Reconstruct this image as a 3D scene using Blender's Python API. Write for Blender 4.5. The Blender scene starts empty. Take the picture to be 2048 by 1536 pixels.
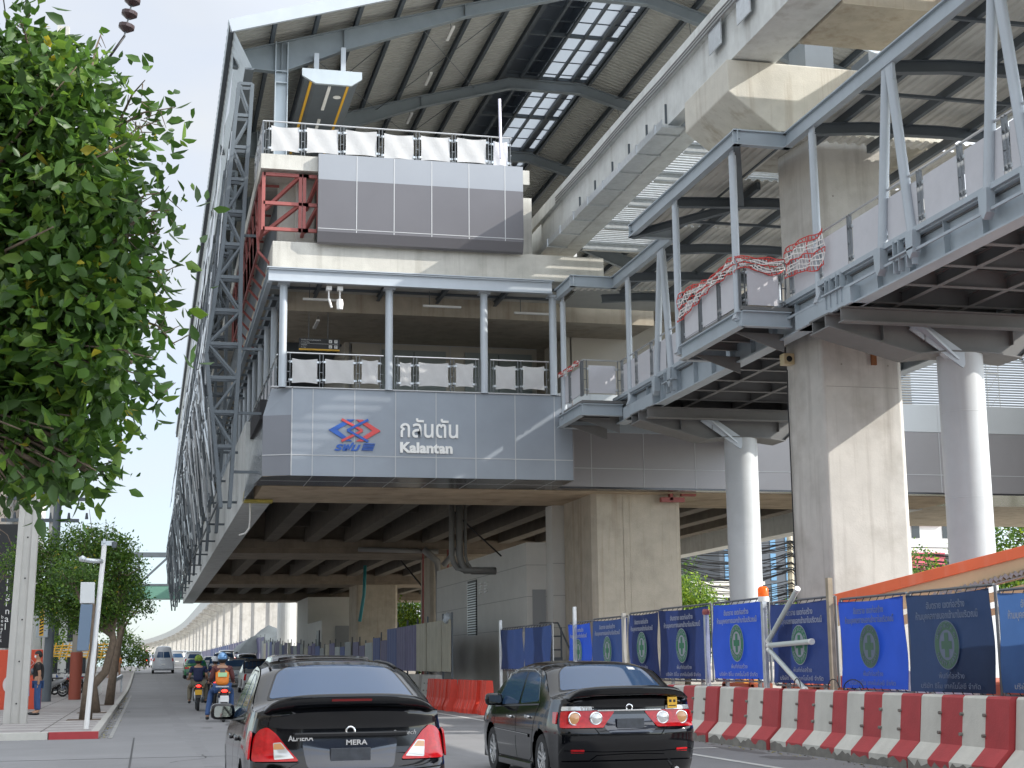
import bpy, bmesh, math, random
import numpy as np
from mathutils import Vector, Matrix
R_ = math.radians
random.seed(7); RNG = np.random.default_rng(7)
SC = bpy.context.scene
COL = SC.collection
# ---------------- camera
CAMH = 1.46
F = 3030.0; TH = math.atan(556/F); ROLL = .0108; YAW = math.atan(739/(F/math.cos(TH)))
cd = bpy.data.cameras.new('camera'); cam = bpy.data.objects.new('camera', cd); COL.objects.link(cam)
cd.sensor_width = 36; cd.lens = F/2048*36; cd.clip_end = 6000; cd.clip_start = .1
_fw = Vector((math.sin(YAW)*math.cos(TH), math.cos(YAW)*math.cos(TH), math.sin(TH)))
_r0 = Vector((math.cos(YAW), -math.sin(YAW), 0)); _u0 = _r0.cross(_fw)
_c, _s = math.cos(ROLL), math.sin(ROLL)
_R = _c*_r0 - _s*_u0; _U = _s*_r0 + _c*_u0
_m = Matrix((( _R.x, _U.x, -_fw.x, 0), (_R.y, _U.y, -_fw.y, 0), (_R.z, _U.z, -_fw.z, CAMH), (0, 0, 0, 1)))
cam.matrix_world = _m
SC.camera = cam
# ---------------- light
SUN = Vector((.92, -.42, .61)).normalized()          # direction towards the sun
elev = math.asin(SUN.z); azim = math.atan2(SUN.x, SUN.y)  # azimuth clockwise from +Y
w = bpy.data.worlds.new('World'); SC.world = w; w.use_nodes = True
nt = w.node_tree; nt.nodes.clear()
out = nt.nodes.new('ShaderNodeOutputWorld'); bg = nt.nodes.new('ShaderNodeBackground')
sky = nt.nodes.new('ShaderNodeTexSky'); sky.sky_type = 'NISHITA'; sky.sun_disc = False
sky.sun_elevation = elev; sky.sun_rotation = azim; sky.air_density = 1.1; sky.dust_density = .7; sky.ozone_density = 2.0
tc = nt.nodes.new('ShaderNodeTexCoord'); mp = nt.nodes.new('ShaderNodeMapping'); mp.inputs['Scale'].default_value = (1.2, 1.2, 3.5)
nz = nt.nodes.new('ShaderNodeTexNoise'); nz.inputs['Scale'].default_value = 1.6; nz.inputs['Detail'].default_value = 5
cr = nt.nodes.new('ShaderNodeValToRGB'); cr.color_ramp.elements[0].position = .36; cr.color_ramp.elements[0].color = (.28, .28, .28, 1)
cr.color_ramp.elements[1].position = .62; cr.color_ramp.elements[1].color = (.92, .92, .92, 1)
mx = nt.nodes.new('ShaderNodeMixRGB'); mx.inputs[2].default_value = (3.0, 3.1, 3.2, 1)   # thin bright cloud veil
L = nt.links.new
L(tc.outputs['Generated'], mp.inputs['Vector']); L(mp.outputs[0], nz.inputs['Vector']); L(nz.outputs['Fac'], cr.inputs['Fac'])
sx = nt.nodes.new('ShaderNodeSeparateXYZ'); L(tc.outputs['Generated'], sx.inputs[0])
mr = nt.nodes.new('ShaderNodeMapRange'); mr.inputs[1].default_value = .02; mr.inputs[2].default_value = .34; mr.inputs[3].default_value = .42; mr.inputs[4].default_value = .92; L(sx.outputs[2], mr.inputs[0])
av = nt.nodes.new('ShaderNodeMath'); av.operation = 'MULTIPLY_ADD'; av.inputs[1].default_value = .48; L(cr.outputs[0], av.inputs[0])
m3 = nt.nodes.new('ShaderNodeMath'); m3.operation = 'MULTIPLY'; m3.inputs[1].default_value = .7; L(mr.outputs[0], m3.inputs[0]); L(m3.outputs[0], av.inputs[2])
tint = nt.nodes.new('ShaderNodeMixRGB'); tint.blend_type = 'MULTIPLY'; tint.inputs[0].default_value = 1; tint.inputs[2].default_value = (.72, .86, 1.06, 1); L(sky.outputs[0], tint.inputs[1])
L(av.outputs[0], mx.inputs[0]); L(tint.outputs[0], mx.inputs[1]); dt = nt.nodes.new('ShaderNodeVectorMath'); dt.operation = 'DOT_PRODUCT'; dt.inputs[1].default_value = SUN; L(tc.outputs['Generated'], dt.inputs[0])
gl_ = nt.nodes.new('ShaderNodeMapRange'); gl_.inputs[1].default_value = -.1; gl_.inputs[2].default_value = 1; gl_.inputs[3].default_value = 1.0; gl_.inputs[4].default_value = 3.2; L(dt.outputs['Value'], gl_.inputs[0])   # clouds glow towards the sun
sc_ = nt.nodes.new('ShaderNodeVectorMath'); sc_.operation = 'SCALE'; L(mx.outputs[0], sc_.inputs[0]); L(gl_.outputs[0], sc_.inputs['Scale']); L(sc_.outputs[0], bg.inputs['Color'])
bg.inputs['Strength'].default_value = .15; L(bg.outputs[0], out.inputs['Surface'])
sd = bpy.data.lights.new('sun', 'SUN'); sd.energy = 3.0; sd.angle = R_(.53); sd.color = (1, .95, .87)
so = bpy.data.objects.new('sun', sd); COL.objects.link(so); so.rotation_euler = SUN.to_track_quat('Z', 'Y').to_euler(); so.location = (60, -60, 80)
SC.view_settings.view_transform = 'Standard'; SC.view_settings.look = 'None'; SC.view_settings.exposure = .93; SC.view_settings.gamma = 1
SC.cycles.max_bounces = 8; SC.cycles.diffuse_bounces = 4; SC.cycles.glossy_bounces = 3; SC.cycles.transparent_max_bounces = 6
# ---------------- materials
MATS = {}
def mat(name, col, rough=.6, metal=0., nscale=0., namt=.0, bump=0., bscale=40., streak=0., streak_col=(.12, .1, .08), spec=.5, coat=0., emit=0., transl=0., stretch=(1, 1, 1), blotch=0., blotch_col=None, alpha=None):
    if name in MATS: return MATS[name]
    m = bpy.data.materials.new(name); m.use_nodes = True; t = m.node_tree; N = t.nodes; K = t.links.new
    b = N['Principled BSDF']; b.inputs['Base Color'].default_value = (*col, 1); b.inputs['Roughness'].default_value = rough
    b.inputs['Metallic'].default_value = metal; b.inputs['Specular IOR Level'].default_value = spec
    if coat: b.inputs['Coat Weight'].default_value = coat; b.inputs['Coat Roughness'].default_value = .04
    if emit: b.inputs['Emission Color'].default_value = (*col, 1); b.inputs['Emission Strength'].default_value = emit
    if alpha is not None: b.inputs['Alpha'].default_value = alpha
    tcn = N.new('ShaderNodeTexCoord'); geo = N.new('ShaderNodeNewGeometry'); src = geo.outputs['Position']
    last = None
    def noise(sc, st=(1, 1, 1), det=6):
        mpn = N.new('ShaderNodeMapping'); mpn.inputs['Scale'].default_value = st; K(src, mpn.inputs['Vector'])
        n = N.new('ShaderNodeTexNoise'); n.inputs['Scale'].default_value = sc; n.inputs['Detail'].default_value = det; n.inputs['Roughness'].default_value = .6
        K(mpn.outputs[0], n.inputs['Vector']); return n
    if namt:
        n = noise(nscale, stretch); mr = N.new('ShaderNodeMapRange'); mr.inputs[1].default_value = .25; mr.inputs[2].default_value = .75
        mr.inputs[3].default_value = 1-namt; mr.inputs[4].default_value = 1+namt; K(n.outputs['Fac'], mr.inputs[0])
        mu = N.new('ShaderNodeVectorMath'); mu.operation = 'SCALE'; mu.inputs[0].default_value = col; K(mr.outputs[0], mu.inputs['Scale'])
        last = mu.outputs[0]
    def over(fac, c, last):
        mm = N.new('ShaderNodeMixRGB'); K(fac, mm.inputs[0]); mm.inputs[2].default_value = (*c, 1)
        if last is None: mm.inputs[1].default_value = (*col, 1)
        else: K(last, mm.inputs[1])
        return mm.outputs[0]
    if blotch:
        n = noise(.9); r = N.new('ShaderNodeMapRange'); r.inputs[1].default_value = .5; r.inputs[2].default_value = .72; r.inputs[3].default_value = 0; r.inputs[4].default_value = blotch
        K(n.outputs['Fac'], r.inputs[0]); last = over(r.outputs[0], blotch_col or tuple(c*.55 for c in col), last)
    if streak:
        n = noise(2.6, (1, 1, .07)); r = N.new('ShaderNodeMapRange'); r.inputs[1].default_value = .52; r.inputs[2].default_value = .75; r.inputs[3].default_value = 0; r.inputs[4].default_value = streak
        K(n.outputs['Fac'], r.inputs[0]); last = over(r.outputs[0], streak_col, last)
        n2 = noise(9, (1, 1, .05)); r2 = N.new('ShaderNodeMapRange'); r2.inputs[1].default_value = .58; r2.inputs[2].default_value = .78; r2.inputs[3].default_value = 0; r2.inputs[4].default_value = streak*.6
        K(n2.outputs['Fac'], r2.inputs[0]); last = over(r2.outputs[0], streak_col, last)
    if last is not None: K(last, b.inputs['Base Color'])
    if bump:
        n = noise(bscale); bn = N.new('ShaderNodeBump'); bn.inputs['Strength'].default_value = bump; bn.inputs['Distance'].default_value = .02
        K(n.outputs['Fac'], bn.inputs['Height']); K(bn.outputs[0], b.inputs['Normal'])
    if transl:
        tr = N.new('ShaderNodeBsdfTranslucent'); tr.inputs['Color'].default_value = (*[min(1, c*1.6) for c in col], 1)
        if last is not None: K(last, tr.inputs['Color'])
        ms = N.new('ShaderNodeMixShader'); ms.inputs[0].default_value = transl
        K(b.outputs[0], ms.inputs[1]); K(tr.outputs[0], ms.inputs[2]); K(ms.outputs[0], N['Material Output'].inputs['Surface'])
    MATS[name] = m; return m
M = dict(
 conc=mat('concrete_pale', (.50, .49, .45), .85, 0, 2.2, .12, .35, 30, .45, (.2, .18, .15), blotch=.35),
 concw=mat('concrete_warm', (.45, .40, .32), .85, 0, 2.0, .14, .35, 30, .5, (.2, .13, .07), blotch=.35),
 concp=mat('concrete_pier', (.53, .51, .47), .85, 0, 1.6, .12, .15, 26, .5, (.2, .17, .14), blotch=.45, blotch_col=(.27, .24, .2)),
 conct=mat('concrete_beam', (.62, .64, .63), .8, 0, 3, .10, .3, 30, .35, (.22, .2, .17), blotch=.3),
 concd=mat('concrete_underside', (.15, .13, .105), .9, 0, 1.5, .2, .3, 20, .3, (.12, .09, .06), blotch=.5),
 steel=mat('steel_blue_grey_paint', (.37, .42, .46), .45, .1, 1.5, .08, .05, 60, .15, (.2, .22, .23)),
 steell=mat('steel_column_paint', (.42, .46, .50), .4, .1, 1.5, .06),
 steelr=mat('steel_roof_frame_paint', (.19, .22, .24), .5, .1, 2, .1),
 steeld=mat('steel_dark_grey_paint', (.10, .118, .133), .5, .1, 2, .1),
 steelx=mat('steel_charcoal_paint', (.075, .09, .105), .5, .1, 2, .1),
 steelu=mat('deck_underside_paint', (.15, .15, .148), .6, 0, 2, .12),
 colpaint=mat('round_column_paint', (.50, .52, .53), .5, 0, 1.2, .07, .1, 20, .22, (.3, .28, .25), blotch=.2),
 sheet=mat('roof_sheet_underside', (.70, .68, .62), .5, 0, 3, .08),
 sheetd=mat('roof_sheet_grey', (.36, .36, .335), .5, 0, 3, .08),
 fascia=mat('eave_sheet_metal', (.42, .47, .5), .4, .3, 3, .05),
 clad=mat('cladding_blue_grey', (.265, .295, .335), .42, .25, .5, .12, .03, 3),
 cladd=mat('cladding_dark_grey', (.19, .20, .225), .45, .2, .7, .06),
 cladg=mat('cladding_mid_grey', (.125, .122, .132), .45, .2, .7, .06),
 cladb=mat('cladding_brown_grey', (.27, .26, .265), .45, .2, .7, .06),
 cladl=mat('cladding_light_grey', (.27, .285, .31), .4, .2, .7, .04),
 cladr=mat('cladding_pale_band', (.50, .52, .53), .4, .2, .7, .04),
 cladm=mat('cladding_mirror_film', (.78, .8, .82), .12, .85, 3, .1, .3, 5),
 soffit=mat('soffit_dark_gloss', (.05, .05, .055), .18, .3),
 joint=mat('joint_sealant', (.48, .49, .50), .7),
 foam=mat('foam_yellow', (.5, .42, .1), .8, 0, 8, .3),
 red=mat('red_primer_steel', (.30, .085, .075), .6, 0, 3, .15),
 white=mat('white_paint', (.78, .78, .76), .5, 0, 3, .05),
 cloth=mat('white_cover_sheet', (.60, .60, .60), .55, 0, 4, .05, .5, 7, transl=.25),
 clothg=mat('grey_cover_sheet', (.52, .52, .55), .55, 0, 3, .05, .2, 7),
 rail=mat('rail_steel', (.55, .56, .57), .3, .7),
 post=mat('rail_post_steel', (.18, .19, .2), .45, .5),
 beige=mat('beige_wall_panel', (.50, .47, .41), .6, 0, 1, .06),
 shut=mat('shutter_grey', (.28, .32, .32), .5, .1, 1, .05),
 pale=mat('pale_block_wall', (.62, .61, .57), .75, 0, 1.2, .06, .15, 15),
 doorg=mat('grey_door', (.30, .31, .31), .5),
 black=mat('black_plastic', (.012, .012, .013), .5),
 rubber=mat('tyre_rubber', (.02, .02, .021), .8),
 yellow=mat('yellow_paint', (.75, .42, .03), .5),
 galv=mat('galvanised_steel', (.55, .58, .6), .35, .6, 8, .15),
 chrome=mat('chrome', (.8, .8, .8), .12, 1),
 asphalt=mat('asphalt', (.215, .215, .22), .8, 0, .35, .14, .35, 90, blotch=.22, blotch_col=(.165, .165, .17)),
 ground=mat('ground_dust', (.34, .31, .27), .95, 0, .5, .2),
 paving=mat('pavement_slabs', (.33, .31, .30), .85, 0, 1.3, .16, .2, 40),
 kerbc=mat('kerb_concrete', (.42, .41, .38), .8, 0, 3, .12),
 paintw=mat('barrier_white', (.56, .55, .50), .7, 0, 3, .09, .2, 30, .2, (.3, .28, .25), blotch=.25, blotch_col=(.4, .39, .35)),
 paintr=mat('barrier_red', (.40, .045, .05), .65, 0, 3, .14, .2, 30, .12, (.2, .06, .05)),
 dirtc=mat('barrier_dirt', (.2, .19, .17), .9, 0, 4, .3, .3, 30),
 line=mat('road_paint', (.55, .55, .53), .7, 0, 6, .15),
 bark=mat('tree_bark', (.14, .105, .075), .9, 0, 8, .3, .6, 25),
 pole=mat('pole_concrete', (.46, .45, .42), .85, 0, 2, .08, .2, 30, .25, (.25, .23, .2)),
 glassw=mat('car_glass', (.035, .075, .15), .04, 0, spec=.45),
 blackp=mat('car_paint_black', (.003, .0035, .005), .10, 0, spec=.35, coat=.35),
)
# ---------------- object helpers
ORG = {}
def org(o): return ORG.get(o.name, Vector((0, 0, 0)))
def link(o): COL.objects.link(o); return o
def tag(o, label=None, cat=None, group=None, kind=None):
    if label: o['label'] = label
    if cat: o['category'] = cat
    if group: o['group'] = group
    if kind: o['kind'] = kind
    return o
def thing(name, label, cat, loc=(0, 0, 0), group=None):
    o = bpy.data.objects.new(name, None); o.location = loc; o.empty_display_size = .2; link(o); ORG[o.name] = Vector(loc)
    return tag(o, label, cat, group)
class MB:
    def __init__(s): s.v = []; s.f = []; s.m = []; s.mats = []
    def mi(s, m):
        if m not in s.mats: s.mats.append(m)
        return s.mats.index(m)
    def add(s, vs, fs, m=None):
        b = len(s.v); s.v += [tuple(v) for v in vs]; k = s.mi(m) if m else 0
        for f in fs: s.f.append([i+b for i in f]); s.m.append(k)
        return s
    def box(s, x0, x1, y0, y1, z0, z1, m=None):
        v = [(x, y, z) for z in (z0, z1) for y in (y0, y1) for x in (x0, x1)]
        return s.add(v, [(0, 2, 3, 1), (4, 5, 7, 6), (0, 1, 5, 4), (2, 6, 7, 3), (0, 4, 6, 2), (1, 3, 7, 5)], m)
    def beam(s, p, q, w, h, m=None, up=(0, 0, 1)):
        p = Vector(p); q = Vector(q); d = (q-p).normalized(); up = Vector(up)
        if abs(d.dot(up)) > .98: up = Vector((0, 1, 0)) if abs(d.y) < .9 else Vector((1, 0, 0))
        x = d.cross(up).normalized(); y = x.cross(d)
        v = [a + x*i*w/2 + y*j*h/2 for a in (p, q) for (i, j) in ((-1, -1), (1, -1), (1, 1), (-1, 1))]
        return s.add(v, [(3, 2, 1, 0), (4, 5, 6, 7), (0, 1, 5, 4), (1, 2, 6, 5), (2, 3, 7, 6), (3, 0, 4, 7)], m)
    def ibeam(s, p, q, w, h, t=.02, m=None):     # I section: two flanges and a web, upright
        p = Vector(p); q = Vector(q); z = Vector((0, 0, 1)); d = (q-p).normalized(); u = (d.cross(z).normalized()).cross(d)
        s.beam(p+u*(h/2-t/2), q+u*(h/2-t/2), w, t, m); s.beam(p-u*(h/2-t/2), q-u*(h/2-t/2), w, t, m); s.beam(p, q, t*.7, h-2*t, m); return s
    def tube(s, pts, r, n=10, m=None, caps=True):
        if len(pts) == 2 and not isinstance(r, (list, tuple)): r = [r, r]
        if not isinstance(r, (list, tuple)): r = [r]*len(pts)
        P = [Vector(p) for p in pts]; rings = []; ref = None
        for i, p in enumerate(P):
            d = (P[min(i+1, len(P)-1)]-P[max(i-1, 0)]).normalized()
            if ref is None: ref = Vector((0, 0, 1)) if abs(d.z) < .9 else Vector((1, 0, 0))
            x = d.cross(ref).normalized(); y = x.cross(d).normalized(); ref = y.cross(x)*-1 if False else ref
            if abs(d.dot(ref)) > .97: ref = Vector((0, 1, 0)); x = d.cross(ref).normalized(); y = x.cross(d)
            rings.append([p + (x*math.cos(2*math.pi*k/n)+y*math.sin(2*math.pi*k/n))*r[i] for k in range(n)])
        v = [q for rg in rings for q in rg]; f = []
        for i in range(len(P)-1):
            for k in range(n): f.append((i*n+k, i*n+(k+1) % n, (i+1)*n+(k+1) % n, (i+1)*n+k))
        if caps: f.append(tuple(range(n))[::-1]); f.append(tuple(range((len(P)-1)*n, len(P)*n)))
        return s.add(v, f, m)
    def prism(s, poly, axis, a, b, m=None):      # poly in the other two axes (in x,y,z order), extruded from a to b
        n = len(poly)
        def mk(t, u, c): return {'x': (c, t, u), 'y': (t, c, u), 'z': (t, u, c)}[axis]
        v = [mk(t, u, a) for t, u in poly]+[mk(t, u, b) for t, u in poly]
        return s.add(v, [tuple(range(n)), tuple(range(2*n-1, n-1, -1))]+[(i, i+n, (i+1) % n+n, (i+1) % n) for i in range(n)], m)
    def quad(s, a, b, c, d, m=None): return s.add([a, b, c, d], [(0, 1, 2, 3)], m)
    def lathe(s, prof, c, axis='z', n=20, m=None):
        v = []; f = []
        for (r, h) in prof:
            for k in range(n):
                a = 2*math.pi*k/n; ca, sa = r*math.cos(a), r*math.sin(a)
                v.append({'z': (c[0]+ca, c[1]+sa, c[2]+h), 'x': (c[0]+h, c[1]+ca, c[2]+sa), 'y': (c[0]+ca, c[1]+h, c[2]+sa)}[axis])
        for i in range(len(prof)-1):
            for k in range(n): f.append((i*n+k, i*n+(k+1) % n, (i+1)*n+(k+1) % n, (i+1)*n+k))
        return s.add(v, f, m)
    def mesh(s, name, m=None, off=Vector((0, 0, 0)), smooth=False, fix=True):
        me = bpy.data.meshes.new(name); me.from_pydata([(v[0]-off[0], v[1]-off[1], v[2]-off[2]) for v in s.v], [], s.f)
        mats = s.mats or [m or M['conc']]
        for q in mats: me.materials.append(q)
        if len(mats) > 1: me.polygons.foreach_set('material_index', s.m)
        if fix:
            bm = bmesh.new(); bm.from_mesh(me); bmesh.ops.recalc_face_normals(bm, faces=bm.faces); bm.to_mesh(me); bm.free()
        if smooth: me.shade_smooth()
        me.update(); return me
    def build(s, name, m=None, parent=None, smooth=False, bevel=0, fix=True, auto=False):
        off = org(parent) if parent else Vector((0, 0, 0))
        o = bpy.data.objects.new(name, s.mesh(name, m, off, smooth or auto, fix)); link(o)
        if parent: o.parent = parent; ORG[o.name] = off
        if auto:
            try:
                o.data.set_sharp_from_angle(angle=R_(38))
            except Exception: pass
        if bevel:
            bv = o.modifiers.new('bevel', 'BEVEL'); bv.width = bevel; bv.segments = 2; bv.limit_method = 'ANGLE'
        return o
    def top(s, name, m, label, cat, group=None, kind=None, loc=None, **k):
        """a thing that is one mesh, its origin at loc"""
        loc = Vector(loc) if loc else Vector(np.mean(np.array(s.v), axis=0)[:2].tolist()+[min(v[2] for v in s.v)])
        sm = k.get('smooth', False) or k.get('auto', False)
        o = bpy.data.objects.new(name, s.mesh(name, m, loc, sm)); o.location = loc; link(o); ORG[o.name] = loc
        if k.get('auto'): o.data.set_sharp_from_angle(angle=R_(38))
        if k.get('bevel'):
            bv = o.modifiers.new('bevel', 'BEVEL'); bv.width = k['bevel']; bv.segments = 2; bv.limit_method = 'ANGLE'
        return tag(o, label, cat, group, kind)
def copy_tree(o, parent=None, loc=None, label=None):
    c = o.copy(); link(c); ORG[c.name] = org(o).copy()
    if parent: c.parent = parent
    if loc is not None: c.location = loc
    if label: c['label'] = label
    for ch in o.children: copy_tree(ch, c)
    return c
def gz(y):      # the road climbs gently towards the far crest
    if y < 82: return 0.
    t = min(1, (y-82)/85); return 1.25*t*t*(3-2*t)
_TX = {}
def text_part(name, s, size, m, parent, pos, face='-y', bold=0, ext=.012, align='LEFT', shear=0, spacing=1.0, sx=1.0, fitw=None):
    cu = bpy.data.curves.new('t', 'FONT'); cu.body = s; cu.size = size; cu.extrude = ext; cu.offset = bold; cu.align_x = align; cu.shear = shear; cu.space_character = spacing; cu.resolution_u = 3
    t = bpy.data.objects.new('t', cu); link(t); dg = bpy.context.evaluated_depsgraph_get(); dg.update()
    me = bpy.data.meshes.new_from_object(t.evaluated_get(dg)); bpy.data.objects.remove(t)
    if fitw:
        xs = [v.co.x for v in me.vertices]; sx = fitw/max(1e-6, max(xs)-min(xs))
    rot = {'-y': Matrix(((1, 0, 0), (0, 0, -1), (0, 1, 0))), '-x': Matrix(((0, 0, -1), (-1, 0, 0), (0, 1, 0)))}[face]
    off = org(parent) if parent else Vector((0, 0, 0)); p = Vector(pos)-off
    for v in me.vertices: v.co = rot @ Vector((v.co.x*sx, v.co.y, v.co.z)) + p
    me.name = name; me.materials.clear(); me.materials.append(m)
    o = bpy.data.objects.new(name, me); link(o)
    if parent: o.parent = parent; ORG[o.name] = off
    return o
# ================= SETTING =================
def ystations(a, b, near=2., far=12.):
    ys = [a]
    while ys[-1] < b: ys.append(min(b, ys[-1]+(near if ys[-1] < 200 else far)))
    return ys
def strip(name, m, xs, y0, y1, dz, kind='structure', label=None, far=14.):
    """a sheet following the road's height; xs = (x left, x right) or functions of y"""
    mb = MB(); Y = ystations(y0, y1, 3., far); xl, xr = xs
    v = []
    for y in Y: v += [((xl(y) if callable(xl) else xl), y, gz(y)+dz), ((xr(y) if callable(xr) else xr), y, gz(y)+dz)]
    mb.add(v, [(2*i, 2*i+1, 2*i+3, 2*i+2) for i in range(len(Y)-1)], m)
    return tag(mb.build(name), label, None, None, kind)
strip('ground', M['ground'], (-3500, 3500), -300, 4500, -.05, far=150)
KX = -.9    # left kerb
strip('road', M['asphalt'], (-30, 60), -60, 33.0, 0.0)
road2 = strip('road', M['asphalt'], (KX, 11.2), 33.0, 900, 0.0); road2.name = 'road_ahead'
# pavement: raised slab left of the kerb, from Y=33.2 on
mb = MB(); Y = ystations(33.2, 500, 3.); n = len(Y)
v = []
for y in Y: v += [(-60, y, gz(y)+.13), (KX-.16, y, gz(y)+.13)]
mb.add(v, [(2*i, 2*i+1, 2*i+3, 2*i+2) for i in range(n-1)], M['paving'])
tag(mb.build('pavement'), kind='structure')
mb = MB(); v = []
for y in Y: v += [(KX-.16, y, gz(y)+.14), (KX, y, gz(y)+.14), (KX, y, gz(y)-.05), (KX-.16, y, gz(y)-.05)]
fs = []
for i in range(n-1):
    for k in range(4): fs.append((4*i+k, 4*i+(k+1) % 4, 4*i+4+(k+1) % 4, 4*i+4+k))
mb.add(v, fs, M['kerbc']); tag(mb.build('kerb'), kind='structure')
# pavement joints (real grooves read as thin dark lines)
mb = MB(); jm = mat('slab_joint', (.12, .11, .10), .9)
for i in range(26): mb.box(-7, KX-.2, 34.5+i*1.6, 34.53+i*1.6, .13, .134, jm)
for x in (-2.1, -3.3, -4.5, -5.7): mb.box(x, x+.03, 33.4, 80, .13, .133, jm)
tag(mb.build('pavement_joints'), kind='structure')
# kerb across the end of the pavement, red and white blocks
mb = MB(); k = 0; x = KX
while x > -9:
    mb.box(x-.98, x, 33.0, 33.2, -.02, .145, M['paintr'] if (k % 2 == 0 and x > -5) else M['paintw'] if x > -5 else M['kerbc']); x -= 1.0; k += 1
tag(mb.build('kerb_end'), kind='structure')
# road markings
mb = MB(); 
for i in range(16):
    y = 17+i*7.0
    mb.box(3.42, 3.54, y, y+2.2, gz(y)+.004, gz(y)+.008, M['line'])
mb.box(8.35, 8.47, 12, 80, .004, .008, M['line']); mb.box(7.2, 9.4, 24.6, 24.75, .004, .008, M['line'])
mb.box(-.7, -.62, 33, 80, .004, .008, mat('worn_line', (.3, .3, .29), .8, 0, 5, .3))
tag(mb.build('road_markings'), kind='structure')
# expansion seam and dark patches
mb = MB(); sm = mat('tar_seam', (.04, .04, .042), .6)
mb.box(-.2, -.17, 12, 33, .003, .0045, sm); mb.box(-9, 1.5, 25.8, 25.83, .003, .0045, sm)
for (x, y, a, b) in ((-4.4, 27, 1.4, .9), (2.8, 33, 1.1, 6), (6.2, 38, 1.0, 8)): mb.box(x, x+a, y, y+b, .002, .0036, mat('asphalt_patch', (.14, .14, .145), .85, 0, 2, .15))
tag(mb.build('road_repairs'), kind='structure')
# oil and tyre darkening is in the asphalt; far hills
mb = MB(); v = []; f = []
for i in range(41):
    x = -900+i*55; h = 22+16*math.sin(i*.5)+9*math.sin(i*1.31+1)
    v += [(x, 3000, -20), (x, 3000+200, h)]
    if i: f.append((2*i-2, 2*i, 2*i+1, 2*i-1))
mb.add(v, f, mat('far_hill', (.25, .3, .3), .95)); tag(mb.build('hills'), kind='structure')

# ================= STATION =================
CX = 15.3
st = thing('elevated_station', 'unfinished elevated station with pitched steel roof, grey cladding and a name across its front', 'station', (CX, 44, 0))
Y0, Y1 = 44.0, 137.0
NF = 11; FS = 8.85; FY = [48.5+FS*i for i in range(NF)]
# --- concourse slab and ribs
mb = MB()
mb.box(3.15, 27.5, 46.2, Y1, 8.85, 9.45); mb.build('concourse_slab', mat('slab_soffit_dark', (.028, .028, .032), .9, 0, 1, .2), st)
mb = MB(); mb.box(3.0, 3.9, 50.6, Y1, 6.8, 9.44); mb.box(26.7, 27.6, 50.6, Y1, 6.8, 9.44); mb.build('edge_beam', M['conct'], st)
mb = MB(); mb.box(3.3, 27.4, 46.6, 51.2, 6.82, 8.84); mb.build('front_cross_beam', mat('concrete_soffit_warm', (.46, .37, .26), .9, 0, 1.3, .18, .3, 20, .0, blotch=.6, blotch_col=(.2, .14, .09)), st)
for yy in (75.0, 104.5, 131.5):
    mb = MB(); mb.box(3.92, 26.68, yy, yy+4.6, 6.82, 8.84); mb.box(3.92, 26.68, yy-.25, yy, 7.05, 7.5); mb.build('cross_beam', mat('concrete_cross_beam', (.26, .215, .165), .9, 0, 1.5, .2, .3, 20, .4, (.12, .09, .06), blotch=.4), st)
segs = [(51.2, 74.75), (79.6, 104.25), (109.1, 131.25)]
for a, b in segs:
    for k in range(11):
        x = 5.7+1.95*k
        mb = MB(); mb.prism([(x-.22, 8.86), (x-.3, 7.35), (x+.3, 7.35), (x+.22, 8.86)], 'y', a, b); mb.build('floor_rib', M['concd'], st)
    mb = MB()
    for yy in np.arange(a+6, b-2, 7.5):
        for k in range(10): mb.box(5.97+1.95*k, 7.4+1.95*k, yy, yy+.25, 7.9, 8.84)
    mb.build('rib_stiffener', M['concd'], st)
# --- front fascia with the name
def clad_front(name, x0, x1, y, z0, z1, m, th=.12): 
    mb = MB(); mb.box(x0, x1, y, y+th, z0, z1, m); return mb.build(name, m, st)
pr_ = random.Random(12); xs_p = [3.93, 4.54, 5.77, 6.99, 8.21, 9.42, 10.64, 11.87, 12.44]
def panels(xs, zs, y, m, amp=.006):
    mb = MB()
    for a, b in zip(xs, xs[1:]):
        for c, d in zip(zs, zs[1:]):
            o = [y+.0065+pr_.uniform(-amp, amp) for _ in range(4)]; v = [(a+.006, o[0], c+.006), (b-.006, o[1], c+.006), (b-.006, o[2], d-.006), (a+.006, o[3], d-.006)]
            mb.add(v+[(p_[0], y+.12, p_[2]) for p_ in v], [(0, 1, 2, 3), (7, 6, 5, 4), (0, 4, 5, 1), (1, 5, 6, 2), (2, 6, 7, 3), (3, 7, 4, 0)], m)
    return mb
panels(xs_p, [6.85, 7.46, 9.44], 44.0, M['clad']).build('fascia_cladding', None, st, fix=False)
mb = MB(); mb.quad((3.12, 44.35, 6.86), (3.93, 44.003, 6.86), (3.93, 44.003, 8.64), (3.12, 44.35, 8.64), M['cladd'])
mb.quad((3.12, 44.35, 8.64), (3.93, 44.003, 8.64), (3.93, 44.003, 9.44), (3.35, 44.35, 9.44), M['clad'])
mb.build('corner_cladding', None, st, fix=False)
# side cladding still in protective film
mb = MB(); mb.quad((3.12, 44.35, 6.86), (3.35, 44.35, 9.44), (3.3, 50.6, 9.44), (2.95, 50.6, 6.75), M['cladm']); mb.quad((2.95, 50.6, 6.75), (3.3, 50.6, 9.44), (3.3, 50.9, 9.44), (2.95, 50.9, 6.75), M['foam'])
mb.build('film_covered_cladding', None, st, fix=False)
mb = MB(); mb.box(2.98, 3.9, 50.2, 50.7, 6.72, 6.80); mb.build('foam_edge', M['foam'], st)
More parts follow.
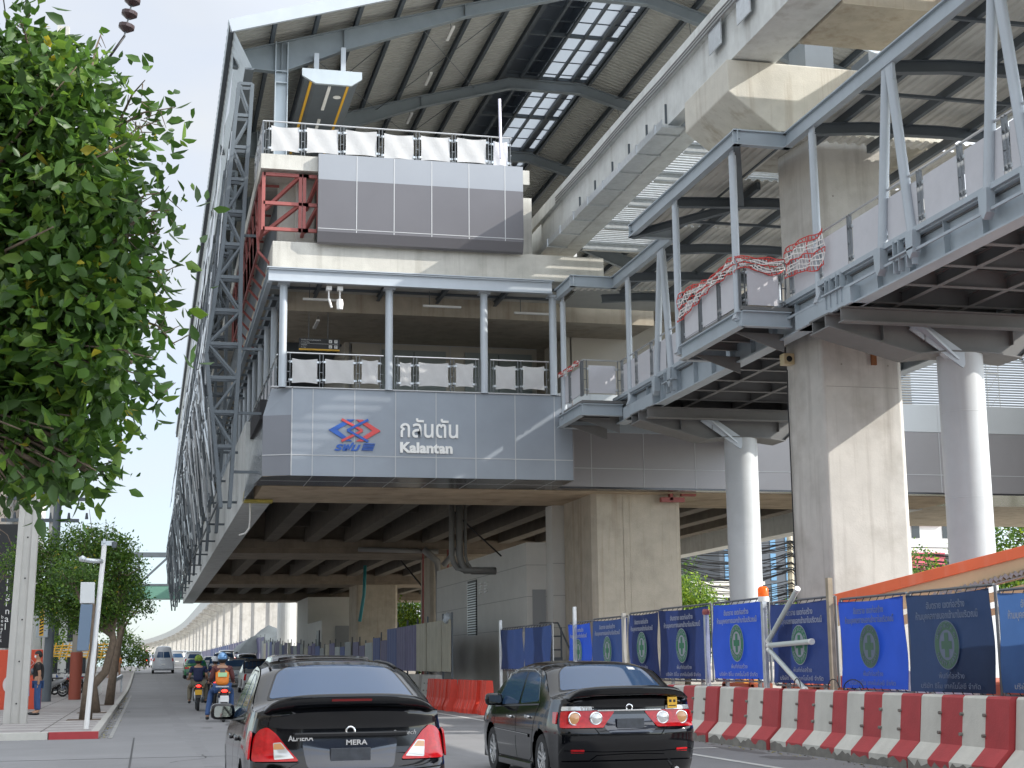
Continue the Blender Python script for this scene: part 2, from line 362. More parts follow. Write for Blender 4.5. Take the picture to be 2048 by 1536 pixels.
# soffit panels under the front edge
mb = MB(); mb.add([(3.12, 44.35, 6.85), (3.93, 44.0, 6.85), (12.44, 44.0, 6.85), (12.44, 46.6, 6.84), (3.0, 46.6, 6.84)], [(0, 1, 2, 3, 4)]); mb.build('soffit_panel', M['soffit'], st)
jx = [4.54, 5.77, 6.99, 8.21, 9.42, 10.64, 11.87]
mb = MB()
for x in jx: mb.box(x-.012, x+.012, 43.994, 44.0, 6.86, 9.43); mb.box(x-.01, x+.01, 44.0, 46.55, 6.835, 6.84)
mb.box(3.93, 12.44, 43.993, 43.999, 7.45, 7.475); mb.box(3.14, 12.44, 45.2, 45.22, 6.832, 6.838)
mb.beam((3.115, 44.343, 7.47), (3.92, 43.998, 7.47), .01, .025); mb.beam((3.93, 43.998, 6.86), (3.93, 43.998, 9.44), .03, .03)
mb.box(3.3, 12.44, 43.95, 44.15, 9.44, 9.47); mb.build('cladding_joint', M['joint'], st)
# right hand fascia, set back
rz = [(6.9, 7.5, 'cladb'), (7.5, 8.95, 'cladb'), (8.95, 9.9, 'cladr')]
for z0, z1, mm in rz: panels([12.46]+[13.61+1.75*k for k in range(16)], [z0, z1], 46.0, M[mm]).build('fascia_cladding', None, st, fix=False)
mb = MB()
for k in range(16): mb.box(13.6+1.75*k, 13.62+1.75*k, 45.994, 46.0, 6.9, 9.9)
mb.box(12.46, 40, 45.993, 45.999, 7.49, 7.51); mb.build('cladding_joint', M['joint'], st)
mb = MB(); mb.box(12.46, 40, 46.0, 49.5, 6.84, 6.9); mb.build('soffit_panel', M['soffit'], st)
mb = MB(); mb.box(12.44, 12.47, 44.0, 46.1, 6.85, 9.44, M['cladb']); mb.build('return_cladding', None, st)
mb = MB(); mb.box(27.6, 40, 46.2, 58, 6.9, 8.8); mb.box(27.6, 40, 46.2, 47, 8.8, 9.85); mb.build('stair_block', M['concw'], st)
# louvred screen above the right fascia
lv = MB(); 
for k in range(44): lv.box(20.5, 33.6, 46.6, 46.72, 9.95+k*.09, 9.995+k*.09)
lv.build('louvre_screen', M['steell'], st)
mb = MB()
for x in (20.6, 24.0, 28.0, 31.5, 33.5): mb.box(x, x+.12, 46.8, 46.95, 9.9, 13.8)
mb.beam((24, 46.9, 10), (28, 46.9, 13.6), .08, .08); mb.beam((31.5, 46.9, 10), (28, 46.9, 13.6), .08, .08); mb.build('screen_frame', M['steeld'], st)
# lettering and emblem on the fascia
emb = MB(); blu = mat('emblem_blue', (.02, .10, .42), .4); redl = mat('emblem_red', (.62, .07, .07), .4)
ex, ez = 5.77, 8.215; S_ = .77
def em(pts, m, t=.03): emb.prism([(ex+px*S_, ez+pz*S_) for px, pz in pts], 'y', 43.99-t, 43.992, m)
em([(-1, 0), (-.28, .42), (0.0, .42), (-.66, 0), (-.1, -.42), (-.32, -.42)], blu, .03)
em([(1, 0), (.32, .42), (.04, .42), (.68, 0), (.28, -.42), (.04, -.42), (.34, -.42)][:1]+[(.32, .42), (.04, .42), (.68, 0), (.04, -.42), (.32, -.42)], redl, .03)
def bar(p, q, w_, m, t): 
    p = Vector(p); q = Vector(q); d = (q-p).normalized(); nn = Vector((-d.y, d.x))*w_/2
    em([tuple(p+nn), tuple(q+nn), tuple(q-nn), tuple(p-nn)], m, t)
bar((-.5, .42), (.3, 0), .09, redl, .045); bar((.3, 0), (-.5, -.42), .09, redl, .046)
bar((.52, .42), (-.28, 0), .09, blu, .05); bar((-.28, 0), (.52, -.42), .09, blu, .051)
emb.build('emblem', None, st)
for k, (s, dx) in enumerate([('รฟม', 0)]):
    text_part('emblem_lettering', s, .3, blu, st, (5.18, 43.985, 7.62), bold=.012, shear=.35, fitw=.78)
mb = MB()
for k in range(5): mb.add([(5.97+.016*k+dx_, 43.955+dy, 7.63+.045*k+dz) for dy in (0, .03) for (dx_, dz) in ((0, 0), (.34, 0), (.35, .026), (.01, .026))], [(0, 1, 2, 3), (7, 6, 5, 4), (0, 4, 5, 1), (1, 5, 6, 2), (2, 6, 7, 3), (3, 7, 4, 0)])
mb.build('emblem_stripes', blu, st)
text_part('station_name', 'กลันตัน', .72, mat('letter_white', (.8, .8, .78), .5), st, (7.1, 43.985, 8.06), ext=.03, bold=.008, fitw=1.74)
text_part('station_name', 'Kalantan', .42, MATS['letter_white'], st, (7.11, 43.985, 7.60), ext=.03, bold=.018, fitw=1.58)
# --- railings (helper used for platform, concourse and walkway)
def railing(parent, p, q, cuts, h, pm, loose=False, label=None, side=-1, gap=.11, ph=.78, clampm=None, z_off=.12):
    """p,q: floor line; cuts: distances of the double posts along it; pm: panel materials"""
    p = Vector(p); q = Vector(q); d = (q-p); Ln = d.length; d.normalize(); n = Vector((d.y, -d.x, 0)).normalized()*side
    root = MB(); root.tube([p+Vector((0, 0, h)), q+Vector((0, 0, h))], .024, 8, M['rail'])
    r = root.build('handrail', None, parent, smooth=False)
    zz = Vector((0, 0, 1))
    for c in cuts:
        mb = MB()
        for s in (-1, 1):
            if 0 <= c+s*.05 <= Ln: mb.beam(p+d*(c+s*.05), p+d*(c+s*.05)+zz*h, .06, .014, M['post'], up=d)
        for kz in (.15, .45, .75): mb.beam(p+d*max(0, c-.06)+zz*(kz*h), p+d*min(Ln, c+.06)+zz*(kz*h), .02, .02, M['post'])
        mb.build('rail_post', None, r)
    for i in range(len(cuts)-1):
        a, b = cuts[i]+gap, cuts[i+1]-gap
        if b-a < .15: continue
        m = pm[i % len(pm)]; mb = MB(); nx = 8; nzn = 5; vs = []; hh = ph*(h/1.1)
        zb = z_off+(.05*((i*7) % 3)/3 if loose else 0)
        for jz in range(nzn+1):
            for ix in range(nx+1):
                u = ix/nx; vv = jz/nzn
                wob = .012*math.sin(u*9+i*2+vv*5)*(1 if loose else .15)
                zt = zb+hh*vv - (.04*math.sin(math.pi*u)*(vv > .9) if loose else 0) + (.03*math.sin(math.pi*u)*(vv < .1) if loose else 0)
                vs.append(p+d*(a+(b-a)*u+(.012*math.sin(vv*math.pi)*(1 if u < .5 else -1) if loose else 0))+n*(.03+wob)+zz*zt)
        nv = len(vs); vs += [v-n*.02 for v in vs]; fs = []
        for jz in range(nzn):
            for ix in range(nx):
                a0 = jz*(nx+1)+ix; fs.append((a0, a0+1, a0+nx+2, a0+nx+1)); fs.append((nv+a0+nx+1, nv+a0+nx+2, nv+a0+1, nv+a0))
        for ix in range(nx):
            fs.append((ix, nv+ix, nv+ix+1, ix+1)); o2 = nzn*(nx+1); fs.append((o2+ix, o2+ix+1, nv+o2+ix+1, nv+o2+ix))
        for jz in range(nzn):
            a0 = jz*(nx+1); fs.append((a0, a0+nx+1, nv+a0+nx+1, nv+a0)); a1 = a0+nx; fs.append((a1, nv+a1, nv+a1+nx+1, a1+nx+1))
        mb.add(vs, fs, m)
        cl = mb
        for u in (a-.03, b+.03):
            for kz in (zb+.1, zb+hh-.1): cl.beam(p+d*(u-.06)+zz*kz+n*.03, p+d*(u+.06)+zz*kz+n*.03, .05, .06, M['galv'])
        mb.build('rail_panel', None, r, auto=True, fix=True)
    return r
zz = Vector((0, 0, 1))
# platform level
PX = [532, 601, 677, 753, 827, 900, 974, 1019]
cuts = [(x-527)*.01555+.05 for x in PX]
mb = MB(); mb.box(2.9, 11.2, 44.05, Y1, 16.12, 16.58); mb.build('platform_slab', M['conc'], st)
mb = MB(); mb.box(19.4, 27.7, 44.05, Y1, 16.12, 16.58); mb.build('platform_slab', M['conc'], st)
railing(st, (2.95, 44.12, 16.58), (10.65, 44.12, 16.58), cuts, 1.05, [M['cloth']]*6+[M['clothg']], loose=True, ph=.84)
railing(st, (2.95, 47.5, 16.58), (2.95, 44.12, 16.58), [0.05, 1.1, 2.2, 3.3], 1.05, [M['clothg']], loose=False)
mb = MB(); mb.tube([(10.28, 44.0, 16.9), (10.25, 44.0, 18.85)], .045, 8); mb.build('tube_lamp', mat('lamp_tube_white', (.72, .7, .82), .4), st)
# hanging cladding box below the platform
mb = MB(); mb.box(4.6, 10.94, 43.85, 44.04, 15.82, 16.62, M['cladl']); mb.prism([(43.85, 15.82), (43.85, 14.2), (43.95, 13.9), (44.04, 13.85), (44.04, 15.82)], 'x', 4.6, 10.94, M['cladg']); mb.build('hanging_cladding', None, st)
mb = MB()
for x in (5.76, 6.9, 8.06, 9.22, 10.36): mb.box(x-.012, x+.012, 43.843, 43.85, 14.2, 16.6)
mb.box(4.6, 10.94, 43.843, 43.849, 14.28, 14.3); mb.build('cladding_joint', M['joint'], st)
# the concrete wall and band behind
mb = MB(); mb.box(3.55, 11.6, 45.4, 46.0, 13.9, 16.12); mb.build('platform_wall', M['conc'], st)
mb = MB(); mb.box(3.3, 13.6, 44.2, 46.5, 12.95, 13.92); mb.build('roof_slab_band', M['conc'], st)
mb = MB(); mb.box(3.35, 27.2, 46.5, Y1, 13.3, 13.9); mb.build('concourse_ceiling_slab', M['concw'], st)
mb = MB(); mb.box(3.6, 4.0, 46.5, Y1, 13.0, 16.12); mb.build('platform_side_wall', M['steeld'], st)
mb = MB()
for k in range(1): mb.box(4.05+.0*k, 4.6, 44.9, 45.38, 13.95, 16.1)
mb.build('wall_pilaster', M['conc'], st)
# red brackets
def red_bracket(x0, x1, y, deep):
    mb = MB(); t = .1
    for (a, b) in (((x0, y, 16.0), (x1, y, 16.0)), ((x0, y, 14.3), (x1, y, 14.3)), ((x0, y, 15.1), (x1, y, 15.1)), ((x0, y, 16.05), (x0, y, 14.25)), ((x1-.25, y, 16.05), (x1-.25, y, 14.25)), ((x0, y+deep, 16), (x0, y+deep, 14.3)),
                   ((x0, y, 16.0), (x0, y+deep, 16)), ((x0, y, 14.3), (x0, y+deep, 14.3)), ((x1-.25, y, 15.1), (x0, y+.8, 14.3)), ((x1-.25, y, 16.0), (x0+.1, y+.7, 15.1))): mb.beam(a, b, t, t, M['red'])
    return mb.build('red_bracket', None, st)
red_bracket(3.0, 4.35, 44.25, 1.1); red_bracket(4.22, 4.9, 44.25, 1.1)
for k in range(9):
    mb = MB(); y = 45.4+k*1.6; x = 2.95
    for (a, b) in (((x, y, 16.0), (x, y, 13.9+.0*k)), ((x, y+1.6, 16.0), (x, y+1.6, 13.9)), ((x, y, 16), (x, y+1.6, 16)), ((x, y, 13.9), (x, y+1.6, 13.9)), ((x, y, 15), (x, y+1.6, 15)), ((x, y, 13.9), (x, y+1.6, 16)), ((x, y, 16), (x+.6, y, 16)), ((x, y, 13.9), (x+.65, y, 13.2))): mb.beam(a, b, .07, .07, M['red'])
    mb.build('red_bracket', None, st)
# --- canopy along the concourse front and left side
mb = MB()
mb.ibeam((3.15, 43.62, 12.72), (11.75, 43.62, 12.72), .18, .38, .03, M['steell']); mb.box(3.1, 11.8, 43.5, 43.9, 12.92, 12.95, M['steell'])
mb.build('canopy_fascia', None, st)
mb = MB(); mb.ibeam((3.2, 43.8, 12.7), (3.2, 134, 12.7), .16, .34, .03, M['steel']); mb.ibeam((3.75, 44.6, 12.62), (3.75, 134, 12.62), .14, .22, .02, M['steel']); 
for k in range(60): mb.box(3.25, 3.7, 45+k*1.45, 45.08+k*1.45, 12.66, 12.76, M['steel'])
mb.build('side_canopy_beam', None, st)
mb = MB(); mb.box(3.2, 12.5, 43.7, 47.0, 12.96, 13.0); mb.build('canopy_sheet', M['sheetd'], st)
mb = MB()
for x in (4.8, 6.8, 8.7, 10.6): mb.ibeam((x, 43.7, 12.84), (x, 46.9, 12.84), .1, .16, .015)
for y in (44.6, 45.8): mb.beam((3.2, y, 12.9), (12.4, y, 12.9), .06, .08)
mb.build('canopy_purlin', M['steeld'], st)
for x in (3.63, 6.78, 9.69, 11.86):
    mb = MB(); mb.tube([(x, 43.98, 9.44), (x, 43.98, 12.55)], .115, 14); mb.box(x-.17, x+.17, 43.8, 44.14, 12.5, 12.56); mb.build('canopy_column', M['steell'], st, auto=True)
for k in range(12):
    y = 47.3+k*2.9; mb = MB(); mb.tube([(3.63, y, 9.44), (3.63, y, 12.6)], .11, 12); mb.build('canopy_column', M['steell'], st, auto=True)
for x0, x1, cc in ((3.75, 6.62, [.05, 1.02, 2.1, 2.82]), (6.95, 9.52, [.05, .62, 1.75, 2.52]), (9.88, 11.72, [.05, .9, 1.8])):
    railing(st, (x0, 43.98, 9.46), (x1, 43.98, 9.46), cc, 1.02, [M['cloth'], M['cloth'], M['cloth']], loose=True, ph=.8)
railing(st, (3.5, 60.0, 9.46), (3.5, 44.3, 9.46), [.05+1.5*k for k in range(11)], 1.02, [M['clothg']], ph=.8)
# --- inside the concourse
mb = MB(); mb.box(6.6, 13.4, 52.0, 52.3, 9.46, 13.3); mb.box(6.45, 6.7, 52.0, 66, 9.46, 13.3); mb.build('concourse_wall', M['beige'], st)
mb = MB(); mb.box(13.9, 16.2, 49.3, 49.5, 9.46, 12.7); mb.box(13.7, 13.95, 49.3, 52, 9.46, 12.7); mb.box(16.2, 27, 49.8, 50.1, 9.46, 13.3); mb.build('concourse_wall', M['beige'], st)
for x0, x1 in ((7.75, 10.05), (10.75, 13.2)):
    mb = MB(); mb.box(x0, x1, 51.93, 51.99, 9.46, 12.35, M['shut']); mb.box((x0+x1)/2-.015, (x0+x1)/2+.015, 51.92, 51.93, 9.5, 12.3, M['steeld']); mb.build('grey_shutter', None, st)
mb = MB()
for x in (6.62, 7.7, 10.2): mb.box(x, x+.03, 51.975, 51.998, 9.5, 13.0, M['joint'])
mb.box(6.62, 13.4, 51.97, 51.997, 12.55, 12.58, M['joint']); mb.build('wall_joint', None, st)
mb = MB(); mb.prism([(46.5, 13.3), (46.5, 12.35), (52.5, 12.6), (52.5, 13.3)], 'x', 3.9, 16, M['concw']); mb.build('ceiling_beam', None, st)
for k in range(4):
    mb = MB(); mb.beam((3.7, 53+k*5, 12.3-.1*k), (6.5, 53+k*5, 12.9), .25, .5, M['steeld']); mb.build('ceiling_strut', None, st)
mb = MB(); mb.prism([(53, 13.2), (58, 12.6), (66, 10.2), (66, 9.9), (58, 12.2), (53, 12.8)], 'x', 3.9, 6.4, M['steeld']); mb.build('stair_underside', None, st)
for (x, y, z, a) in ((4.9, 45.0, 12.35, 1), (8.6, 45.0, 12.3, 1), (11.6, 45.4, 12.3, 1), (5.0, 47.2, 12.2, 0)):
    mb = MB(); 
    if a: mb.box(x-.6, x+.6, y, y+.09, z, z+.06, M['white'])
    else: mb.box(x-.05, x+.05, y, y+1.2, z, z+.06, M['white'])
    mb.tube([(x-.4 if a else x, y+.04, z+.05), (x-.4 if a else x, y+.04, z+.5)], .012, 6, M['steeld']); mb.build('tube_light_fitting', None, st)
for x, dz in ((4.95, 0), (5.28, -.1)):
    mb = MB(); mb.box(x-.08, x+.08, 43.75, 43.95, 12.38, 12.5, M['white']); mb.tube([(x, 43.85, 12.4), (x, 43.85, 12.12+dz)], .025, 8, M['white'])
    if dz: mb.lathe([(.01, -.2), (.09, -.18), (.11, 0), (.09, .12), (.02, .14)], (x, 43.85, 12.0), 'z', 12, M['white'])
    else: mb.tube([(x, 43.85, 12.15), (x+.08, 43.8, 11.85)], .035, 8, M['white'])
    mb.build('camera_fitting', None, st, auto=True)
# --- roof
EX, EZ, SL = 2.0, 21.75, .31
def rz_(x):
    d = abs(x-CX); return EZ+SL*(CX-EX-1.8) if d < 1.8 else EZ+SL*(CX-EX-d)
RY0, RY1 = 46.7, 137.
def corr(mb, xa, xb, ya, yb, m, pitch=.27, h=.05, dz=0.):
    """trapezoid roof sheet between two x lines, ribs running across"""
    y = ya; v = []; prof = [(0, 0), (.4, 0), (.5, 1), (.9, 1)]
    while y < yb:
        for (t, u) in prof:
            v += [(xa, y+t*pitch, rz_(xa)+dz+u*h), (xb, y+t*pitch, rz_(xb)+dz+u*h)]
        y += pitch
    mb.add(v, [(2*i, 2*i+1, 2*i+3, 2*i+2) for i in range(len(v)//2-1)], m)
mb = MB(); corr(mb, EX, 13.5, RY0, RY1, M['sheetd']); mb.build('roof_sheet', None, st, fix=False)
mb = MB(); corr(mb, 17.1, 28.6, RY0, RY1, M['sheetd']); mb.build('roof_sheet', None, st, fix=False)
sky_m = mat('skylight_sheet', (.36, .38, .40), .35, transl=.75)
mb = MB()
for a, b in ((15.05, 16.45), (16.85, 17.1)): mb.box(a, b, RY0, RY1, rz_(CX)+.0, rz_(CX)+.02, sky_m)
mb.box(13.52, 13.56, RY0, RY1, rz_(CX)+.02, rz_(CX)+.5, sky_m); mb.build('skylight', None, st)
mb = MB(); mb.box(13.5, 15.05, RY0, RY1, rz_(CX)+.5, rz_(CX)+.54); mb.box(15.02, 15.05, RY0, RY1, rz_(CX), rz_(CX)+.5); mb.box(16.45, 16.85, RY0, RY1, rz_(CX), rz_(CX)+.04); mb.build('monitor_roof', mat('monitor_dark', (.06, .075, .10), .5), st)
mb = MB()
for k in range(int((RY1-RY0)/1.3)): mb.box(13.45, 17.15, RY0+k*1.3, RY0+k*1.3+.03, rz_(CX)-.05, rz_(CX)-.01)
for k in range(int((RY1-RY0)/4.4)): mb.box(13.45, 17.15, RY0+1.8+k*4.42, RY0+1.8+k*4.42+.12, rz_(CX)-.2, rz_(CX)-.06)
for x in (13.5, 14.3, 15.05, 15.75, 16.45, 17.1): mb.box(x-.05, x+.05, RY0, RY1, rz_(CX)-.22, rz_(CX)-.09)
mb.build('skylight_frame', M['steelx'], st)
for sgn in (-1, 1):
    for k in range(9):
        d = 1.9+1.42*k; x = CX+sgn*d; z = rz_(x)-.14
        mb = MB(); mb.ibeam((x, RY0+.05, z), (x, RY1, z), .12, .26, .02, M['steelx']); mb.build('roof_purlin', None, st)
for i, y in enumerate(FY):
    mb = MB()
    for sgn in (-1, 1):
        # haunched rafter of I section, deepest over the column
        def zp(d, dep): x = CX+sgn*d; return (x, rz_(x)-.3-dep)
        ds = [1.5, 5.2, 9.4, 11.5, 13.1]; de = [.42, .45, .75, 1.05, .5]
        for a in range(4):
            xa, xb = CX+sgn*ds[a], CX+sgn*ds[a+1]
            ta, tb = rz_(xa)-.29, rz_(xb)-.29
            mb.add([(xa, y-.012, ta), (xb, y-.012, tb), (xb, y-.012, tb-de[a+1]), (xa, y-.012, ta-de[a]), (xa, y+.012, ta), (xb, y+.012, tb), (xb, y+.012, tb-de[a+1]), (xa, y+.012, ta-de[a])], [(0, 1, 2, 3), (7, 6, 5, 4)], M['steelr'])
            mb.beam((xa, y, ta), (xb, y, tb), .26, .03, M['steelr']); mb.beam((xa, y, ta-de[a]), (xb, y, tb-de[a+1]), .26, .03, M['steelr'])
            mb.box(xb-.01, xb+.01, y-.12, y+.12, tb-de[a+1], tb, M['steelr'])
    mb.ibeam((CX-1.6, y, rz_(CX)-.5), (CX+1.6, y, rz_(CX)-.5), .26, .44, .03, M['steelr'])
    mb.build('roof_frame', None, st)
    for sgn in (-1, 1):
        x = CX+sgn*11.5; mb = MB(); mb.ibeam((x, y, 16.58), (x, y, 16.59), .1, .1) if False else None
        for dx in (-.2, .2): mb.box(x+dx-.015, x+dx+.015, y-.17, y+.17, 16.58, rz_(x)-.3, M['steel'])
        mb.box(x-.18, x+.18, y-.008, y+.008, 16.58, rz_(x)-.36, M['steel'])
        for zq in (rz_(x)-1.35, rz_(x)-1.75): mb.box(x-.2, x+.2, y-.16, y+.16, zq, zq+.03, M['steel'])
        mb.build('platform_column', None, st)
mb = MB()
for i in range(NF-1):
    for sgn in (-1, 1):
        for (a, b) in ((3, 7), (7, 11)):
            for (p_, q_) in (((a, 0), (b, 1)), ((b, 0), (a, 1))):
                xa, xb = CX+sgn*p_[0], CX+sgn*q_[0]
                mb.tube([(xa, FY[i]+p_[1]*FS, rz_(xa)-.42), (xb, FY[i]+q_[1]*FS, rz_(xb)-.42)], .014, 5)
mb.build('roof_bracing_rod', M['steeld'], st)
# gable edge beam and eaves
mb = MB()
for sgn in (-1, 1):
    xa, xb = CX+sgn*13.3, CX+sgn*1.8
    mb.beam((xa, RY0-.06, EZ-.08), (xb, RY0-.06, rz_(CX)-.08), .12, .42, M['steell'])
mb.beam((CX-1.8, RY0-.06, rz_(CX)-.08), (CX+1.8, RY0-.06, rz_(CX)-.08), .12, .42, M['steell'])
mb.build('gable_edge', None, st)
mb = MB(); vs = []; y = RY0-.1
for sgn in (-1,):
    nn = int((RY1-RY0)/.3)
    for i in range(nn+1):
        yy = RY0-.1+i*.3; o = .02 if i % 2 else 0
        vs += [(EX-.05-o, yy, EZ+.12), (EX+.72-o, yy, EZ-1.45)]
mb.add(vs, [(2*i, 2*i+1, 2*i+3, 2*i+2) for i in range(nn)], M['fascia']); mb.box(EX+.5, EX+.78, RY0-.05, RY1, EZ-1.5, EZ-1.44, M['steeld']); mb.build('eave_cladding', None, st, fix=False)
mb = MB(); mb.add([(26.9+1.75, RY0, EZ+.1), (26.9+1.75, RY1, EZ+.1), (26.9+1.45, RY1, EZ-1.2), (26.9+1.45, RY0, EZ-1.2)], [(0, 1, 2, 3)], M['fascia']); mb.build('eave_cladding', None, st, fix=False)
# lights under the roof
for line in (9.9, 5.1):
    for i in range(9):
        yy = 49.5+i*4.4; mb = MB(); z = rz_(line)-.62
        mb.box(line-.05, line+.05, yy, yy+1.25, z, z+.06, M['white']); mb.tube([(line, yy+.6, z+.05), (line, yy+.6, z+.4)], .01, 5, M['steeld']); mb.build('roof_tube_light', None, st)
# hanging equipment box over the platform edge
bx = thing('hanging_equipment_case', 'long case with yellow edges hanging on two posts under the roof at the platform end', 'equipment case', (5.4, 48.6, 20.5))
mb = MB(); mb.prism([(4.45, 21.0), (6.45, 21.0), (6.45, 20.75), (6.1, 20.5), (4.9, 20.5), (4.45, 20.75)], 'y', 48.0, 48.12, M['fascia']); mb.build('end_plate', None, bx)
mb = MB(); mb.prism([(4.55, 20.95), (6.35, 20.95), (6.35, 20.72), (6.05, 20.55), (4.95, 20.55), (4.55, 20.72)], 'y', 48.12, 55.5, M['steeld']); mb.build('case', None, bx)
for x in (4.75, 6.0): mb = MB(); mb.box(x-.04, x+.04, 48.12, 55.5, 20.54, 20.6, M['yellow']); mb.build('yellow_edge', None, bx)
mb = MB(); mb.box(5.35, 5.45, 48.3, 50.5, 20.5, 20.55, M['white']); mb.box(5.35, 5.45, 51.5, 53.5, 20.5, 20.55, M['white']); mb.build('tube_light', None, bx)
mb = MB(); mb.lathe([(.0, -.03), (.13, -.03), (.13, 0)], (5.75, 49.2, 20.53), 'z', 16, M['white']); mb.build('round_light', None, bx)
for x in (4.95, 5.85): mb = MB(); mb.box(x-.08, x+.08, 48.25, 48.4, 20.95, rz_(x)-1.0, M['steell']); mb.build('hanger_post', None, bx)
# --- left side facade trusses
def side_truss(y, par, full=True):
    mb = MB(); o = [(2.29, 19.5), (1.9, 14.05), (1.5, 10.8), (2.05, 6.1)]; n_ = [(2.71, 19.5), (2.48, 14.0), (2.5, 10.8), (2.3, 6.1)]
    mt = M['steeld']
    for ch in (o, n_):
        for a in range(3):
            for dy in (0, .42): mb.beam((ch[a][0], y+dy, ch[a][1]), (ch[a+1][0], y+dy, ch[a+1][1]), .11, .11, mt)
    def at(ch, z):
        for a in range(3):
            if ch[a+1][1] <= z <= ch[a][1]:
                t = (ch[a][1]-z)/(ch[a][1]-ch[a+1][1]); return ch[a][0]+(ch[a+1][0]-ch[a][0])*t
        return ch[-1][0]
    z = 19.5; k = 0
    while z > 6.9:
        for dy in (0, .42): mb.beam((at(o, z), y+dy, z), (at(n_, z), y+dy, z), .08, .1, mt)
        mb.beam((at(o, z), y, z), (at(o, z), y+.42, z), .06, .06, mt)
        z2 = z-1.05
        if z2 > 6.2:
            a, b = ((o, n_), (n_, o))[k % 2]
            for dy in (0, .42): mb.beam((at(a, z), y+dy, z), (at(b, z2), y+dy, z2), .06, .06, mt)
        z = z2; k += 1
    for zz_ in (7.2, 9.0, 11, 14.6): mb.beam((at(n_, zz_), y+.2, zz_), (3.2, y+.2, zz_), .08, .08, mt)
    mb.build('facade_truss', None, par)
for i in range(11): side_truss(46.0+8.85*i, st)
# zig-zag rods and light fins woven between the trusses
def oz(z): return np.interp(z, [6.1, 10.8, 14.05, 19.5], [2.05, 1.5, 1.9, 2.29])
rg = random.Random(4)
for i in range(10):
    ya = 46.5+8.85*i; mb = MB(); cnt = 90 if i < 5 else 40
    for k in range(cnt):
        y = ya+rg.random()*8.0; z = 6.3+rg.random()*5.2; ln = 1.0+rg.random()*1.3; sl = rg.choice((-1, 1))*(.35+rg.random()*.4)
        z2 = min(z+ln, 13.4); mb.beam((oz(z)-.05-rg.random()*.1, y, z), (oz(z2)-.05-rg.random()*.1, y+sl*(z2-z), z2), .035, .11, M['galv'] if rg.random() < (.6 if i < 3 else .2) else M['steeld'])
    for k in range(50):
        y = ya+rg.random()*8.0; z = 12+rg.random()*6; z2 = min(z+.9+rg.random(), 20.3)
        mb.beam((oz(z), y, z), (oz(z2)-.02, y+rg.uniform(-.5, .5), z2), .03, .14, M['steelx'] if rg.random() < .85 else M['galv'])
    for zz_ in (6.4, 8, 9.6, 11.2, 12.8, 14.4, 16, 17.6, 19.2): mb.tube([(oz(zz_), ya-.5, zz_), (oz(zz_), ya+8.85, zz_)], .035, 6, M['steeld'])
    mb.build('facade_screen', None, st)
# loose protective sheet in the facade, seen as silver slivers by the eave
mb = MB(); vs = []; 
for i in range(60):
    y = 46.5+i*1.4
    for k in range(5): z = 20.2-k*1.5; vs.append((2.12-.14*k+.05*math.sin(i*1.7+k*2.1), y, z+.1*math.sin(i*2.3)))
mb.add(vs, [(5*i+k, 5*i+k+1, 5*i+5+k+1, 5*i+5+k) for i in range(59) for k in range(4) if (i+k) % 3 == 0], mat('loose_silver_sheet', (.6, .64, .68), .35, .3)); mb.build('loose_sheet', None, st, fix=False)
# white cable end hanging at the corner, pipes beneath the concourse
mb = MB(); mb.tube([(3.2, 50.6, 7.0), (3.2, 50.6, 6.2), (3.18, 50.6, 5.9), (3.05, 50.6, 5.72), (2.85, 50.6, 5.66)], .03, 6); mb.build('hanging_cable', M['white'], st, smooth=True)
mb = MB()
for dx, r in ((0, .1), (.28, .13), (.5, .05)):
    x = 10.45+dx; mb.tube([(x, 53, 7.2), (x, 53, 5.2), (x+.06, 53, 4.95), (x+.2, 53, 4.75), (x+.45, 53, 4.66), (x+1.6-dx, 53, 4.66)], r, 10)
mb.build('drain_pipe', mat('pipe_dark_grey', (.15, .15, .14), .5), st, smooth=True)
gp = mat('pipe_grey', (.3, .3, .29), .5)
mb = MB(); mb.tube([(10.0, 74.5, 7.0), (14.0, 74.5, 6.9)], .12, 10); mb.tube([(13.2, 74.2, 7.0), (13.9, 74.2, 6.4), (14.0, 74.2, 5.2), (14.0, 74.2, 3.4), (13.7, 74.2, 2.4), (13.7, 74.2, .5)], .18, 12); mb.tube([(14.9, 74.2, 7.0), (14.2, 74.2, 6.2)], .15, 10); mb.build('drain_pipe', gp, st, smooth=True)
mb = MB(); mb.tube([(13.2, 74.3, 7.0), (13.2, 74.3, .5)], .05, 8); mb.tube([(14.45, 74.3, 7.0), (14.45, 74.3, .5)], .05, 8); mb.build('red_pipe', M['red'], st)
mb = MB(); mb.tube([(12.5, 90, 7.2), (12.45, 90, 5.5), (12.2, 90, 3.9)], .1, 8); mb.build('blue_hose', mat('hose_teal', (.04, .25, .27), .5), st, smooth=True)
mb = MB(); mb.tube([(14.0, 86, 7.2), (15.0, 82, 5), (16.4, 78, 2.5)], .05, 6); mb.tube([(10.45, 53.2, 6.9), (11.3, 53.2, 6.1), (12.3, 53.2, 5.2)], .03, 6); mb.build('slack_cable', M['black'], st, smooth=True)
mb = MB(); mb.box(16.2, 17.0, 46.8, 47.0, 6.55, 6.7); mb.box(16.9, 17.4, 46.8, 47.0, 6.75, 6.84); mb.box(16.5, 16.6, 46.8, 47, 6.6, 6.84); mb.build('red_bracket', M['red'], st)
mb = MB(); mb.box(3.0, 3.6, 92, 93, 7, 9.5); mb.build('access_frame', M['galv'], st)
# far end side: pale side boards below eave
mb = MB(); mb.box(3.02, 3.1, 95, 134, 9.5, 15.5); mb.build('side_board', mat('pale_side_board', (.55, .56, .56), .6, 0, .8, .08), st)

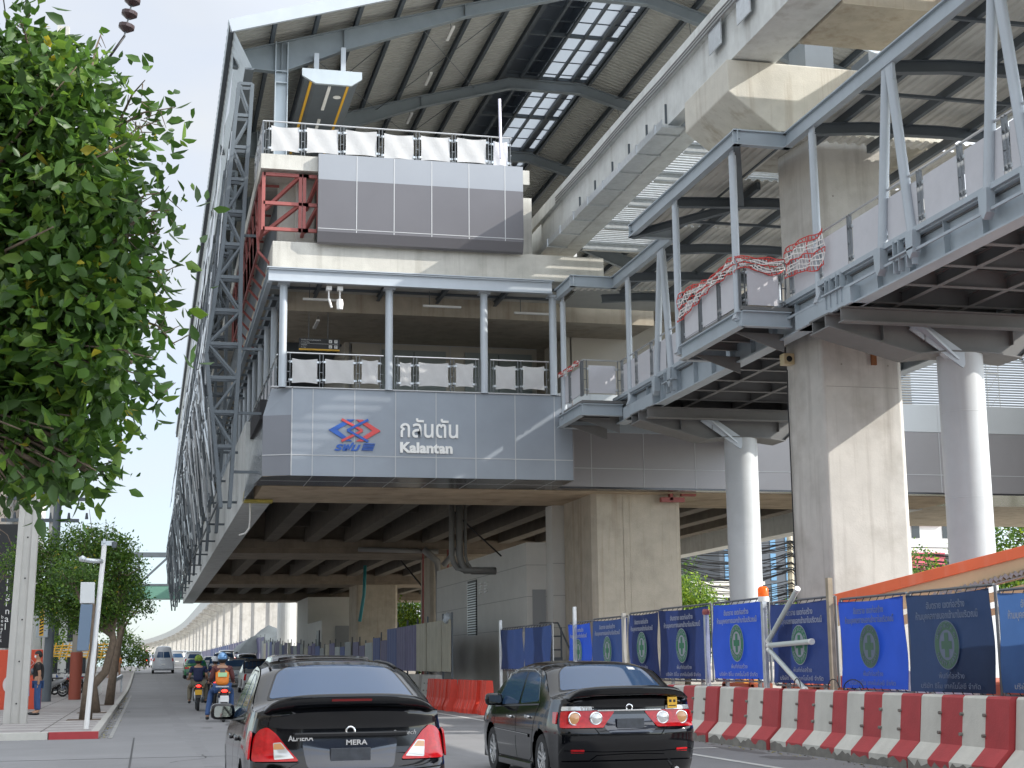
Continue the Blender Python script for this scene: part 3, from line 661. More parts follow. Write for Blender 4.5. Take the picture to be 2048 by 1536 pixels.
# --- wayfinding sign
sg = thing('hanging_direction_sign', 'black sign with yellow lower edge hanging in the concourse by two rods', 'sign', (4.95, 46.6, 11.2))
mb = MB(); mb.box(4.35, 5.62, 46.6, 46.66, 11.17, 11.5, M['black']); mb.build('sign_board', None, sg)
mb = MB(); mb.box(4.35, 5.62, 46.59, 46.66, 11.12, 11.17, M['yellow']); mb.build('yellow_edge', None, sg)
mb = MB(); mb.box(4.4, 5.57, 46.592, 46.6, 11.332, 11.337, M['white'])
for x in (5.28, 5.45):
    for z in (11.37, 11.2): mb.box(x, x+.1, 46.593, 46.6, z, z+.1, M['white'])
mb.build('pictogram', None, sg)
mb = MB()
for x in (5.285, 5.455):
    for z in (11.375, 11.205):
        if x > 5.4: mb.box(x+.04, x+.05, 46.588, 46.593, z+.01, z+.08, M['black']); mb.box(x+.025, x+.065, 46.588, 46.593, z+.055, z+.065, M['black'])
        else: mb.box(x+.02, x+.05, 46.588, 46.593, z+.02, z+.05, M['black'])
mb.build('arrow', None, sg)
for s, z, h in (('ไปเครื่องจำหน่ายบัตรโดยสาร', 11.43, .055), ('To Ticket Office', 11.365, .04), ('ชานชาลา', 11.27, .055), ('To Trains', 11.2, .04)): text_part('sign_lettering', s, h, M['white'], sg, (4.41, 46.592, z), ext=.002)
for x in (4.65, 5.25): mb = MB(); mb.tube([(x, 46.63, 11.5), (x, 46.63, 12.4)], .012, 6); mb.build('hanger_rod', M['steeld'], sg)
# ================= GUIDE BEAMS, PIERS =================
def octo(x0, x1, y0, y1, c): return [(x0+c, y0), (x1-c, y0), (x1, y0+c), (x1, y1-c), (x1-c, y1), (x0+c, y1), (x0, y1-c), (x0, y0+c)]
gb = thing('guideway_beam', 'long pale concrete track beam running beside the platform and out over the street, nearest the camera', 'track beam', (12.2, 20, 14.5))
mb = MB(); mb.box(12.2, 13.25, -14, 46.5, 14.54, 16.1); mb.build('beam_body', M['conct'], gb)
mb = MB(); mb.box(12.08, 12.2, -14, 137, 15.62, 16.02); mb.build('parapet_strip', M['conct'], gb)
mb = MB()
for dz in (0, .09, .17): mb.tube([(12.02, y, 15.55+dz+.02*math.sin(y*.9)) for y in range(-12, 46, 2)], .022, 6)
mb.build('cable_run', mat('cable_grey', (.25, .25, .25), .6), gb, smooth=True)
mb = MB()
for y in (34, 35.5, 37, 38.5, 40.2, 41.8): mb.box(12.15, 12.2, y, y+.04, 14.6, 15.1)
mb.build('bracket_bolt', M['steeld'], gb)
mb = MB()
for y0_ in (28.2, 29.9): mb.box(12.05, 12.08, y0_, y0_+.75, 15.0+.0*y0_, 15.6)
mb.build('bearing_plate', M['galv'], gb)
mb = MB(); mb.box(11.9, 12.5, 33.5, 46, 14.3, 14.36); mb.box(11.88, 11.9, 33.5, 46, 14.3, 14.5); mb.box(12.48, 12.5, 33.5, 46, 14.3, 14.5)
for y in np.arange(34, 46, 1.5): mb.box(11.86, 12.52, y, y+.06, 14.27, 14.54)
mb.build('cable_tray', M['galv'], gb)
gb2 = thing('guideway_beam', 'second concrete track beam, farther from the camera and parallel to the nearest one', 'track beam', (18.4, 20, 14.5))
mb = MB(); mb.box(17.4, 18.5, -14, 46.5, 14.54, 16.1); mb.build('beam_body', M['conct'], gb2)
for nm, x in (('in', 12.4), ('out', 17.5)): pass
mb = MB(); mb.box(12.6, 13.4, 46.5, 137, 14.54, 16.1); mb.box(17.2, 18.0, 46.5, 137, 14.54, 16.1); mb.build('track_beam_inside', M['conct'], st)
# emergency walkway grating between the beams, beams ribbed beneath
gr = thing('evacuation_grating', 'ribbed metal walkway grating between the two concrete track beams', 'grating', (15.3, 38, 14.9))
mb = MB(); y = 33.0
while y < 46: mb.box(13.3, 17.35, y, y+.09, 14.75, 14.83, M['galv']); y += .2
mb.build('grating_deck', None, gr)
for k in range(6): mb = MB(); mb.ibeam((13.25, 33.3+k*2.4, 14.6), (17.4, 33.3+k*2.4, 14.6), .15, .26, .02, M['galv']); mb.build('cross_joist', None, gr)
mb = MB(); y = 12.0
while y < 26: mb.box(13.3, 17.35, y, y+.1, 15.2, 15.28, M['galv']); y += .24
mb.build('grating_deck', None, gr)
mb = MB()
for k in range(6): mb.ibeam((13.25, 14+k*2.3, 15.0), (17.4, 14+k*2.3, 15.0), .16, .3, .02, M['galv'])
for x in (14.2, 15.3, 16.4): mb.ibeam((x, 12, 15.05), (x, 26, 15.05), .1, .18, .02, M['steeld'])
mb.build('cross_joist', None, gr)
# pier with its cross head
pr = thing('concrete_pier', 'massive pale concrete pier with cut corners inside the footbridge', 'pier', (15.1, 31, 0))
mb = MB(); mb.prism([(14.08, 29.75), (15.85, 29.75), (15.98, 29.88), (15.98, 31.35), (13.93, 31.35), (13.9, 31.2), (14.04, 29.8)], 'z', -.2, 12.9); mb.build('shaft', M['concp'], pr, bevel=.03)
mb = MB()
for z in (7.25, 9.65):
    mb.box(14.12, 15.82, 29.744, 29.75, z, z+.01)
    for x in (14.5, 15.6):
        for dz in (.5, 1.9): mb.lathe([(0, -.004), (.022, -.004), (.022, .0)], (x, 29.748, z+dz), 'y', 8)
mb.build('formwork_mark', mat('formwork_dark', (.3, .28, .25), .9), pr)
mb = MB(); mb.prism([(12.05, 13.75), (12.05, 14.5), (18.6, 14.5), (18.6, 13.75), (17.2, 12.9), (13.2, 12.9)], 'y', 29.6, 32.35); mb.build('cross_head', mat('concrete_cap', (.56, .54, .48), .85, 0, 2.0, .1, .3, 30, .6, (.2, .13, .06), blotch=.3), pr, bevel=.03)
mb = MB(); mb.box(12.3, 13.2, 30.2, 31.8, 14.5, 14.56); mb.box(14.4, 15.1, 30.6, 31.5, 14.5, 15.6); mb.box(16.0, 16.5, 30.6, 31.5, 14.5, 15.4); mb.build('bearing', M['steeld'], pr)
mb = MB(); mb.box(13.3, 17.35, 26.4, 28.5, 14.5, 15.25); mb.build('diaphragm', M['concw'], pr)
mb = MB(); mb.box(15.2, 15.32, 29.70, 29.76, 7.75, 8.1); mb.tube([(15.26, 29.7, 8.25), (15.24, 29.62, 8.1)], .03, 6); mb.build('rusty_bracket', mat('rust', (.25, .1, .04), .9), pr)
PIERS = [(48.6, 'warm brown concrete pier under the front corner of the station, above the blue banners', 13.95, 17.0, 47.2, 50.8), (78, 'brown stained concrete pier with grey and red pipes on its side', 14.0, 16.8, 76.6, 79.6), (107, 'pale concrete pier with a blue hose beside it, third under the station', 14.0, 16.9, 105.2, 109), (135, 'farthest concrete pier under the station, beside the small pale cabin', 14.0, 16.9, 133, 137)]
for i, (y, lb, x0, x1, ya, yb) in enumerate(PIERS):
    p = MB(); p.prism(octo(x0, x1, ya, yb, .16), 'z', gz(ya)-.1, 6.84)
    if i == 0: p.box(x0+1.05, x0+1.13, ya-.02, ya+.05, 0, 6.8); p.box(x0+.02+1.25, x0+1.29, ya-.01, ya+.05, 0, 6.8)
    
    for z in (1.9, 4.3): p.box(x0+.2, x1-.2, ya-.004, ya+.01, z, z+.02)
    p.top('concrete_pier', M['concw'] if i < 3 else M['concp'], lb, 'pier', 'concrete piers under the station')
# far viaduct: straight on beyond the station then bending left
def vx(y): return 15.3 if y < 480 else 15.3-((y-480)**2)/13000.
va = thing('far_viaduct', 'long concrete elevated guideway curving away into the distance beyond the station', 'viaduct', (15.3, 300, 12))
for sgn in (-1, 1):
    mb = MB(); ys = list(range(138, 481, 19))+list(range(500, 1100, 24)); v = []
    for y in ys:
        c = vx(y)+sgn*2.6; v += [(c-.5, y, 13.7), (c+.5, y, 13.7), (c+.5, y, 16.0), (c-.5, y, 16.0)]
    mb.add(v, [(4*i+k, 4*i+(k+1) % 4, 4*i+4+(k+1) % 4, 4*i+4+k) for i in range(len(ys)-1) for k in range(4)]); mb.build('track_beam', M['conct'], va)
mb = MB(); v = []
for y in ys: v += [(vx(y)-1.2, y, 14.6), (vx(y)+1.2, y, 14.6), (vx(y)+1.2, y, 14.9), (vx(y)-1.2, y, 14.9)]
mb.add(v, [(4*i+k, 4*i+(k+1) % 4, 4*i+4+(k+1) % 4, 4*i+4+k) for i in range(len(ys)-1) for k in range(4)]); mb.build('evacuation_deck', M['galv'], va)
first = None; k = 0; y = 160
while y < 1000:
    c = vx(y)
    if first is None:
        first = thing('viaduct_pier', 'pale concrete pier of the far viaduct beyond the station, with a cross head', 'pier', (c, y, 0), 'piers of the far viaduct'); fo = first
        mb = MB(); mb.prism(octo(c-1.3, c+1.3, y-1.4, y+1.4, .3), 'z', 0, 12.3); mb.build('shaft', M['concp'], fo)
        mb = MB(); mb.prism([(c-3.3, 13.0), (c-3.3, 13.7), (c+3.3, 13.7), (c+3.3, 13.0), (c+1.3, 12.3), (c-1.3, 12.3)], 'y', y-1.2, y+1.2); mb.build('cross_head', M['concp'], fo)
    else: copy_tree(first, None, (c, y, 0))
    y += 27 if y < 470 else 40; k += 1
# ================= FOOTBRIDGE =================
WX, WR = 13.15, 17.8
fb = thing('covered_footbridge', 'grey steel covered footbridge stepping out from the station towards the right, with side railings', 'footbridge', (16.1, 30, 8.3))
S1, S2, S3 = M['steel'], M['steell'], M['steeld']
# main girders
def girder(x, y0, y1, z0, z1, name='main_girder'):
    mb = MB(); mb.ibeam((x, y0, (z0+z1)/2), (x, y1, (z0+z1)/2), .32, z1-z0, .035, S1)
    y = y0+.6
    while y < y1: mb.box(x-.13, x+.13, y, y+.02, z0+.03, z1-.03, S1); y += 1.25
    return mb.build(name, None, fb)
girder(WX+.16, 6, 41.9, 8.25, 8.92); girder(WR-.16, 6, 43, 8.25, 8.92)
mb = MB(); mb.beam((WX-.02, 6, 8.97), (WX-.02, 41.9, 8.97), .1, .1, S1); mb.beam((WX-.06, 6, 8.60), (WX-.06, 30, 8.60), .03, .05, S1); mb.build('deck_edge_angle', None, fb)
# splice plates, brackets
for y in (24.1, 36.9, 27.0):
    mb = MB()
    for dy in (-.35, -.15, .15, .35): mb.box(WX-.1, WX+.02, y+dy, y+dy+.02, 8.35, 8.95, S1)
    mb.box(WX-.14, WX, y-.45, y+.45, 8.62, 8.65, S1); mb.build('splice_plate', None, fb)
# deck
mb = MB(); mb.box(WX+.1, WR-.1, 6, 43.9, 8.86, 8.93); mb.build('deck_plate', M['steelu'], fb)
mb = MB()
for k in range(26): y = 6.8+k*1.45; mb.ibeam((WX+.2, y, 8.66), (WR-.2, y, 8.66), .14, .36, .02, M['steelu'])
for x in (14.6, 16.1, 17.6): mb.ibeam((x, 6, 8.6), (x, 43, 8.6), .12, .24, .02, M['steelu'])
mb.build('deck_joist', None, fb)
# landing that bulges out to the left, and the one at the station
def landing(x0, x1, y0, y1, nm):
    mb = MB()
    for z, h in ((8.56, .34),): 
        mb.ibeam((x0, y0, z), (x0, y1, z), .18, h, .025, S1)
        mb.ibeam((x0, y0, z), (x1, y0, z), .18, h, .025, S1); mb.ibeam((x0, y1, z), (x1, y1, z), .18, h, .025, S1)
    mb.box(x0, x1+.2, y0, y1, 8.76, 8.84, M['steelu'])
    for k in range(4): y = y0+(y1-y0)*(k+.5)/4; mb.ibeam((x0, y, 8.66), (x1+.1, y, 8.66), .1, .18, .015, M['steelu'])
    mb.prism([(x0+.05, 8.4), (x1+.1, 8.4), (x1+.1, 8.0)], 'y', y0+.6, y0+.64, M['steelu']); mb.prism([(x0+.05, 8.4), (x1+.1, 8.4), (x1+.1, 8.0)], 'y', y1-.64, y1-.6, M['steelu'])
    mb.build(nm, None, fb)
landing(12.05, WX, 29.3, 33.05, 'landing'); landing(11.95, WX, 41.2, 43.7, 'landing')
mb = MB(); mb.box(12.5, 18.6, 43.75, 45.95, 8.78, 8.9); mb.ibeam((18.6, 40.5, 8.6), (18.6, 45.9, 8.6), .2, .6, .03); mb.box(WR, 18.6, 40.5, 43.75, 8.8, 8.88); mb.box(13.3, 18.6, 43.7, 43.75, 8.3, 8.78); mb.build('end_deck', S1, fb)
mb = MB(); mb.box(12.6, 18.6, 43.52, 45.9, 12.7, 12.76); mb.build('end_roof', M['sheetd'], fb)
# T supports
for (y, lb) in ((27.6, 'rightmost round grey column under the footbridge, right of the massive pier'), (39.6, 'round grey column under the footbridge, between station and massive pier')):
    cxx = 16.1
    ts = thing('footbridge_support', lb, 'support column', (cxx, y, 0), 'round supports of the footbridge')
    mb = MB(); mb.tube([(cxx, y, -.1), (cxx, y, 7.55)], .46, 40, M['colpaint'])
    mb.build('column', None, ts, auto=True)
    mb = MB(); 
    for z in (2.7, 4.6, 6.35): mb.lathe([(.459, 0), (.463, .004), (.463, .014), (.459, .018)], (cxx, y, z), 'z', 40)
    mb.build('weld_ring', M['colpaint'], ts, smooth=True)
    mb = MB(); a = 3.1
    poly = [(cxx-a, 8.22), (cxx+1.7, 8.22), (cxx+1.7, 8.0), (cxx+1.15, 7.50), (cxx+.5, 7.58), (cxx-.5, 7.58), (cxx-1.15, 7.50), (cxx-a, 7.98)]
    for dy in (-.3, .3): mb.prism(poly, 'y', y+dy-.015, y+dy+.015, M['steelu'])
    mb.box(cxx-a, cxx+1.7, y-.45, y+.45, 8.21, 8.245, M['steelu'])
    for (p, q) in zip(poly[2:], poly[3:]): mb.beam((p[0], y, p[1]), (q[0], y, q[1]), .03, .9, M['steelu'], up=(0, 1, 0)) if False else mb.add([(p[0], y-.45, p[1]), (q[0], y-.45, q[1]), (q[0], y+.45, q[1]), (p[0], y+.45, p[1]), (p[0], y-.45, p[1]-.03), (q[0], y-.45, q[1]-.03), (q[0], y+.45, q[1]-.03), (p[0], y+.45, p[1]-.03)], [(0, 1, 2, 3), (4, 5, 6, 7), (0, 4, 7, 3), (1, 5, 6, 2), (0, 1, 5, 4), (3, 2, 6, 7)], M['steelu'])
    for dx in (-1.9, -1.0, 1.0): mb.box(cxx+dx-.01, cxx+dx+.01, y-.44, y+.44, 7.75, 8.2, M['steelu'])
    mb.build('cross_head', None, ts)
    mb = MB(); mb.beam((WX+.1, y-1.3, 8.42), (WX+.1, y+1.3, 8.42), .34, .34, S1)
    mb.ibeam((WX-.1, y-.9, 8.1), (WR, y-.9, 8.1), .24, .3, .025, M['steelu']); mb.build('transverse_beam', None, ts)
    mb = MB(); mb.beam((cxx-.1, y-.42, 7.35), (cxx-1.25, y-.42, 8.1), .3, .04, M['steell'], up=(0, 1, 0)); mb.beam((cxx-.3, y-.3, 7.4), (cxx-1.3, y-.5, 8.12), .32, .05, S2); mb.build('knee_brace', None, ts)
# roof
def rzw(x): return 12.72+.10*(1-abs(x-16.1)/3)+.0
def corr_y(mb, x0, x1, ya, yb, z, m, pitch=.22, h=.045):
    v = []; x = x0
    while x < x1:
        for (t, u) in ((0, 0), (.35, 0), (.5, 1), (.85, 1)): v += [(x+t*pitch, ya, z(x)+u*h), (x+t*pitch, yb, z(x)+u*h)]
        x += pitch
    mb.add(v, [(2*i, 2*i+1, 2*i+3, 2*i+2) for i in range(len(v)//2-1)], m)
rs = [(WX+.05, 6, 29.1), (12.05, 29.1, 36.4), (WX+.05, 36.4, 41.8), (11.95, 41.8, 43.5)]
mb = MB()
for x0, a, b in rs:
    if a == 29.1:     # the pier pushes through the roof here
        corr_y(mb, x0, 13.5, a, b, lambda x: 12.62+.06*(x-12)/1, M['sheet']); corr_y(mb, 13.5, WR, a, 29.55, lambda x: 12.7, M['sheet']); corr_y(mb, 13.5, WR, 32.4, b, lambda x: 12.7, M['sheet']); corr_y(mb, 16.7, WR, 29.55, 32.4, lambda x: 12.7, M['sheet'])
    else: corr_y(mb, x0, WR, a, b, lambda x: 12.62+.045*(min(x, 16.1)-12), M['sheet'])
mb.build('roof_sheet', None, fb, fix=False)
pts = [(WX, 6), (WX, 29.1), (12.0, 29.1), (12.0, 36.4), (WX, 36.4), (WX, 41.8), (11.9, 41.8), (11.9, 43.5)]
for (a, b) in zip(pts, pts[1:]):
    mb = MB(); dirx = Vector((b[0]-a[0], b[1]-a[1], 0)).normalized()*.09
    mb.ibeam((a[0]-dirx.x, a[1]-dirx.y, 12.5), (b[0]+dirx.x, b[1]+dirx.y, 12.5), .16, .34, .03, M['steel'] if a[0] == b[0] else M['steel']); mb.build('roof_edge_beam', None, fb)
mb = MB(); mb.ibeam((WR, 6, 12.5), (WR, 43.5, 12.5), .16, .34, .03, S1); mb.build('roof_edge_beam', None, fb)
for x in (13.9, 15.3, 16.8, 18.1):
    mb = MB()
    for (a, b) in ([(6, 29.5), (32.45, 43.4)] if 13.4 < x < 16.7 else [(6, 43.4)]): mb.beam((x, a, 12.6), (x, b, 12.6), .1, .18, S3)
    mb.build('roof_purlin', None, fb)
for y in (8.2, 12.4, 16.6, 20.66, 24.38, 27.8, 33.2, 37.38, 40.4, 43.0):
    x0 = 12.05 if 29 < y < 36.5 else WX
    mb = MB(); xs_ = [x0, 14.4, 16.1, 17.8, WR]; zs_ = [12.3, 12.42, 12.46, 12.42, 12.3]
    for a in range(4): mb.ibeam((xs_[a], y, zs_[a]), (xs_[a+1], y, zs_[a+1]), .16, .24, .02, S3)
    mb.build('roof_cross_beam', None, fb)
mb = MB()
for y in (10.3, 14.5, 18.6, 22.5, 26.1, 35.3): mb.beam((WX, y, 12.5), (WR, y, 12.5), .08, .06, S3)
mb.box(WX, WX+.05, 6, 36, 12.5, 12.53, S3); mb.build('roof_tie', None, fb)
mb = MB(); mb.ibeam((12.0, 29.1, 12.38), (WX+.6, 33.2, 12.38), .14, .2, .02, S3); mb.ibeam((12.0, 36.4, 12.38), (WX+.6, 33.4, 12.38), .14, .2, .02, S3); mb.build('roof_corner_brace', None, fb)
# slot of light between two roof sheets = the translucent strip
mb = MB(); mb.box(15.9, 16.0, 6, 29, 12.84, 12.85, sky_m); mb.build('roof_light_strip', None, fb)
# columns
def col1(x, y, z0=8.9): mb = MB(); mb.tube([(x, y, z0-.35), (x, y, 12.22)], .085, 14, S2); mb.prism([(y-.12, 12.35), (y+.12, 12.35), (y+.06, 12.05), (y-.06, 12.05)], 'x', x-.02, x+.02, S2); mb.beam((x-.0, y, z0-.35), (x+.1, y, z0-.1), .2, .25, S2); mb.build('roof_column', None, fb, auto=True)
def colv(x, y, s=.62):
    mb = MB()
    for d in (s, -s): mb.tube([(x, y+d*.12, 12.25), (x-.02, y+d, 8.62)], .095, 14, S2)
    mb.box(x-.03, x+.03, y-.22, y+.22, 12.0, 12.36, S2)
    mb.build('roof_column', None, fb, auto=True)
    for d in (s, -s): mb = MB(); mb.prism([(y+d-.14, 8.95), (y+d+.14, 8.95), (y+d+.12, 8.6), (y+d+.02, 8.45), (y+d-.1, 8.55)], 'x', x-.12, x+.04, S1); mb.build('column_foot', None, fb)
for y in (12.4, 16.6, 20.66, 24.38, 37.38): colv(WX-.02, y)
for (x, y) in ((WX, 27.8), (12.05, 29.5), (12.05, 33.2), (WX, 40.4), (12.0, 43.3)): col1(x, y)
for y in (16.6, 24.4, 27.8, 33.2, 37.4, 40.4): col1(WR, y)
# railings
Lr = 23.2
def cutsN(L_, step): 
    n_ = max(1, round(L_/step)); return [.06+i*(L_-.12)/n_ for i in range(n_+1)]
railing(fb, (WX, 29.2, 8.98), (WX, 8, 8.98), cutsN(21.2, 1.42), 1.04, [M['clothg']], ph=.86, z_off=.08)
railing(fb, (12.05, 29.35, 8.8), (WX, 29.35, 8.8), [.06, 1.0], 1.04, [M['clothg']], ph=.86, z_off=.08)
railing(fb, (12.05, 33.0, 8.8), (12.05, 29.35, 8.8), cutsN(3.65, 1.22), 1.04, [M['clothg']], ph=.86, z_off=.08)
railing(fb, (WX, 41.2, 8.98), (WX, 33.1, 8.98), cutsN(8.1, 1.3), 1.04, [M['clothg']], ph=.86, z_off=.08)
railing(fb, (12.0, 43.6, 8.98), (12.0, 41.3, 8.98), [.06, .95, 2.2], 1.04, [M['clothg']], ph=.86, z_off=.08)
railing(fb, (12.0, 41.25, 8.98), (WX, 41.25, 8.98), [.06, 1.1], 1.04, [M['clothg']], ph=.86, z_off=.08)
railing(fb, (18.5, 45.9, 8.98), (18.5, 40.6, 8.98), cutsN(5.3, 1.3), 1.04, [M['clothg']], ph=.86)
railing(fb, (WR, 29.2, 8.98), (WR, 8, 8.98), cutsN(21.2, 1.7), 1.04, [M['clothg']], ph=.86)
# small wall camera on the pier and stay
cc = thing('security_camera', 'small cream security camera on the left edge of the massive pier, below the footbridge', 'camera', (13.55, 30.4, 7.9))
mb = MB(); mb.box(13.68, 13.93, 30.9, 31.15, 7.95, 8.2, mat('cream_plastic', (.6, .5, .3), .5)); mb.build('housing', None, cc, bevel=.01)
mb = MB(); mb.lathe([(.0, -.02), (.06, -.02), (.07, 0)], (13.80, 30.89, 8.07), 'y', 12, M['black']); mb.build('lens', None, cc)
mb = MB(); mb.tube([(13.83, 31.1, 7.85), (13.86, 31.2, 7.2), (13.86, 31.2, .5)], .014, 6); mb.build('conduit', M['black'], cc)
sb = thing('unseen_shade_block', 'unseen pale block added beyond the right edge of the street to shade the station pier', 'building', (34, 31, 0))  # unseen block, added only to keep the sun off the front station pier
mb = MB(); mb.box(29.8, 45, 37, 45.0, -.1, 15.8); mb.build('wall', M['pale'], sb)
# ---- warning nets
def net(name, rows, label, z_amp=.06):
    """rows: list of (x,y,ztop,zbottom) along the rail"""
    n_ = len(rows); nr = 8; mw = mat('net_white', (.75, .72, .7), .7); mr = mat('net_red', (.55, .06, .05), .7); mb = MB()
    P = [[Vector((x-.05-.03*math.sin(i*1.3+j), y, zt+(zb-zt)*j/nr+.02*math.sin(i*.9+j*1.7))) for j in range(nr+1)] for i, (x, y, zt, zb) in enumerate(rows)]
    for j in range(nr+1):
        m = mr if j in (0, 1, 4, 8) else mw
        for i in range(n_-1): mb.beam(P[i][j], P[i+1][j], .015, .02, m)
    for i in range(n_):
        for j in range(nr): mb.beam(P[i][j], P[i][j+1], .014, .014, mr if j in (0, 4, 7) or i % 9 == 0 else mw)
    return mb.top(name, None, label, 'safety net', 'red and white safety nets on the footbridge rail')
rows = []
for i in range(34): t = i/33; rows.append((12.02, 33.0-t*3.6, 9.9+.06*math.sin(t*8), 9.9-.62+.34*min(1, t*1.6)))
net('safety_net', rows, 'red and white plastic net draped over the footbridge landing rail, left of the landing post')
rows = []
for i in range(14): t = i/13; rows.append((12.05+t*1.05, 29.32, 9.92, 9.62+.08*math.sin(t*7)))
net('safety_net', rows, 'red and white plastic net bunched between the landing post and the main rail')
rows = []
for i in range(16): t = i/15; rows.append((13.1, 29.2-t*1.9, 10.05+.05*math.sin(t*5), 9.35+.1*math.sin(t*4+1)))
net('safety_net', rows, 'red and white plastic net hanging widest at the right end over grey panels')
rows = []
for i in range(20): t = i/19; rows.append((11.95, 43.5-t*2.2, 10.02, 9.9))
net('safety_net', rows, 'thin strip of red and white net along the rail where the footbridge meets the station')
# ================= ROADSIDE: BARRIERS, BANNERS, SITE =================
def barrier(y0, y1, x, kind=0, label='', z=0., w=.6, h=.98, stripes=True):
    """concrete safety barrier with four painted stripes, its street face towards -x"""
    prof = [(x-.0, 0.0), (x-.0, .16), (x+.20, .36), (x+.26, h-.03), (x+.29, h), (x+.46, h), (x+.49, h-.03), (x+.55, .36), (x+.72, .16), (x+.72, 0.0)]
    mb = MB(); n_ = 4; L_ = y1-y0
    for k in range(n_):
        a, b = y0+L_*k/n_+(.012 if k == 0 else 0), y0+L_*(k+1)/n_-(.012 if k == n_-1 else 0)
        m = (M['paintr'], M['paintw'])[k % 2]
        if not stripes: m = M['kerbc']
        v = [(px, a, z+pz) for px, pz in prof]+[(px, b, z+pz) for px, pz in prof]; n2 = len(prof)
        fs = [(i, i+n2, i+1+n2, i+1) for i in range(n2-1)]
        if k == 0: fs.append(tuple(range(n2)))
        if k == n_-1: fs.append(tuple(range(2*n2-1, n2-1, -1)))
        mb.add(v, fs, m)
        if k: mb.tube([(x+.20, a, z+.75), (x+.27, a, z+.75)], .022, 8, M['dirtc']); mb.tube([(x+.17, a, z+.5), (x+.25, a, z+.5)], .022, 8, M['dirtc'])
    # grime along the foot, of its own ragged shape
    v = []; nn = 24; rr = random.Random(int(y0*10))
    for i in range(nn+1):
        y = y0+.02+(L_-.04)*i/nn; hh = .06+.10*rr.random(); v += [(x-.004, y, z+.0), (x-.004, y, z+min(hh, .155))]
    mb.add(v, [(2*i, 2*i+1, 2*i+3, 2*i+2) for i in range(nn)], M['dirtc'])
    return mb.top('concrete_barrier', None, label, 'barrier', 'red and white barriers along the site', loc=(x+.3, (y0+y1)/2, z))
ys_b = [12.2, 14.45, 16.75, 18.94, 21.19, 23.76, 26.46, 28.9, 31.3, 33.7, 36.1]
lbs = ['barrier just out of frame nearest the camera at the right', 'red and white barrier cut off by the right edge of the picture', 'red and white barrier below the dark banner nearest the right edge',
       'red and white barrier below the half shaded blue banner', 'red and white barrier below the banner with the white tube arrow', 'red and white barrier below the bright blue banner beside the arrow',
       'red and white barrier just right of the second black sedan', 'red and white barrier hidden behind the rear of the second black sedan', 'red and white barrier behind the middle of the second black sedan', 'red and white barrier behind the roof of the second black sedan', 'farthest red and white concrete barrier, left of the second black sedan roof']
for i in range(10): barrier(ys_b[i], ys_b[i+1]-.0, 9.92+.05*math.sin(i*1.9), label=lbs[i])
barrier(36.4, 38.8, 9.7, label=lbs[10])
for i, (y0, lb) in enumerate(((52.5, 'plain grey concrete barrier behind the red plastic ones, nearest'), (55.2, 'plain grey concrete barrier behind the first black sedan roof, farther'))): barrier(y0, y0+2.6, 9.5-.1*i, label=lb, stripes=False, h=1.05)
# red plastic water barriers
rp = mat('red_plastic', (.72, .075, .045), .4, 0, 3, .1, transl=.25)
def plastic(x, y, lb, a=0.):
    mb = MB(); prof = [(-.25, 0), (-.25, .12), (-.14, .38), (-.09, .95), (.09, .95), (.14, .38), (.25, .12), (.25, 0)]
    L_ = 1.15
    v = []; secs = [-.5, -.45, -.42, -.2, -.17, -.08, -.05, .05, .08, .17, .2, .42, .45, .5]; dep = [1, 1, .8, .8, 1, 1, .8, .8, 1, 1, .8, .8, 1, 1]
    for s_, d_ in zip(secs, dep):
        for px, pz in prof: v.append((px*d_, s_*L_, pz))
    n2 = len(prof)
    fs = [(i*n2+k, (i+1)*n2+k, (i+1)*n2+k+1, i*n2+k+1) for i in range(len(secs)-1) for k in range(n2-1)]+[tuple(range(n2)), tuple(range(len(secs)*n2-1, (len(secs)-1)*n2-1, -1))]
    c, s2 = math.cos(a), math.sin(a); v = [(x+c*px-s2*py, y+s2*px+c*py, pz) for px, py, pz in v]
    mb.add(v, fs, rp); mb.top('plastic_barrier', None, lb, 'barrier', 'red plastic barriers beside the road', loc=(x, y, 0))
for i in range(6): plastic(9.15+.06*i+.05*math.sin(i*3), 49.5-1.3*i, ['leftmost red plastic barrier, farthest from the camera', 'second red plastic barrier from the left end', 'third red plastic barrier from the left end', 'third red plastic barrier from the black sedan mirror', 'red plastic barrier next to the nearest one', 'nearest red plastic barrier, beside the black sedan mirror'][i], .15*math.sin(i*2))
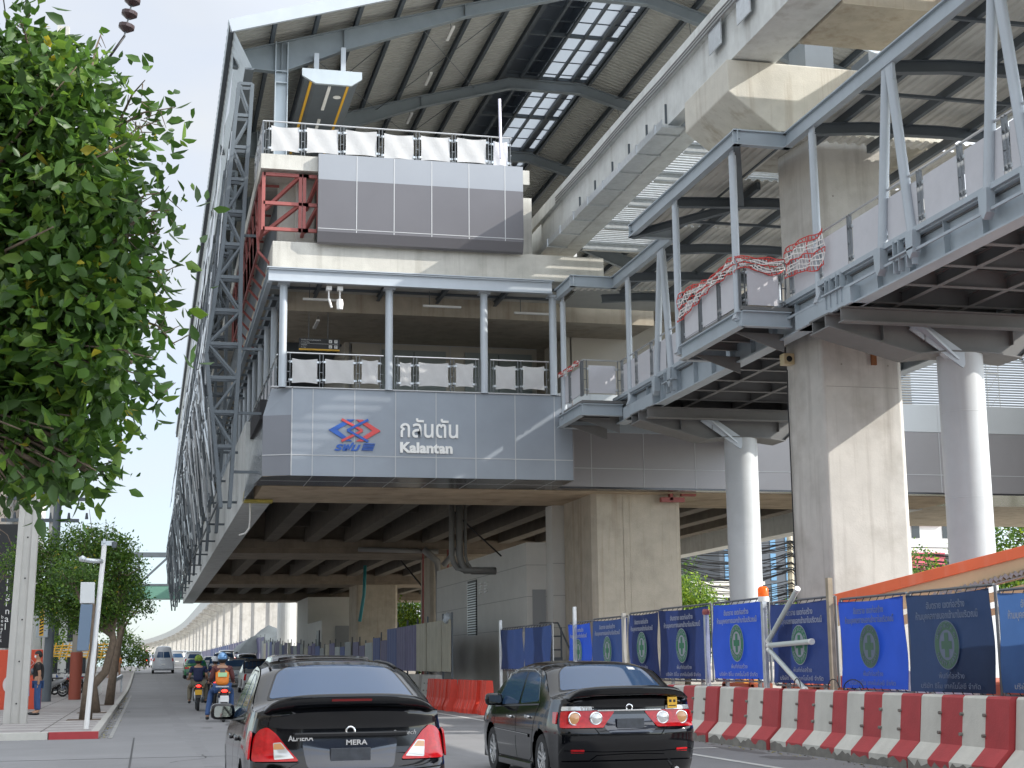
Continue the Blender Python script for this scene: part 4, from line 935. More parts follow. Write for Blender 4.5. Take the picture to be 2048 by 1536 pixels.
# ---- banners on frames behind the barriers
def banner_mat(nm, c): return mat(nm, c, .55, 0, 2, .1, .25, 6, transl=.4, spec=.3)
bb = banner_mat('banner_sunlit_blue', (.016, .055, .34)); bn = banner_mat('banner_shaded_or_plain_navy', (.022, .045, .14)); bm_ = banner_mat('banner_shaded_blue', (.018, .034, .125)); bf = banner_mat('banner_part_lit_blue', (.05, .12, .30)); bd = banner_mat('banner_deep_shaded_blue', (.018, .035, .085))  # sun from behind and footbridge shade are put into these banner blues
gw = mat('banner_print_white', (.30, .32, .38), .6); gwf = mat('banner_print_faded', (.12, .15, .22), .6); ggr = mat('banner_print_green', (.03, .17, .09), .6); ggf = mat('banner_print_green_faded', (.05, .12, .08), .6)
def banner(y0, y1, z0, z1, cm, lb, emblem=1, faded=0, x=10.85, lean=0., plain=False, grp='blue site banners above the barriers', legs=True):
    t = thing('site_banner', lb, 'banner', (x, (y0+y1)/2, 0), grp); W_ = y1-y0; H_ = z1-z0
    v = []; nx, nz_ = 18, 10
    def P(u, w_): return (x+.03*math.sin(u*17+y0)*(.3+.7*w_)*.5+.02*math.sin(u*7+w_*6+y0*3)-lean*w_, y1-W_*u, z0+H_*w_ - .03*math.sin(math.pi*u)*w_)
    for j in range(nz_+1):
        for i in range(nx+1): v.append(P(i/nx, j/nz_))
    mb = MB(); mb.add(v, [(j*(nx+1)+i, j*(nx+1)+i+1, (j+1)*(nx+1)+i+1, (j+1)*(nx+1)+i) for j in range(nz_) for i in range(nx)], cm); mb.build('banner_sheet', None, t, smooth=True, fix=False)
    fr = MB()
    for (a, b) in (((y1+.03, z0-.04), (y1+.03, z1+.04)), ((y0-.03, z0-.04), (y0-.03, z1+.04)), ((y0, z0-.04), (y1, z0-.04)), ((y0, z1+.04), (y1, z1+.04))):
        fr.tube([(x+.05-lean*(a[1] > z0+.5), a[0], a[1]), (x+.05-lean*(b[1] > z0+.5), b[0], b[1])], .022, 6, M['post'])
    if legs:
        for yy in (y0+W_*.2, y1-W_*.2): fr.box(x+.03, x+.09, yy-.03, yy+.03, .0, z0, M['post'])
    fr.build('banner_frame', None, t)
    lc = MB()
    for k in range(9):
        yy = y0+W_*(k+.5)/9; lc.tube([(x-.01-lean, yy, z1-.03), (x+.05-lean, yy+.02, z1+.05)], .008, 4, M['black']); lc.tube([(x-.01, yy, z0+.02), (x+.05, yy+.02, z0-.05)], .008, 4, M['black'])
    lc.build('lacing', None, t)
    if plain: return t
    pw, pg = (gwf, ggf) if faded else (gw, ggr); xc = x-.045-lean*.5; yc = (y0+y1)/2; zc = z0+H_*.5
    text_part('banner_lettering', 'อันตราย เขตก่อสร้าง', .13, pw, t, (xc-lean*.4, y1-W_*.27, z0+H_*.84), '-x', ext=.001, bold=.002, fitw=W_*.46)
    text_part('banner_lettering', 'ห้ามบุคคลภายนอกเข้ามาในบริเวณนี้', .13, pw, t, (xc-lean*.35, y1-W_*.13, z0+H_*.735), '-x', ext=.001, bold=.002, fitw=W_*.74)
    text_part('banner_lettering', 'พื้นที่ก่อสร้าง', .1, pw, t, (xc+lean*.3, y1-W_*.38, z0+H_*.14), '-x', ext=.001, fitw=W_*.3)
    text_part('banner_lettering', 'บริษัท ซิโน เทคโนโลยี จำกัด', .1, pw, t, (xc+lean*.4, y1-W_*.15, z0+H_*.04), '-x', ext=.001, fitw=W_*.7)
    def disc(r0, r1, m, dx):
        e = MB(); vv = []; N_ = 40
        for k in range(N_):
            a = 2*math.pi*k/N_
            for r in (r0, r1): vv.append((xc-dx, yc+r*math.cos(a), zc-.03*H_+r*math.sin(a)))
        e.add(vv, [(2*k, 2*k+1, (2*k+3) % (2*N_), (2*k+2) % (2*N_)) for k in range(N_)], m); return e
    R = H_*.245
    e = disc(.0, R, pw, .002); e2 = disc(R*.62, R*.96, pg, .004); e.v += e2.v; b_ = 80
    e.f += [[i+b_ for i in f] for f in e2.f]; mi2 = e.mi(pg); e.m += [mi2]*len(e2.f)
    zc2 = zc-.03*H_; q = R*.16
    e.add([(xc-.005, yc+a, zc2+b) for a, b in ((-q, -R*.5), (q, -R*.5), (q, -q), (R*.42, -q), (R*.42, q), (q, q), (q, R*.5), (-q, R*.5), (-q, q), (-R*.42, q), (-R*.42, -q), (-q, -q))], [tuple(range(12))], pg)
    e.build('emblem', None, t, fix=False)
    def arc(s, r, a0, a1, up):
        n_ = len(s)
        for k, ch in enumerate(s):
            if ch == ' ': continue
            a = a0+(a1-a0)*k/(n_-1); me = TXC.get((ch, up))
            if me is None:
                o = text_part('emblem_letter', ch, .085, pw, None, (0, 0, 0), '-x', ext=.0008, bold=.001, align='CENTER'); me = o.data; bpy.data.objects.remove(o); TXC[(ch, up)] = me
            yy, z2 = yc-r*math.cos(a), zc2+r*math.sin(a); ang = a-math.pi/2 if up else a+math.pi/2
            c_, s_ = math.cos(ang), math.sin(ang)
            for f_, poly in ((0, 0),): 
                base = len(letters.v); letters.v += [(xc-.007+v_.co.x, yy+(v_.co.y*c_+v_.co.z*s_)*1.0, z2+(v_.co.z*c_-v_.co.y*s_)) for v_ in me.vertices]
                for pl in me.polygons: letters.f.append([base+i for i in pl.vertices]); letters.m.append(0)
    letters = MB(); letters.mi(pw)
    arc('SAFETY FIRST', R*.86, math.pi*1.15, math.pi*1.85, False)
    arc('ปลอดภัยไว้ก่อน', R*.72, math.pi*.86, math.pi*.14, True)
    letters.build('emblem_lettering', pw, t, fix=False)
    return t
TXC = {}
BN = [(37.0, 39.1, 1.05, 2.42, bb, 'small safety banner in a sunlit bright blue tone, farthest from the camera, behind the sedan roof', 0), (34.1, 36.9, 1.05, 2.45, bn, 'banner with green cross in a shaded dark navy tone, right of the far bright blue one', 0), (31.8, 33.9, 1.08, 2.50, bm_, 'narrow banner with green cross in a shaded navy tone, third in the row', 0),
      (28.7, 31.7, 1.08, 2.52, bm_, 'wide banner with green cross in a shaded navy tone, just left of the bright blue one', 0), (25.8, 28.5, 1.10, 2.52, bb, 'banner with green cross in a sunlit bright blue tone, left of the tube arrow', 0), (23.05, 25.55, 1.05, 2.42, bm_, 'banner in a shaded navy tone that carries the white tube arrow', 0),
      (20.6, 22.8, 1.0, 2.36, bb, 'creased banner in a sunlit blue tone with greyish cross, right of the tube arrow', 1), (18.2, 20.5, .98, 2.36, bd, 'banner in a very dark shaded tone with faded green cross, near the right edge', 1), (15.8, 18.05, 1.0, 2.28, bf, 'banner in a part lit blue tone, cut off by the right edge of the picture', 0)]
for (a, b, z0, z1, cm, lb, fd) in BN: banner(a, b, z0, z1, cm, lb, faded=fd, lean=.0)
for (a, b, lb) in ((43.7, 46.6, 'plain dark blue sheet left of the stair cage, beside a white post'), (40.6, 43.6, 'plain grey blue sheet between the white post and the stair cage')): banner(a, b, 1.25, 2.45, bn, lb, plain=True, grp='plain sheets beside the stair', x=10.75)
# posts between banners
for (y, h, m_, lb) in ((46.75, 2.75, M['galv'], 'white steel post left of the plain dark sheets'), (38.2, 2.85, M['galv'], 'tall galvanised post in front of the far bright blue banner'), (35.45-1.45, 2.55, M['pole'], 'pale post between the navy banners'), (22.93, 2.75, mat('weathered_timber', (.32, .27, .2), .85, 0, 5, .2), 'weathered timber post right of the arrow banner'), (25.68, 2.48, M['galv'], 'thin pale post under the orange beacon'), (28.6, 2.4, M['galv'], 'thin pale pipe with a red cap left of the bright blue banner')):
    mb = MB(); mb.box(10.72, 10.80, y-.05, y+.05, 0, h, m_)
    if 'cap' in lb: mb.lathe([(0, -.06), (.07, -.06), (.08, 0), (.06, .05), (0, .05)], (10.76, y, h), 'z', 12, M['red'])
    mb.top('fence_post', None, lb, 'post', 'posts between the banners', loc=(10.76, y, 0))
bc = thing('warning_beacon', 'orange warning beacon on a white base above the arrow banner', 'beacon', (10.78, 25.72, 2.48))
mb = MB(); mb.lathe([(.0, 0), (.10, 0), (.10, .09), (.0, .09)], (10.78, 25.72, 2.48), 'z', 16); mb.build('base', M['white'], bc)
mb = MB(); mb.lathe([(.095, .09), (.095, .23), (.06, .27), (0, .28)], (10.78, 25.72, 2.48), 'z', 16); mb.build('lens', mat('beacon_orange', (.9, .22, .02), .25, transl=.5), bc, smooth=True)
ar = thing('tube_arrow', 'arrow made of three white lamp tubes pointing left on a navy banner', 'arrow sign', (10.7, 24.4, 1.7))
tb = mat('lamp_tube_grey_white', (.55, .6, .58), .35)
for (p, q) in (((25.42, 1.78), (24.1, 2.62)), ((25.4, 1.70), (23.62, 1.74)), ((25.4, 1.62), (23.95, .95))):
    P_, Q_ = Vector((10.72, p[0], p[1])), Vector((10.72, q[0], q[1])); d_ = (Q_-P_).normalized(); mb = MB(); mb.tube([P_, Q_], .045, 12, tb); 
    for e_ in (P_, Q_): mb.tube([e_-d_*.03, e_+d_*.03], .052, 12, M['white'])
    mb.build('lamp_tube', None, ar, auto=True)
mb = MB()
for (y, a) in ((22.6, .3), (21.9, .5), (24.0, .2)): mb.tube([(10.6, y+.35*math.cos(t*.5)*a*2, .98+.16*abs(math.sin(t*.5))) for t in range(0, 13)], .008, 5)
mb.top('loose_wire', M['black'], 'thin black wires looping along the barrier top below the banners', 'wire', kind=None)
# ---- far construction fence panels (grey, purple, blue)
fp = [mat('fence_grey', (.28, .30, .30), .6, 0, 2, .15), mat('fence_purple', (.12, .11, .22), .6, 0, 2, .15), mat('fence_blue', (.06, .09, .25), .6, 0, 2, .1), mat('fence_beige', (.38, .36, .28), .6, 0, 1.5, .15), mat('fence_pale', (.38, .42, .42), .6, 0, 2, .1)]
def fpanel(x0, y0, x1, y1, z0, z1, m, lb, grp):
    mb = MB(); zz_ = gz(y0)
    n_ = 8; v = []
    for i in range(n_+1):
        t_ = i/n_; x = x0+(x1-x0)*t_; y = y0+(y1-y0)*t_; o = .025 if i % 2 else 0
        v += [(x-o, y, zz_+z0), (x-o, y, zz_+z1), (x-o+.03, y, zz_+z1), (x-o+.03, y, zz_+z0)]
    mb.add(v, [(4*i+k, 4*i+(k+1) % 4, 4*i+4+(k+1) % 4, 4*i+4+k) for i in range(n_) for k in range(4)]+[(0, 1, 2, 3), (4*n_+3, 4*n_+2, 4*n_+1, 4*n_)], m)
    mb.box(min(x0, x1)+.05, min(x0, x1)+.11, min(y0, y1), min(y0, y1)+.06, zz_, zz_+z1+.25, M['steeld'])
    return mb.top('site_fence', None, lb, 'fence', grp)
LBF = ['pale grey fence sheet behind the first black sedan', 'purple grey fence sheet behind the first black sedan', 'dark blue fence sheet behind the first black sedan']
specs = [(10.3, 52.6, 54.1, 3, 'dark fence sheet beside the stained pier, with a plastic bag on top'), (10.3, 54.3, 57.2, 3, 'wide beige and grey fence sheet left of the pale technical block'), (10.3, 57.4, 59.5, 3, 'narrow beige fence sheet left of the wide one'), (10.35, 59.9, 62.2, 1, 'purple fence sheet right of the bright gap between piers'), (10.4, 62.6, 65, 1, 'crumpled purple fence sheet in the gap between piers'), (10.45, 65.4, 68, 2, 'navy crumpled fence sheet at the left of the gap between piers')]
for (x, a, b, mi, lb) in specs: fpanel(x, a, x, b, 1.15, 2.95, fp[mi], lb, 'fence sheets under the station')
y = 69.0; k = 0
while y < 150:
    w_ = 1.9+(k % 3)*.3; m = fp[(k*7) % 5] if k % 4 else fp[1]
    fpanel(10.6+.004*(y-70), y, 10.6+.004*(y-70), y+w_, .9, 2.5+.15*math.sin(k*1.7), m, 'grey or purple fence sheet standing in the far row beneath the station', 'far fence sheets'); y += w_+.35+(k % 5 == 4)*.6; k += 1
y = 152; 
while y < 330: fpanel(11.2, y, 11.2, y+4.5, .6, 3.0, fp[2] if int(y) % 2 else fp[1], 'blue fence sheet standing far off beneath the distant viaduct', 'distant blue fence sheets'); y += 6.1
mb = MB()
v_ = []; rq = random.Random(2)
ell_ = [(math.cos(a)*math.cos(b), math.sin(a)*math.cos(b), math.sin(b)) for b in (-1.4, -.8, -.3, .2, .7, 1.3) for a in [2*math.pi*k/10 for k in range(10)]]
for e_ in ell_: q_ = .17*(.7+.5*rq.random()); v_.append((10.28+e_[0]*q_, 52.9+e_[1]*q_, 3.0+e_[2]*q_*1.1))
mb.add(v_, [(j*10+k, j*10+(k+1) % 10, j*10+10+(k+1) % 10, j*10+10+k) for j in range(5) for k in range(10)], mat('plastic_bag', (.6, .66, .72), .3, transl=.3)); mb.top('plastic_bag', None, 'crumpled clear plastic bag on top of the fence sheet', 'bag', smooth=True)
# tarpaulins
def tarp(name, c, w_, d_, h, m, lb, sd=1):
    rr = random.Random(sd); n_ = 12; v = []
    for j in range(n_+1):
        for i in range(n_+1):
            u, t_ = i/n_*2-1, j/n_*2-1; r_ = max(abs(u), abs(t_)); z = h*(1-r_**1.6)+.16*h*math.sin(u*6+sd)*math.cos(t_*5)*(1-r_*.5)+.08*h*rr.random()
            v.append((c[0]+u*w_/2*(1+.06*rr.random()), c[1]+t_*d_/2, c[2]+max(z, 0)))
    mb = MB(); mb.add(v, [(j*(n_+1)+i, j*(n_+1)+i+1, (j+1)*(n_+1)+i+1, (j+1)*(n_+1)+i) for j in range(n_) for i in range(n_)], m); mb.top(name, None, lb, 'tarpaulin', smooth=True)
tarp('tarpaulin', (13.6, 168, 2.6), 8.5, 16, 2.7, mat('tarp_grey', (.13, .15, .16), .6, 0, .5, .2), 'grey green tarpaulin tent peaked over the far end of the site', 3)
tarp('tarpaulin', (14.9, 131, 1.9), 3.6, 4, 1.7, mat('tarp_beige', (.5, .48, .4), .7, 0, 1, .1), 'beige tarpaulin heap beside the round pale column', 8)
mb = MB(); mb.tube([(13.2, 150, 1.0), (13.2, 150, 12.9)], .9, 24); mb.top('round_column', mat('round_col_pale', (.62, .64, .64), .6, 0, .8, .1), 'pale round column beyond the end of the station, left of the cabin', 'column', loc=(13.2, 150, 1))
# technical rooms under the station
tr = thing('technical_block', 'pale block walled plant room under the station, with a tall louvre and grey door', 'plant room', (15, 56, 0))
mb = MB(); mb.box(12.9, 16.6, 51.9, 69, -.05, 5.6); mb.prism([(51.95, -.05), (69, -.05), (69, .1), (60.5, 2.3), (51.95, 2.3)][:2]+[(62.5, -.05), (61.0, 2.4), (51.95, 2.4)][0:0]+[(66.5, .1), (62.5, 2.5), (51.95, 2.5)], 'x', 12.5, 12.9); mb.box(13.62, 14.25, 51.0, 51.9, -.05, 6.84)
mb.build('wall', M['pale'], tr)
mb = MB()
for z in (1.5, 2.6, 3.7, 4.8): mb.box(12.885, 12.9, 51.9, 69, z, z+.015); mb.box(12.9, 13.62, 51.885, 51.9, z, z+.015); mb.box(13.62, 14.25, 50.985, 51.0, z, z+.015)
mb.build('block_joint', mat('joint_dark', (.3, .3, .28), .8), tr)
mb = MB(); mb.box(12.86, 12.9, 60.2, 61.9, 2.45, 4.75, M['black'])
for k in range(22): mb.box(12.83, 12.87, 60.2, 61.9, 2.5+k*.1, 2.54+k*.1, M['galv'])
mb.build('louvre', None, tr)
for y in (58.2, 59.2):
    mb = MB()
    for k in range(4): mb.box(12.84, 12.9, y, y+.45, 4.15+k*.12, 4.2+k*.12)
    mb.build('vent', M['white'], tr)
mb = MB(); mb.box(13.1, 13.58, 51.86, 51.9, 2.1, 3.95); mb.build('door', M['doorg'], tr)
cg = thing('stair_cage', 'grey steel stair platform with cage railing in front of the plant room door', 'stair', (13.4, 51.2, 0))
mb = MB(); mb.box(12.9, 13.7, 50.2, 51.8, 1.45, 1.6); mb.box(12.95, 13.02, 50.25, 50.32, 0, 1.5); mb.box(13.6, 13.67, 50.25, 50.32, 0, 1.5); mb.build('platform', M['steeld'], cg)
mb = MB()
for (a, b) in (((12.92, 50.2, 1.6), (12.92, 50.2, 2.75)), ((13.3, 50.2, 1.6), (13.3, 50.2, 2.75)), ((13.66, 50.2, 1.6), (13.66, 50.2, 2.6)), ((12.92, 50.2, 2.75), (13.55, 50.2, 2.75)), ((12.92, 50.2, 2.3), (13.66, 50.2, 2.3)), ((12.92, 50.2, 1.85), (13.66, 50.2, 1.85)), ((13.55, 50.2, 2.75), (13.9, 49.6, 1.6)), ((13.9, 49.6, 1.6), (13.9, 49.6, 0.6))): mb.tube([a, b], .03, 6)
mb.build('cage_rail', M['steeld'], cg)
c2 = thing('small_cabin', 'small pale cabin with a dark door and slim louvre at the far end', 'cabin', (13.6, 118, 0))
mb = MB(); mb.box(12.4, 15.6, 112, 124, gz(112)-.1, 4.6); mb.box(12.6, 16.6, 124.02, 132.9, gz(125)-.1, 6.80); mb.build('wall', M['pale'], c2)
mb = MB(); mb.box(13.4, 14.9, 111.93, 112, 1.5, 4.2); mb.build('door', M['doorg'], c2)
mb = MB(); mb.box(12.3, 12.4, 113, 114.6, 1.6, 3.9); mb.build('louvre', M['steelx'], c2)
# ---- machine behind the banners: long orange boom on a truck
bo = thing('crane_boom', 'long beige boom with an orange top edge and grey drag chain above the banners', 'crane boom', (13, 21, 2.4))
A_, B_ = Vector((11.6, 24.6, 2.28)), Vector((15.4, 23.2, 3.26)); 
orange = mat('machine_orange', (.55, .11, .035), .4, 0, 2, .1, streak=.15, streak_col=(.6, .5, .45)); cream = mat('machine_cream', (.45, .34, .2), .5, 0, 2, .08)
zz = Vector((0, 0, 1)); C_ = A_+(B_-A_)*1.6
mb = MB(); mb.beam(A_+zz*.17, C_+zz*.17, .5, .19); mb.beam(A_+zz*.16+(B_-A_)*.96, C_+zz*.3, .52, .2); mb.build('boom_flange', orange, bo, bevel=.01)
mb = MB(); mb.beam(A_-zz*.10, C_-zz*.10, .4, .36); mb.beam(A_+zz*.25, C_+zz*.25, .3, .03); mb.build('boom_web', cream, bo)
mb = MB(); a2 = A_+Vector((.6, -.35, -.02)); b2 = C_+Vector((0, -.35, -.14)); n_ = 70
for k in range(n_): p = a2+(b2-a2)*(k/n_); q = a2+(b2-a2)*((k+.55)/n_); mb.beam(p+zz*(.015 if k % 2 else -.015), q+zz*(-.02 if k % 2 else .02), .09, .085)
mb.beam(a2-zz*.07, b2-zz*.07, .1, .02); mb.build('drag_chain', mat('chain_grey', (.22, .22, .23), .5), bo)
mb = MB(); mb.beam(a2-zz*.16+Vector((.5, -.05, 0)), b2-zz*.3, .3, .16); mb.beam(a2-zz*.3+Vector((.9, -.1, 0)), b2-zz*.6, .25, .12); mb.build('lower_arm', cream, bo)
mt_ = thing('mobile_crane', 'red and orange crane truck mostly hidden behind the banners at the right', 'truck', (14.2, 21, 0))
mb = MB(); mb.box(12.2, 14.6, 15.2, 18.6, .7, 2.55); mb.build('cab', mat('machine_red', (.45, .06, .04), .4), mt_, bevel=.12)
mb = MB(); mb.box(12.15, 14.6, 13.0, 24.6, .55, 1.1); mb.build('chassis', orange, mt_, bevel=.04)
mb = MB(); mb.box(12.18, 12.21, 17.2, 18.4, 1.7, 2.25); mb.box(12.17, 12.21, 17.2, 18.4, 1.45, 1.55); mb.build('side_window', mat('pale_blue_glass', (.5, .58, .75), .2), mt_)
for y in (16.2, 19.8, 21.4, 23.6): mb = MB(); mb.lathe([(0, -.15), (.3, -.15), (.45, -.13), (.5, -.08), (.5, .2)], (12.35, y, .5), 'x', 24, M['rubber']); mb.build('wheel', None, mt_, auto=True)
mb = MB(); mb.lathe([(0, -.03), (.09, -.03), (.1, 0)], (12.13, 18.0, .95), 'x', 14, M['white']); mb.build('lamp', None, mt_)
wb = MB(); wb.box(12.0, 12.3, 20.8, 23.4, .5, 1.25); wb.top('white_board', M['white'], 'bright white board low behind the arrow banner gap', 'board')
for (x, y, lb) in ((12.0, 25.6, 'orange machine frame low behind the arrow banner'), (12.2, 27.6, 'orange machine frame low behind the bright blue banner'), (12.0, 30.3, 'orange and yellow machine frame low behind the wide navy banner')):
    mb = MB(); mb.box(x, x+.5, y-.8, y+.8, .85, .98, orange); mb.box(x, x+.1, y-.8, y-.7, 0, 1.15, orange); mb.box(x, x+.1, y+.55, y+.75, 0, 1.25, orange); mb.box(x+.1, x+.45, y-.2, y+.3, .4, 1.15, M['yellow'] if 'yellow' in lb else orange); mb.top('machine_frame', None, lb, 'machine', 'orange machine frames behind the banners', bevel=.02)
# ================= BUILDINGS BEYOND =================
def bld(name, lb, x0, x1, y0, y1, h, wall, win, rows, cols, face, z0=0., inset=.1, ww=.7, wh=.6):
    t = thing(name, lb, 'building', ((x0+x1)/2, (y0+y1)/2, z0)); mb = MB(); mb.box(x0, x1, y0, y1, z0-1, h, wall); mb.box(x0-.2, x1+.2, y0-.2, y1+.2, h, h+.4, wall); mb.build('wall', None, t)
    dz_ = (h-z0)/rows
    for j in range(rows):
        if face in ('-y', 'both'):
            dx = (x1-x0)/cols
            for i in range(cols):
                a = x0+dx*(i+.5-ww/2); mb = MB(); mb.box(a, a+dx*ww, y0-.06, y0+.02, z0+dz_*(j+.5-wh/2), z0+dz_*(j+.5+wh/2)); mb.build('window', win, t)
        if face in ('+x', '-x', 'both'):
            xx = x1 if face != '-x' else x0; c_ = max(2, int(cols*(y1-y0)/(x1-x0))) if face == 'both' else cols; dy = (y1-y0)/c_
            for i in range(min(c_, 14)):
                a = y0+dy*(i+.5-ww/2); mb = MB(); mb.box(xx-.05, xx+.05, a, a+dy*ww, z0+dz_*(j+.5-wh/2), z0+dz_*(j+.5+wh/2)); mb.build('window', win, t)
    return t
blue_g = mat('window_blue_glass', (.12, .24, .38), .15, .2); dark_g = mat('window_dark', (.03, .035, .04), .2)
beige_w = mat('building_beige', (.62, .55, .46), .8, 0, .4, .06); dkb = mat('building_dark', (.07, .08, .095), .5, 0, .2, .1); pk = mat('building_pink_band', (.55, .10, .14), .7)
bld('office_tower', 'beige tower with blue windows at the left, behind the transformers', -14.6, -9.2, 128, 142, 19.5, mat('building_cream', (.66, .64, .58), .8), blue_g, 9, 3, '-y')
bld('apartment_block', 'plain beige building at the far left behind the concrete pole', -16.5, -6.1, 70, 80, 11.5, beige_w, blue_g, 4, 4, '-y', wh=.45)
bld('dark_glass_building', 'dark glass building with white mullions behind the tangled wires', 62, 84, 160, 175, 20, dkb, blue_g, 6, 12, '-y', ww=.35, wh=.9)
t_ = bld('pink_banded_building', 'white building with pink bands between the two right hand columns', 63.2, 72, 120, 130, 14.6, mat('building_white', (.68, .68, .66), .8), dark_g, 4, 3, '-y', ww=.25)
for z in (5.0, 8.9, 12.8): mb = MB(); mb.box(63.0, 67.2, 119.7, 120.0, z, z+1.5); mb.build('pink_band', pk, t_)
bld('white_house', 'white house with small gables seen between the piers beneath the station', 26, 34, 150, 160, 9.2, mat('building_white2', (.7, .72, .76), .8), dark_g, 3, 4, '-y')
bld('pale_warehouse', 'long pale warehouse beyond the yellow green trees', 50, 62, 148, 156, 9, mat('warehouse_pale', (.66, .64, .58), .8), mat('wh_strip', (.5, .55, .5), .6), 3, 1, '-y', ww=.96, wh=.2)
bld('low_shop', 'white low shop at the left, seen under the pavement tree', -12, -4.0, 118, 128, 5.5, mat('shop_white', (.62, .63, .6), .7), dark_g, 2, 4, '-y')
# green pedestrian bridge beyond
pb = thing('green_footbridge', 'green and grey truss footbridge crossing the road behind the station', 'footbridge', (-2, 160, 6))
gm = mat('bridge_green', (.12, .26, .2), .5); 
mb = MB(); mb.box(-16, 10, 160, 163, 8.2, 9.5); mb.build('deck', gm, pb)
mb = MB(); mb.box(-16, 10, 160, 160.3, 12.4, 12.9); mb.box(-16, 10, 159.95, 160.2, 9.5, 9.7)
for k in range(9): x = -16+k*3; mb.beam((x, 160.1, 9.6), (x, 160.1, 12.5), .25, .25); mb.beam((x, 160.1, 9.6) if k % 2 else (x, 160.1, 12.5), (x+3, 160.1, 12.5) if k % 2 else (x+3, 160.1, 9.6), .22, .22)
mb.build('truss', M['steeld'], pb)
mb = MB(); mb.box(-15.4, -14.6, 160.5, 162, 1, 8.2); mb.build('leg', gm, pb)
# ================= LEFT SIDE FURNITURE =================
PZ = .13
up = thing('concrete_pole', 'tall grooved concrete utility pole at the left edge of the picture', 'utility pole', (-3.02, 39.15, PZ))
mb = MB()
for k, (a, b) in enumerate(((-.27, -.11), (-.11, .11), (.11, .27))):
    dd = 0 if k != 1 else .05; s0, s1 = 1.0, .55
    mb.add([(-3.02+a*s0, 39.0+dd, PZ), (-3.02+b*s0, 39.0+dd, PZ), (-3.02+b*s0, 39.3, PZ), (-3.02+a*s0, 39.3, PZ), (-2.62+a*s1, 39.05+dd*.7, 18), (-2.62+b*s1, 39.05+dd*.7, 18), (-2.62+b*s1, 39.3, 18), (-2.62+a*s1, 39.3, 18)], [(3, 2, 1, 0), (4, 5, 6, 7), (0, 1, 5, 4), (1, 2, 6, 5), (2, 3, 7, 6), (3, 0, 4, 7)])
mb.build('shaft', M['pole'], up)
mb = MB()
for k in range(16): x = -3.0+.4*(k*1.0)/18; mb.lathe([(0, -.02), (.022, -.02)], (x, 39.04, .6+k*1.0), 'y', 8)
mb.build('bolt_hole', M['black'], up)
def insul(mb, p, q, n_=7, r=.09):
    P_, Q_ = Vector(p), Vector(q); d_ = (Q_-P_)/n_
    mb.tube([P_, Q_], .015, 5, M['steeld'])
    for k in range(n_): mb.tube([P_+d_*(k+.2), P_+d_*(k+.45), P_+d_*(k+.7)], [r, r*1.0, r*.4], 10, mat('insulator_brown', (.05, .03, .03), .3))
pm_ = thing('transformer_pole', 'grey utility pole with crossarms, insulators and transformers behind the pavement tree', 'utility pole', (-4.0, 66, PZ))
mb = MB(); mb.tube([(-4.0, 66, PZ), (-3.9, 66, 13.0)], [.22, .13], 10); mb.tube([(-5.9, 68, PZ), (-5.8, 68, 11.2)], [.22, .14], 10); mb.build('shaft', M['pole'], pm_)
for z, x0, x1 in ((10.2, -6.3, -1.5), (12.3, -6, -3.0), (8.3, -6.5, -2.6), (7.4, -6, -2.9)): mb = MB(); mb.box(x0, x1, 65.8, 65.95, z, z+.14); mb.build('crossarm', M['steeld'], pm_)
mb = MB(); insul(mb, (-1.6, 65.8, 10.15), (-2.3, 65.8, 9.2)); insul(mb, (-1.5, 65.8, 10.15), (-1.75, 65.8, 9.0)); mb.build('insulator', None, pm_)
mb = MB()
for k in range(6): x = -6.2+k*.72; mb.tube([(x, 65.9, 8.44), (x, 65.9, 8.75)], [.07, .04], 8); mb.tube([(x, 65.9, 7.54), (x, 65.9, 7.8)], [.07, .04], 8)
mb.build('post_insulator', M['steelx'], pm_)
for k in range(3): mb = MB(); mb.lathe([(0, 0), (.34, 0), (.34, .8), (.25, .9), (0, .9)], (-5.2+k*.9, 66.6, 8.5), 'z', 14); mb.build('transformer', M['steeld'], pm_, smooth=False)
near = thing('insulator_string', 'string of dark insulator discs hanging at the top edge left of the roof', 'insulator', (-.4, 22, 13))
mb = MB(); insul(mb, (-.28, 22, 12.6), (-.6, 22, 10.7), 9, .12); mb.build('disc', None, near)
mb = MB(); mb.tube([(-.6, 22, 10.7), (-.8, 22, 10.35), (-1.4, 24, 10.2), (-3.0, 30, 11.5), (-4, 39, 14)], .02, 5); mb.build('cable', M['black'], near, smooth=True)
# overhead wires
def wire(p, q, sag, n_=14): 
    P_, Q_ = Vector(p), Vector(q); return [P_+(Q_-P_)*(k/n_)-Vector((0, 0, sag*4*(k/n_)*(1-k/n_))) for k in range(n_+1)]
for i, (x, z) in enumerate(((-3.6, 13.4), (-3.2, 13.4), (-2.6, 13.2), (-2.2, 13.2))):
    mb = MB(); mb.tube(wire((x, 8, z+3.0), (x-.6, 39, z), .5), .012, 4); mb.tube(wire((x-.6, 39, z), (x-1.6, 66, 12.4), .5), .012, 4); mb.top('overhead_wire', M['black'], ['leftmost overhead wire at the top left corner', 'second overhead wire at the top left corner', 'third overhead wire at the top left, left of the pole', 'overhead wire nearest the pole at the top left'][i], 'wire', 'overhead wires at the top left')
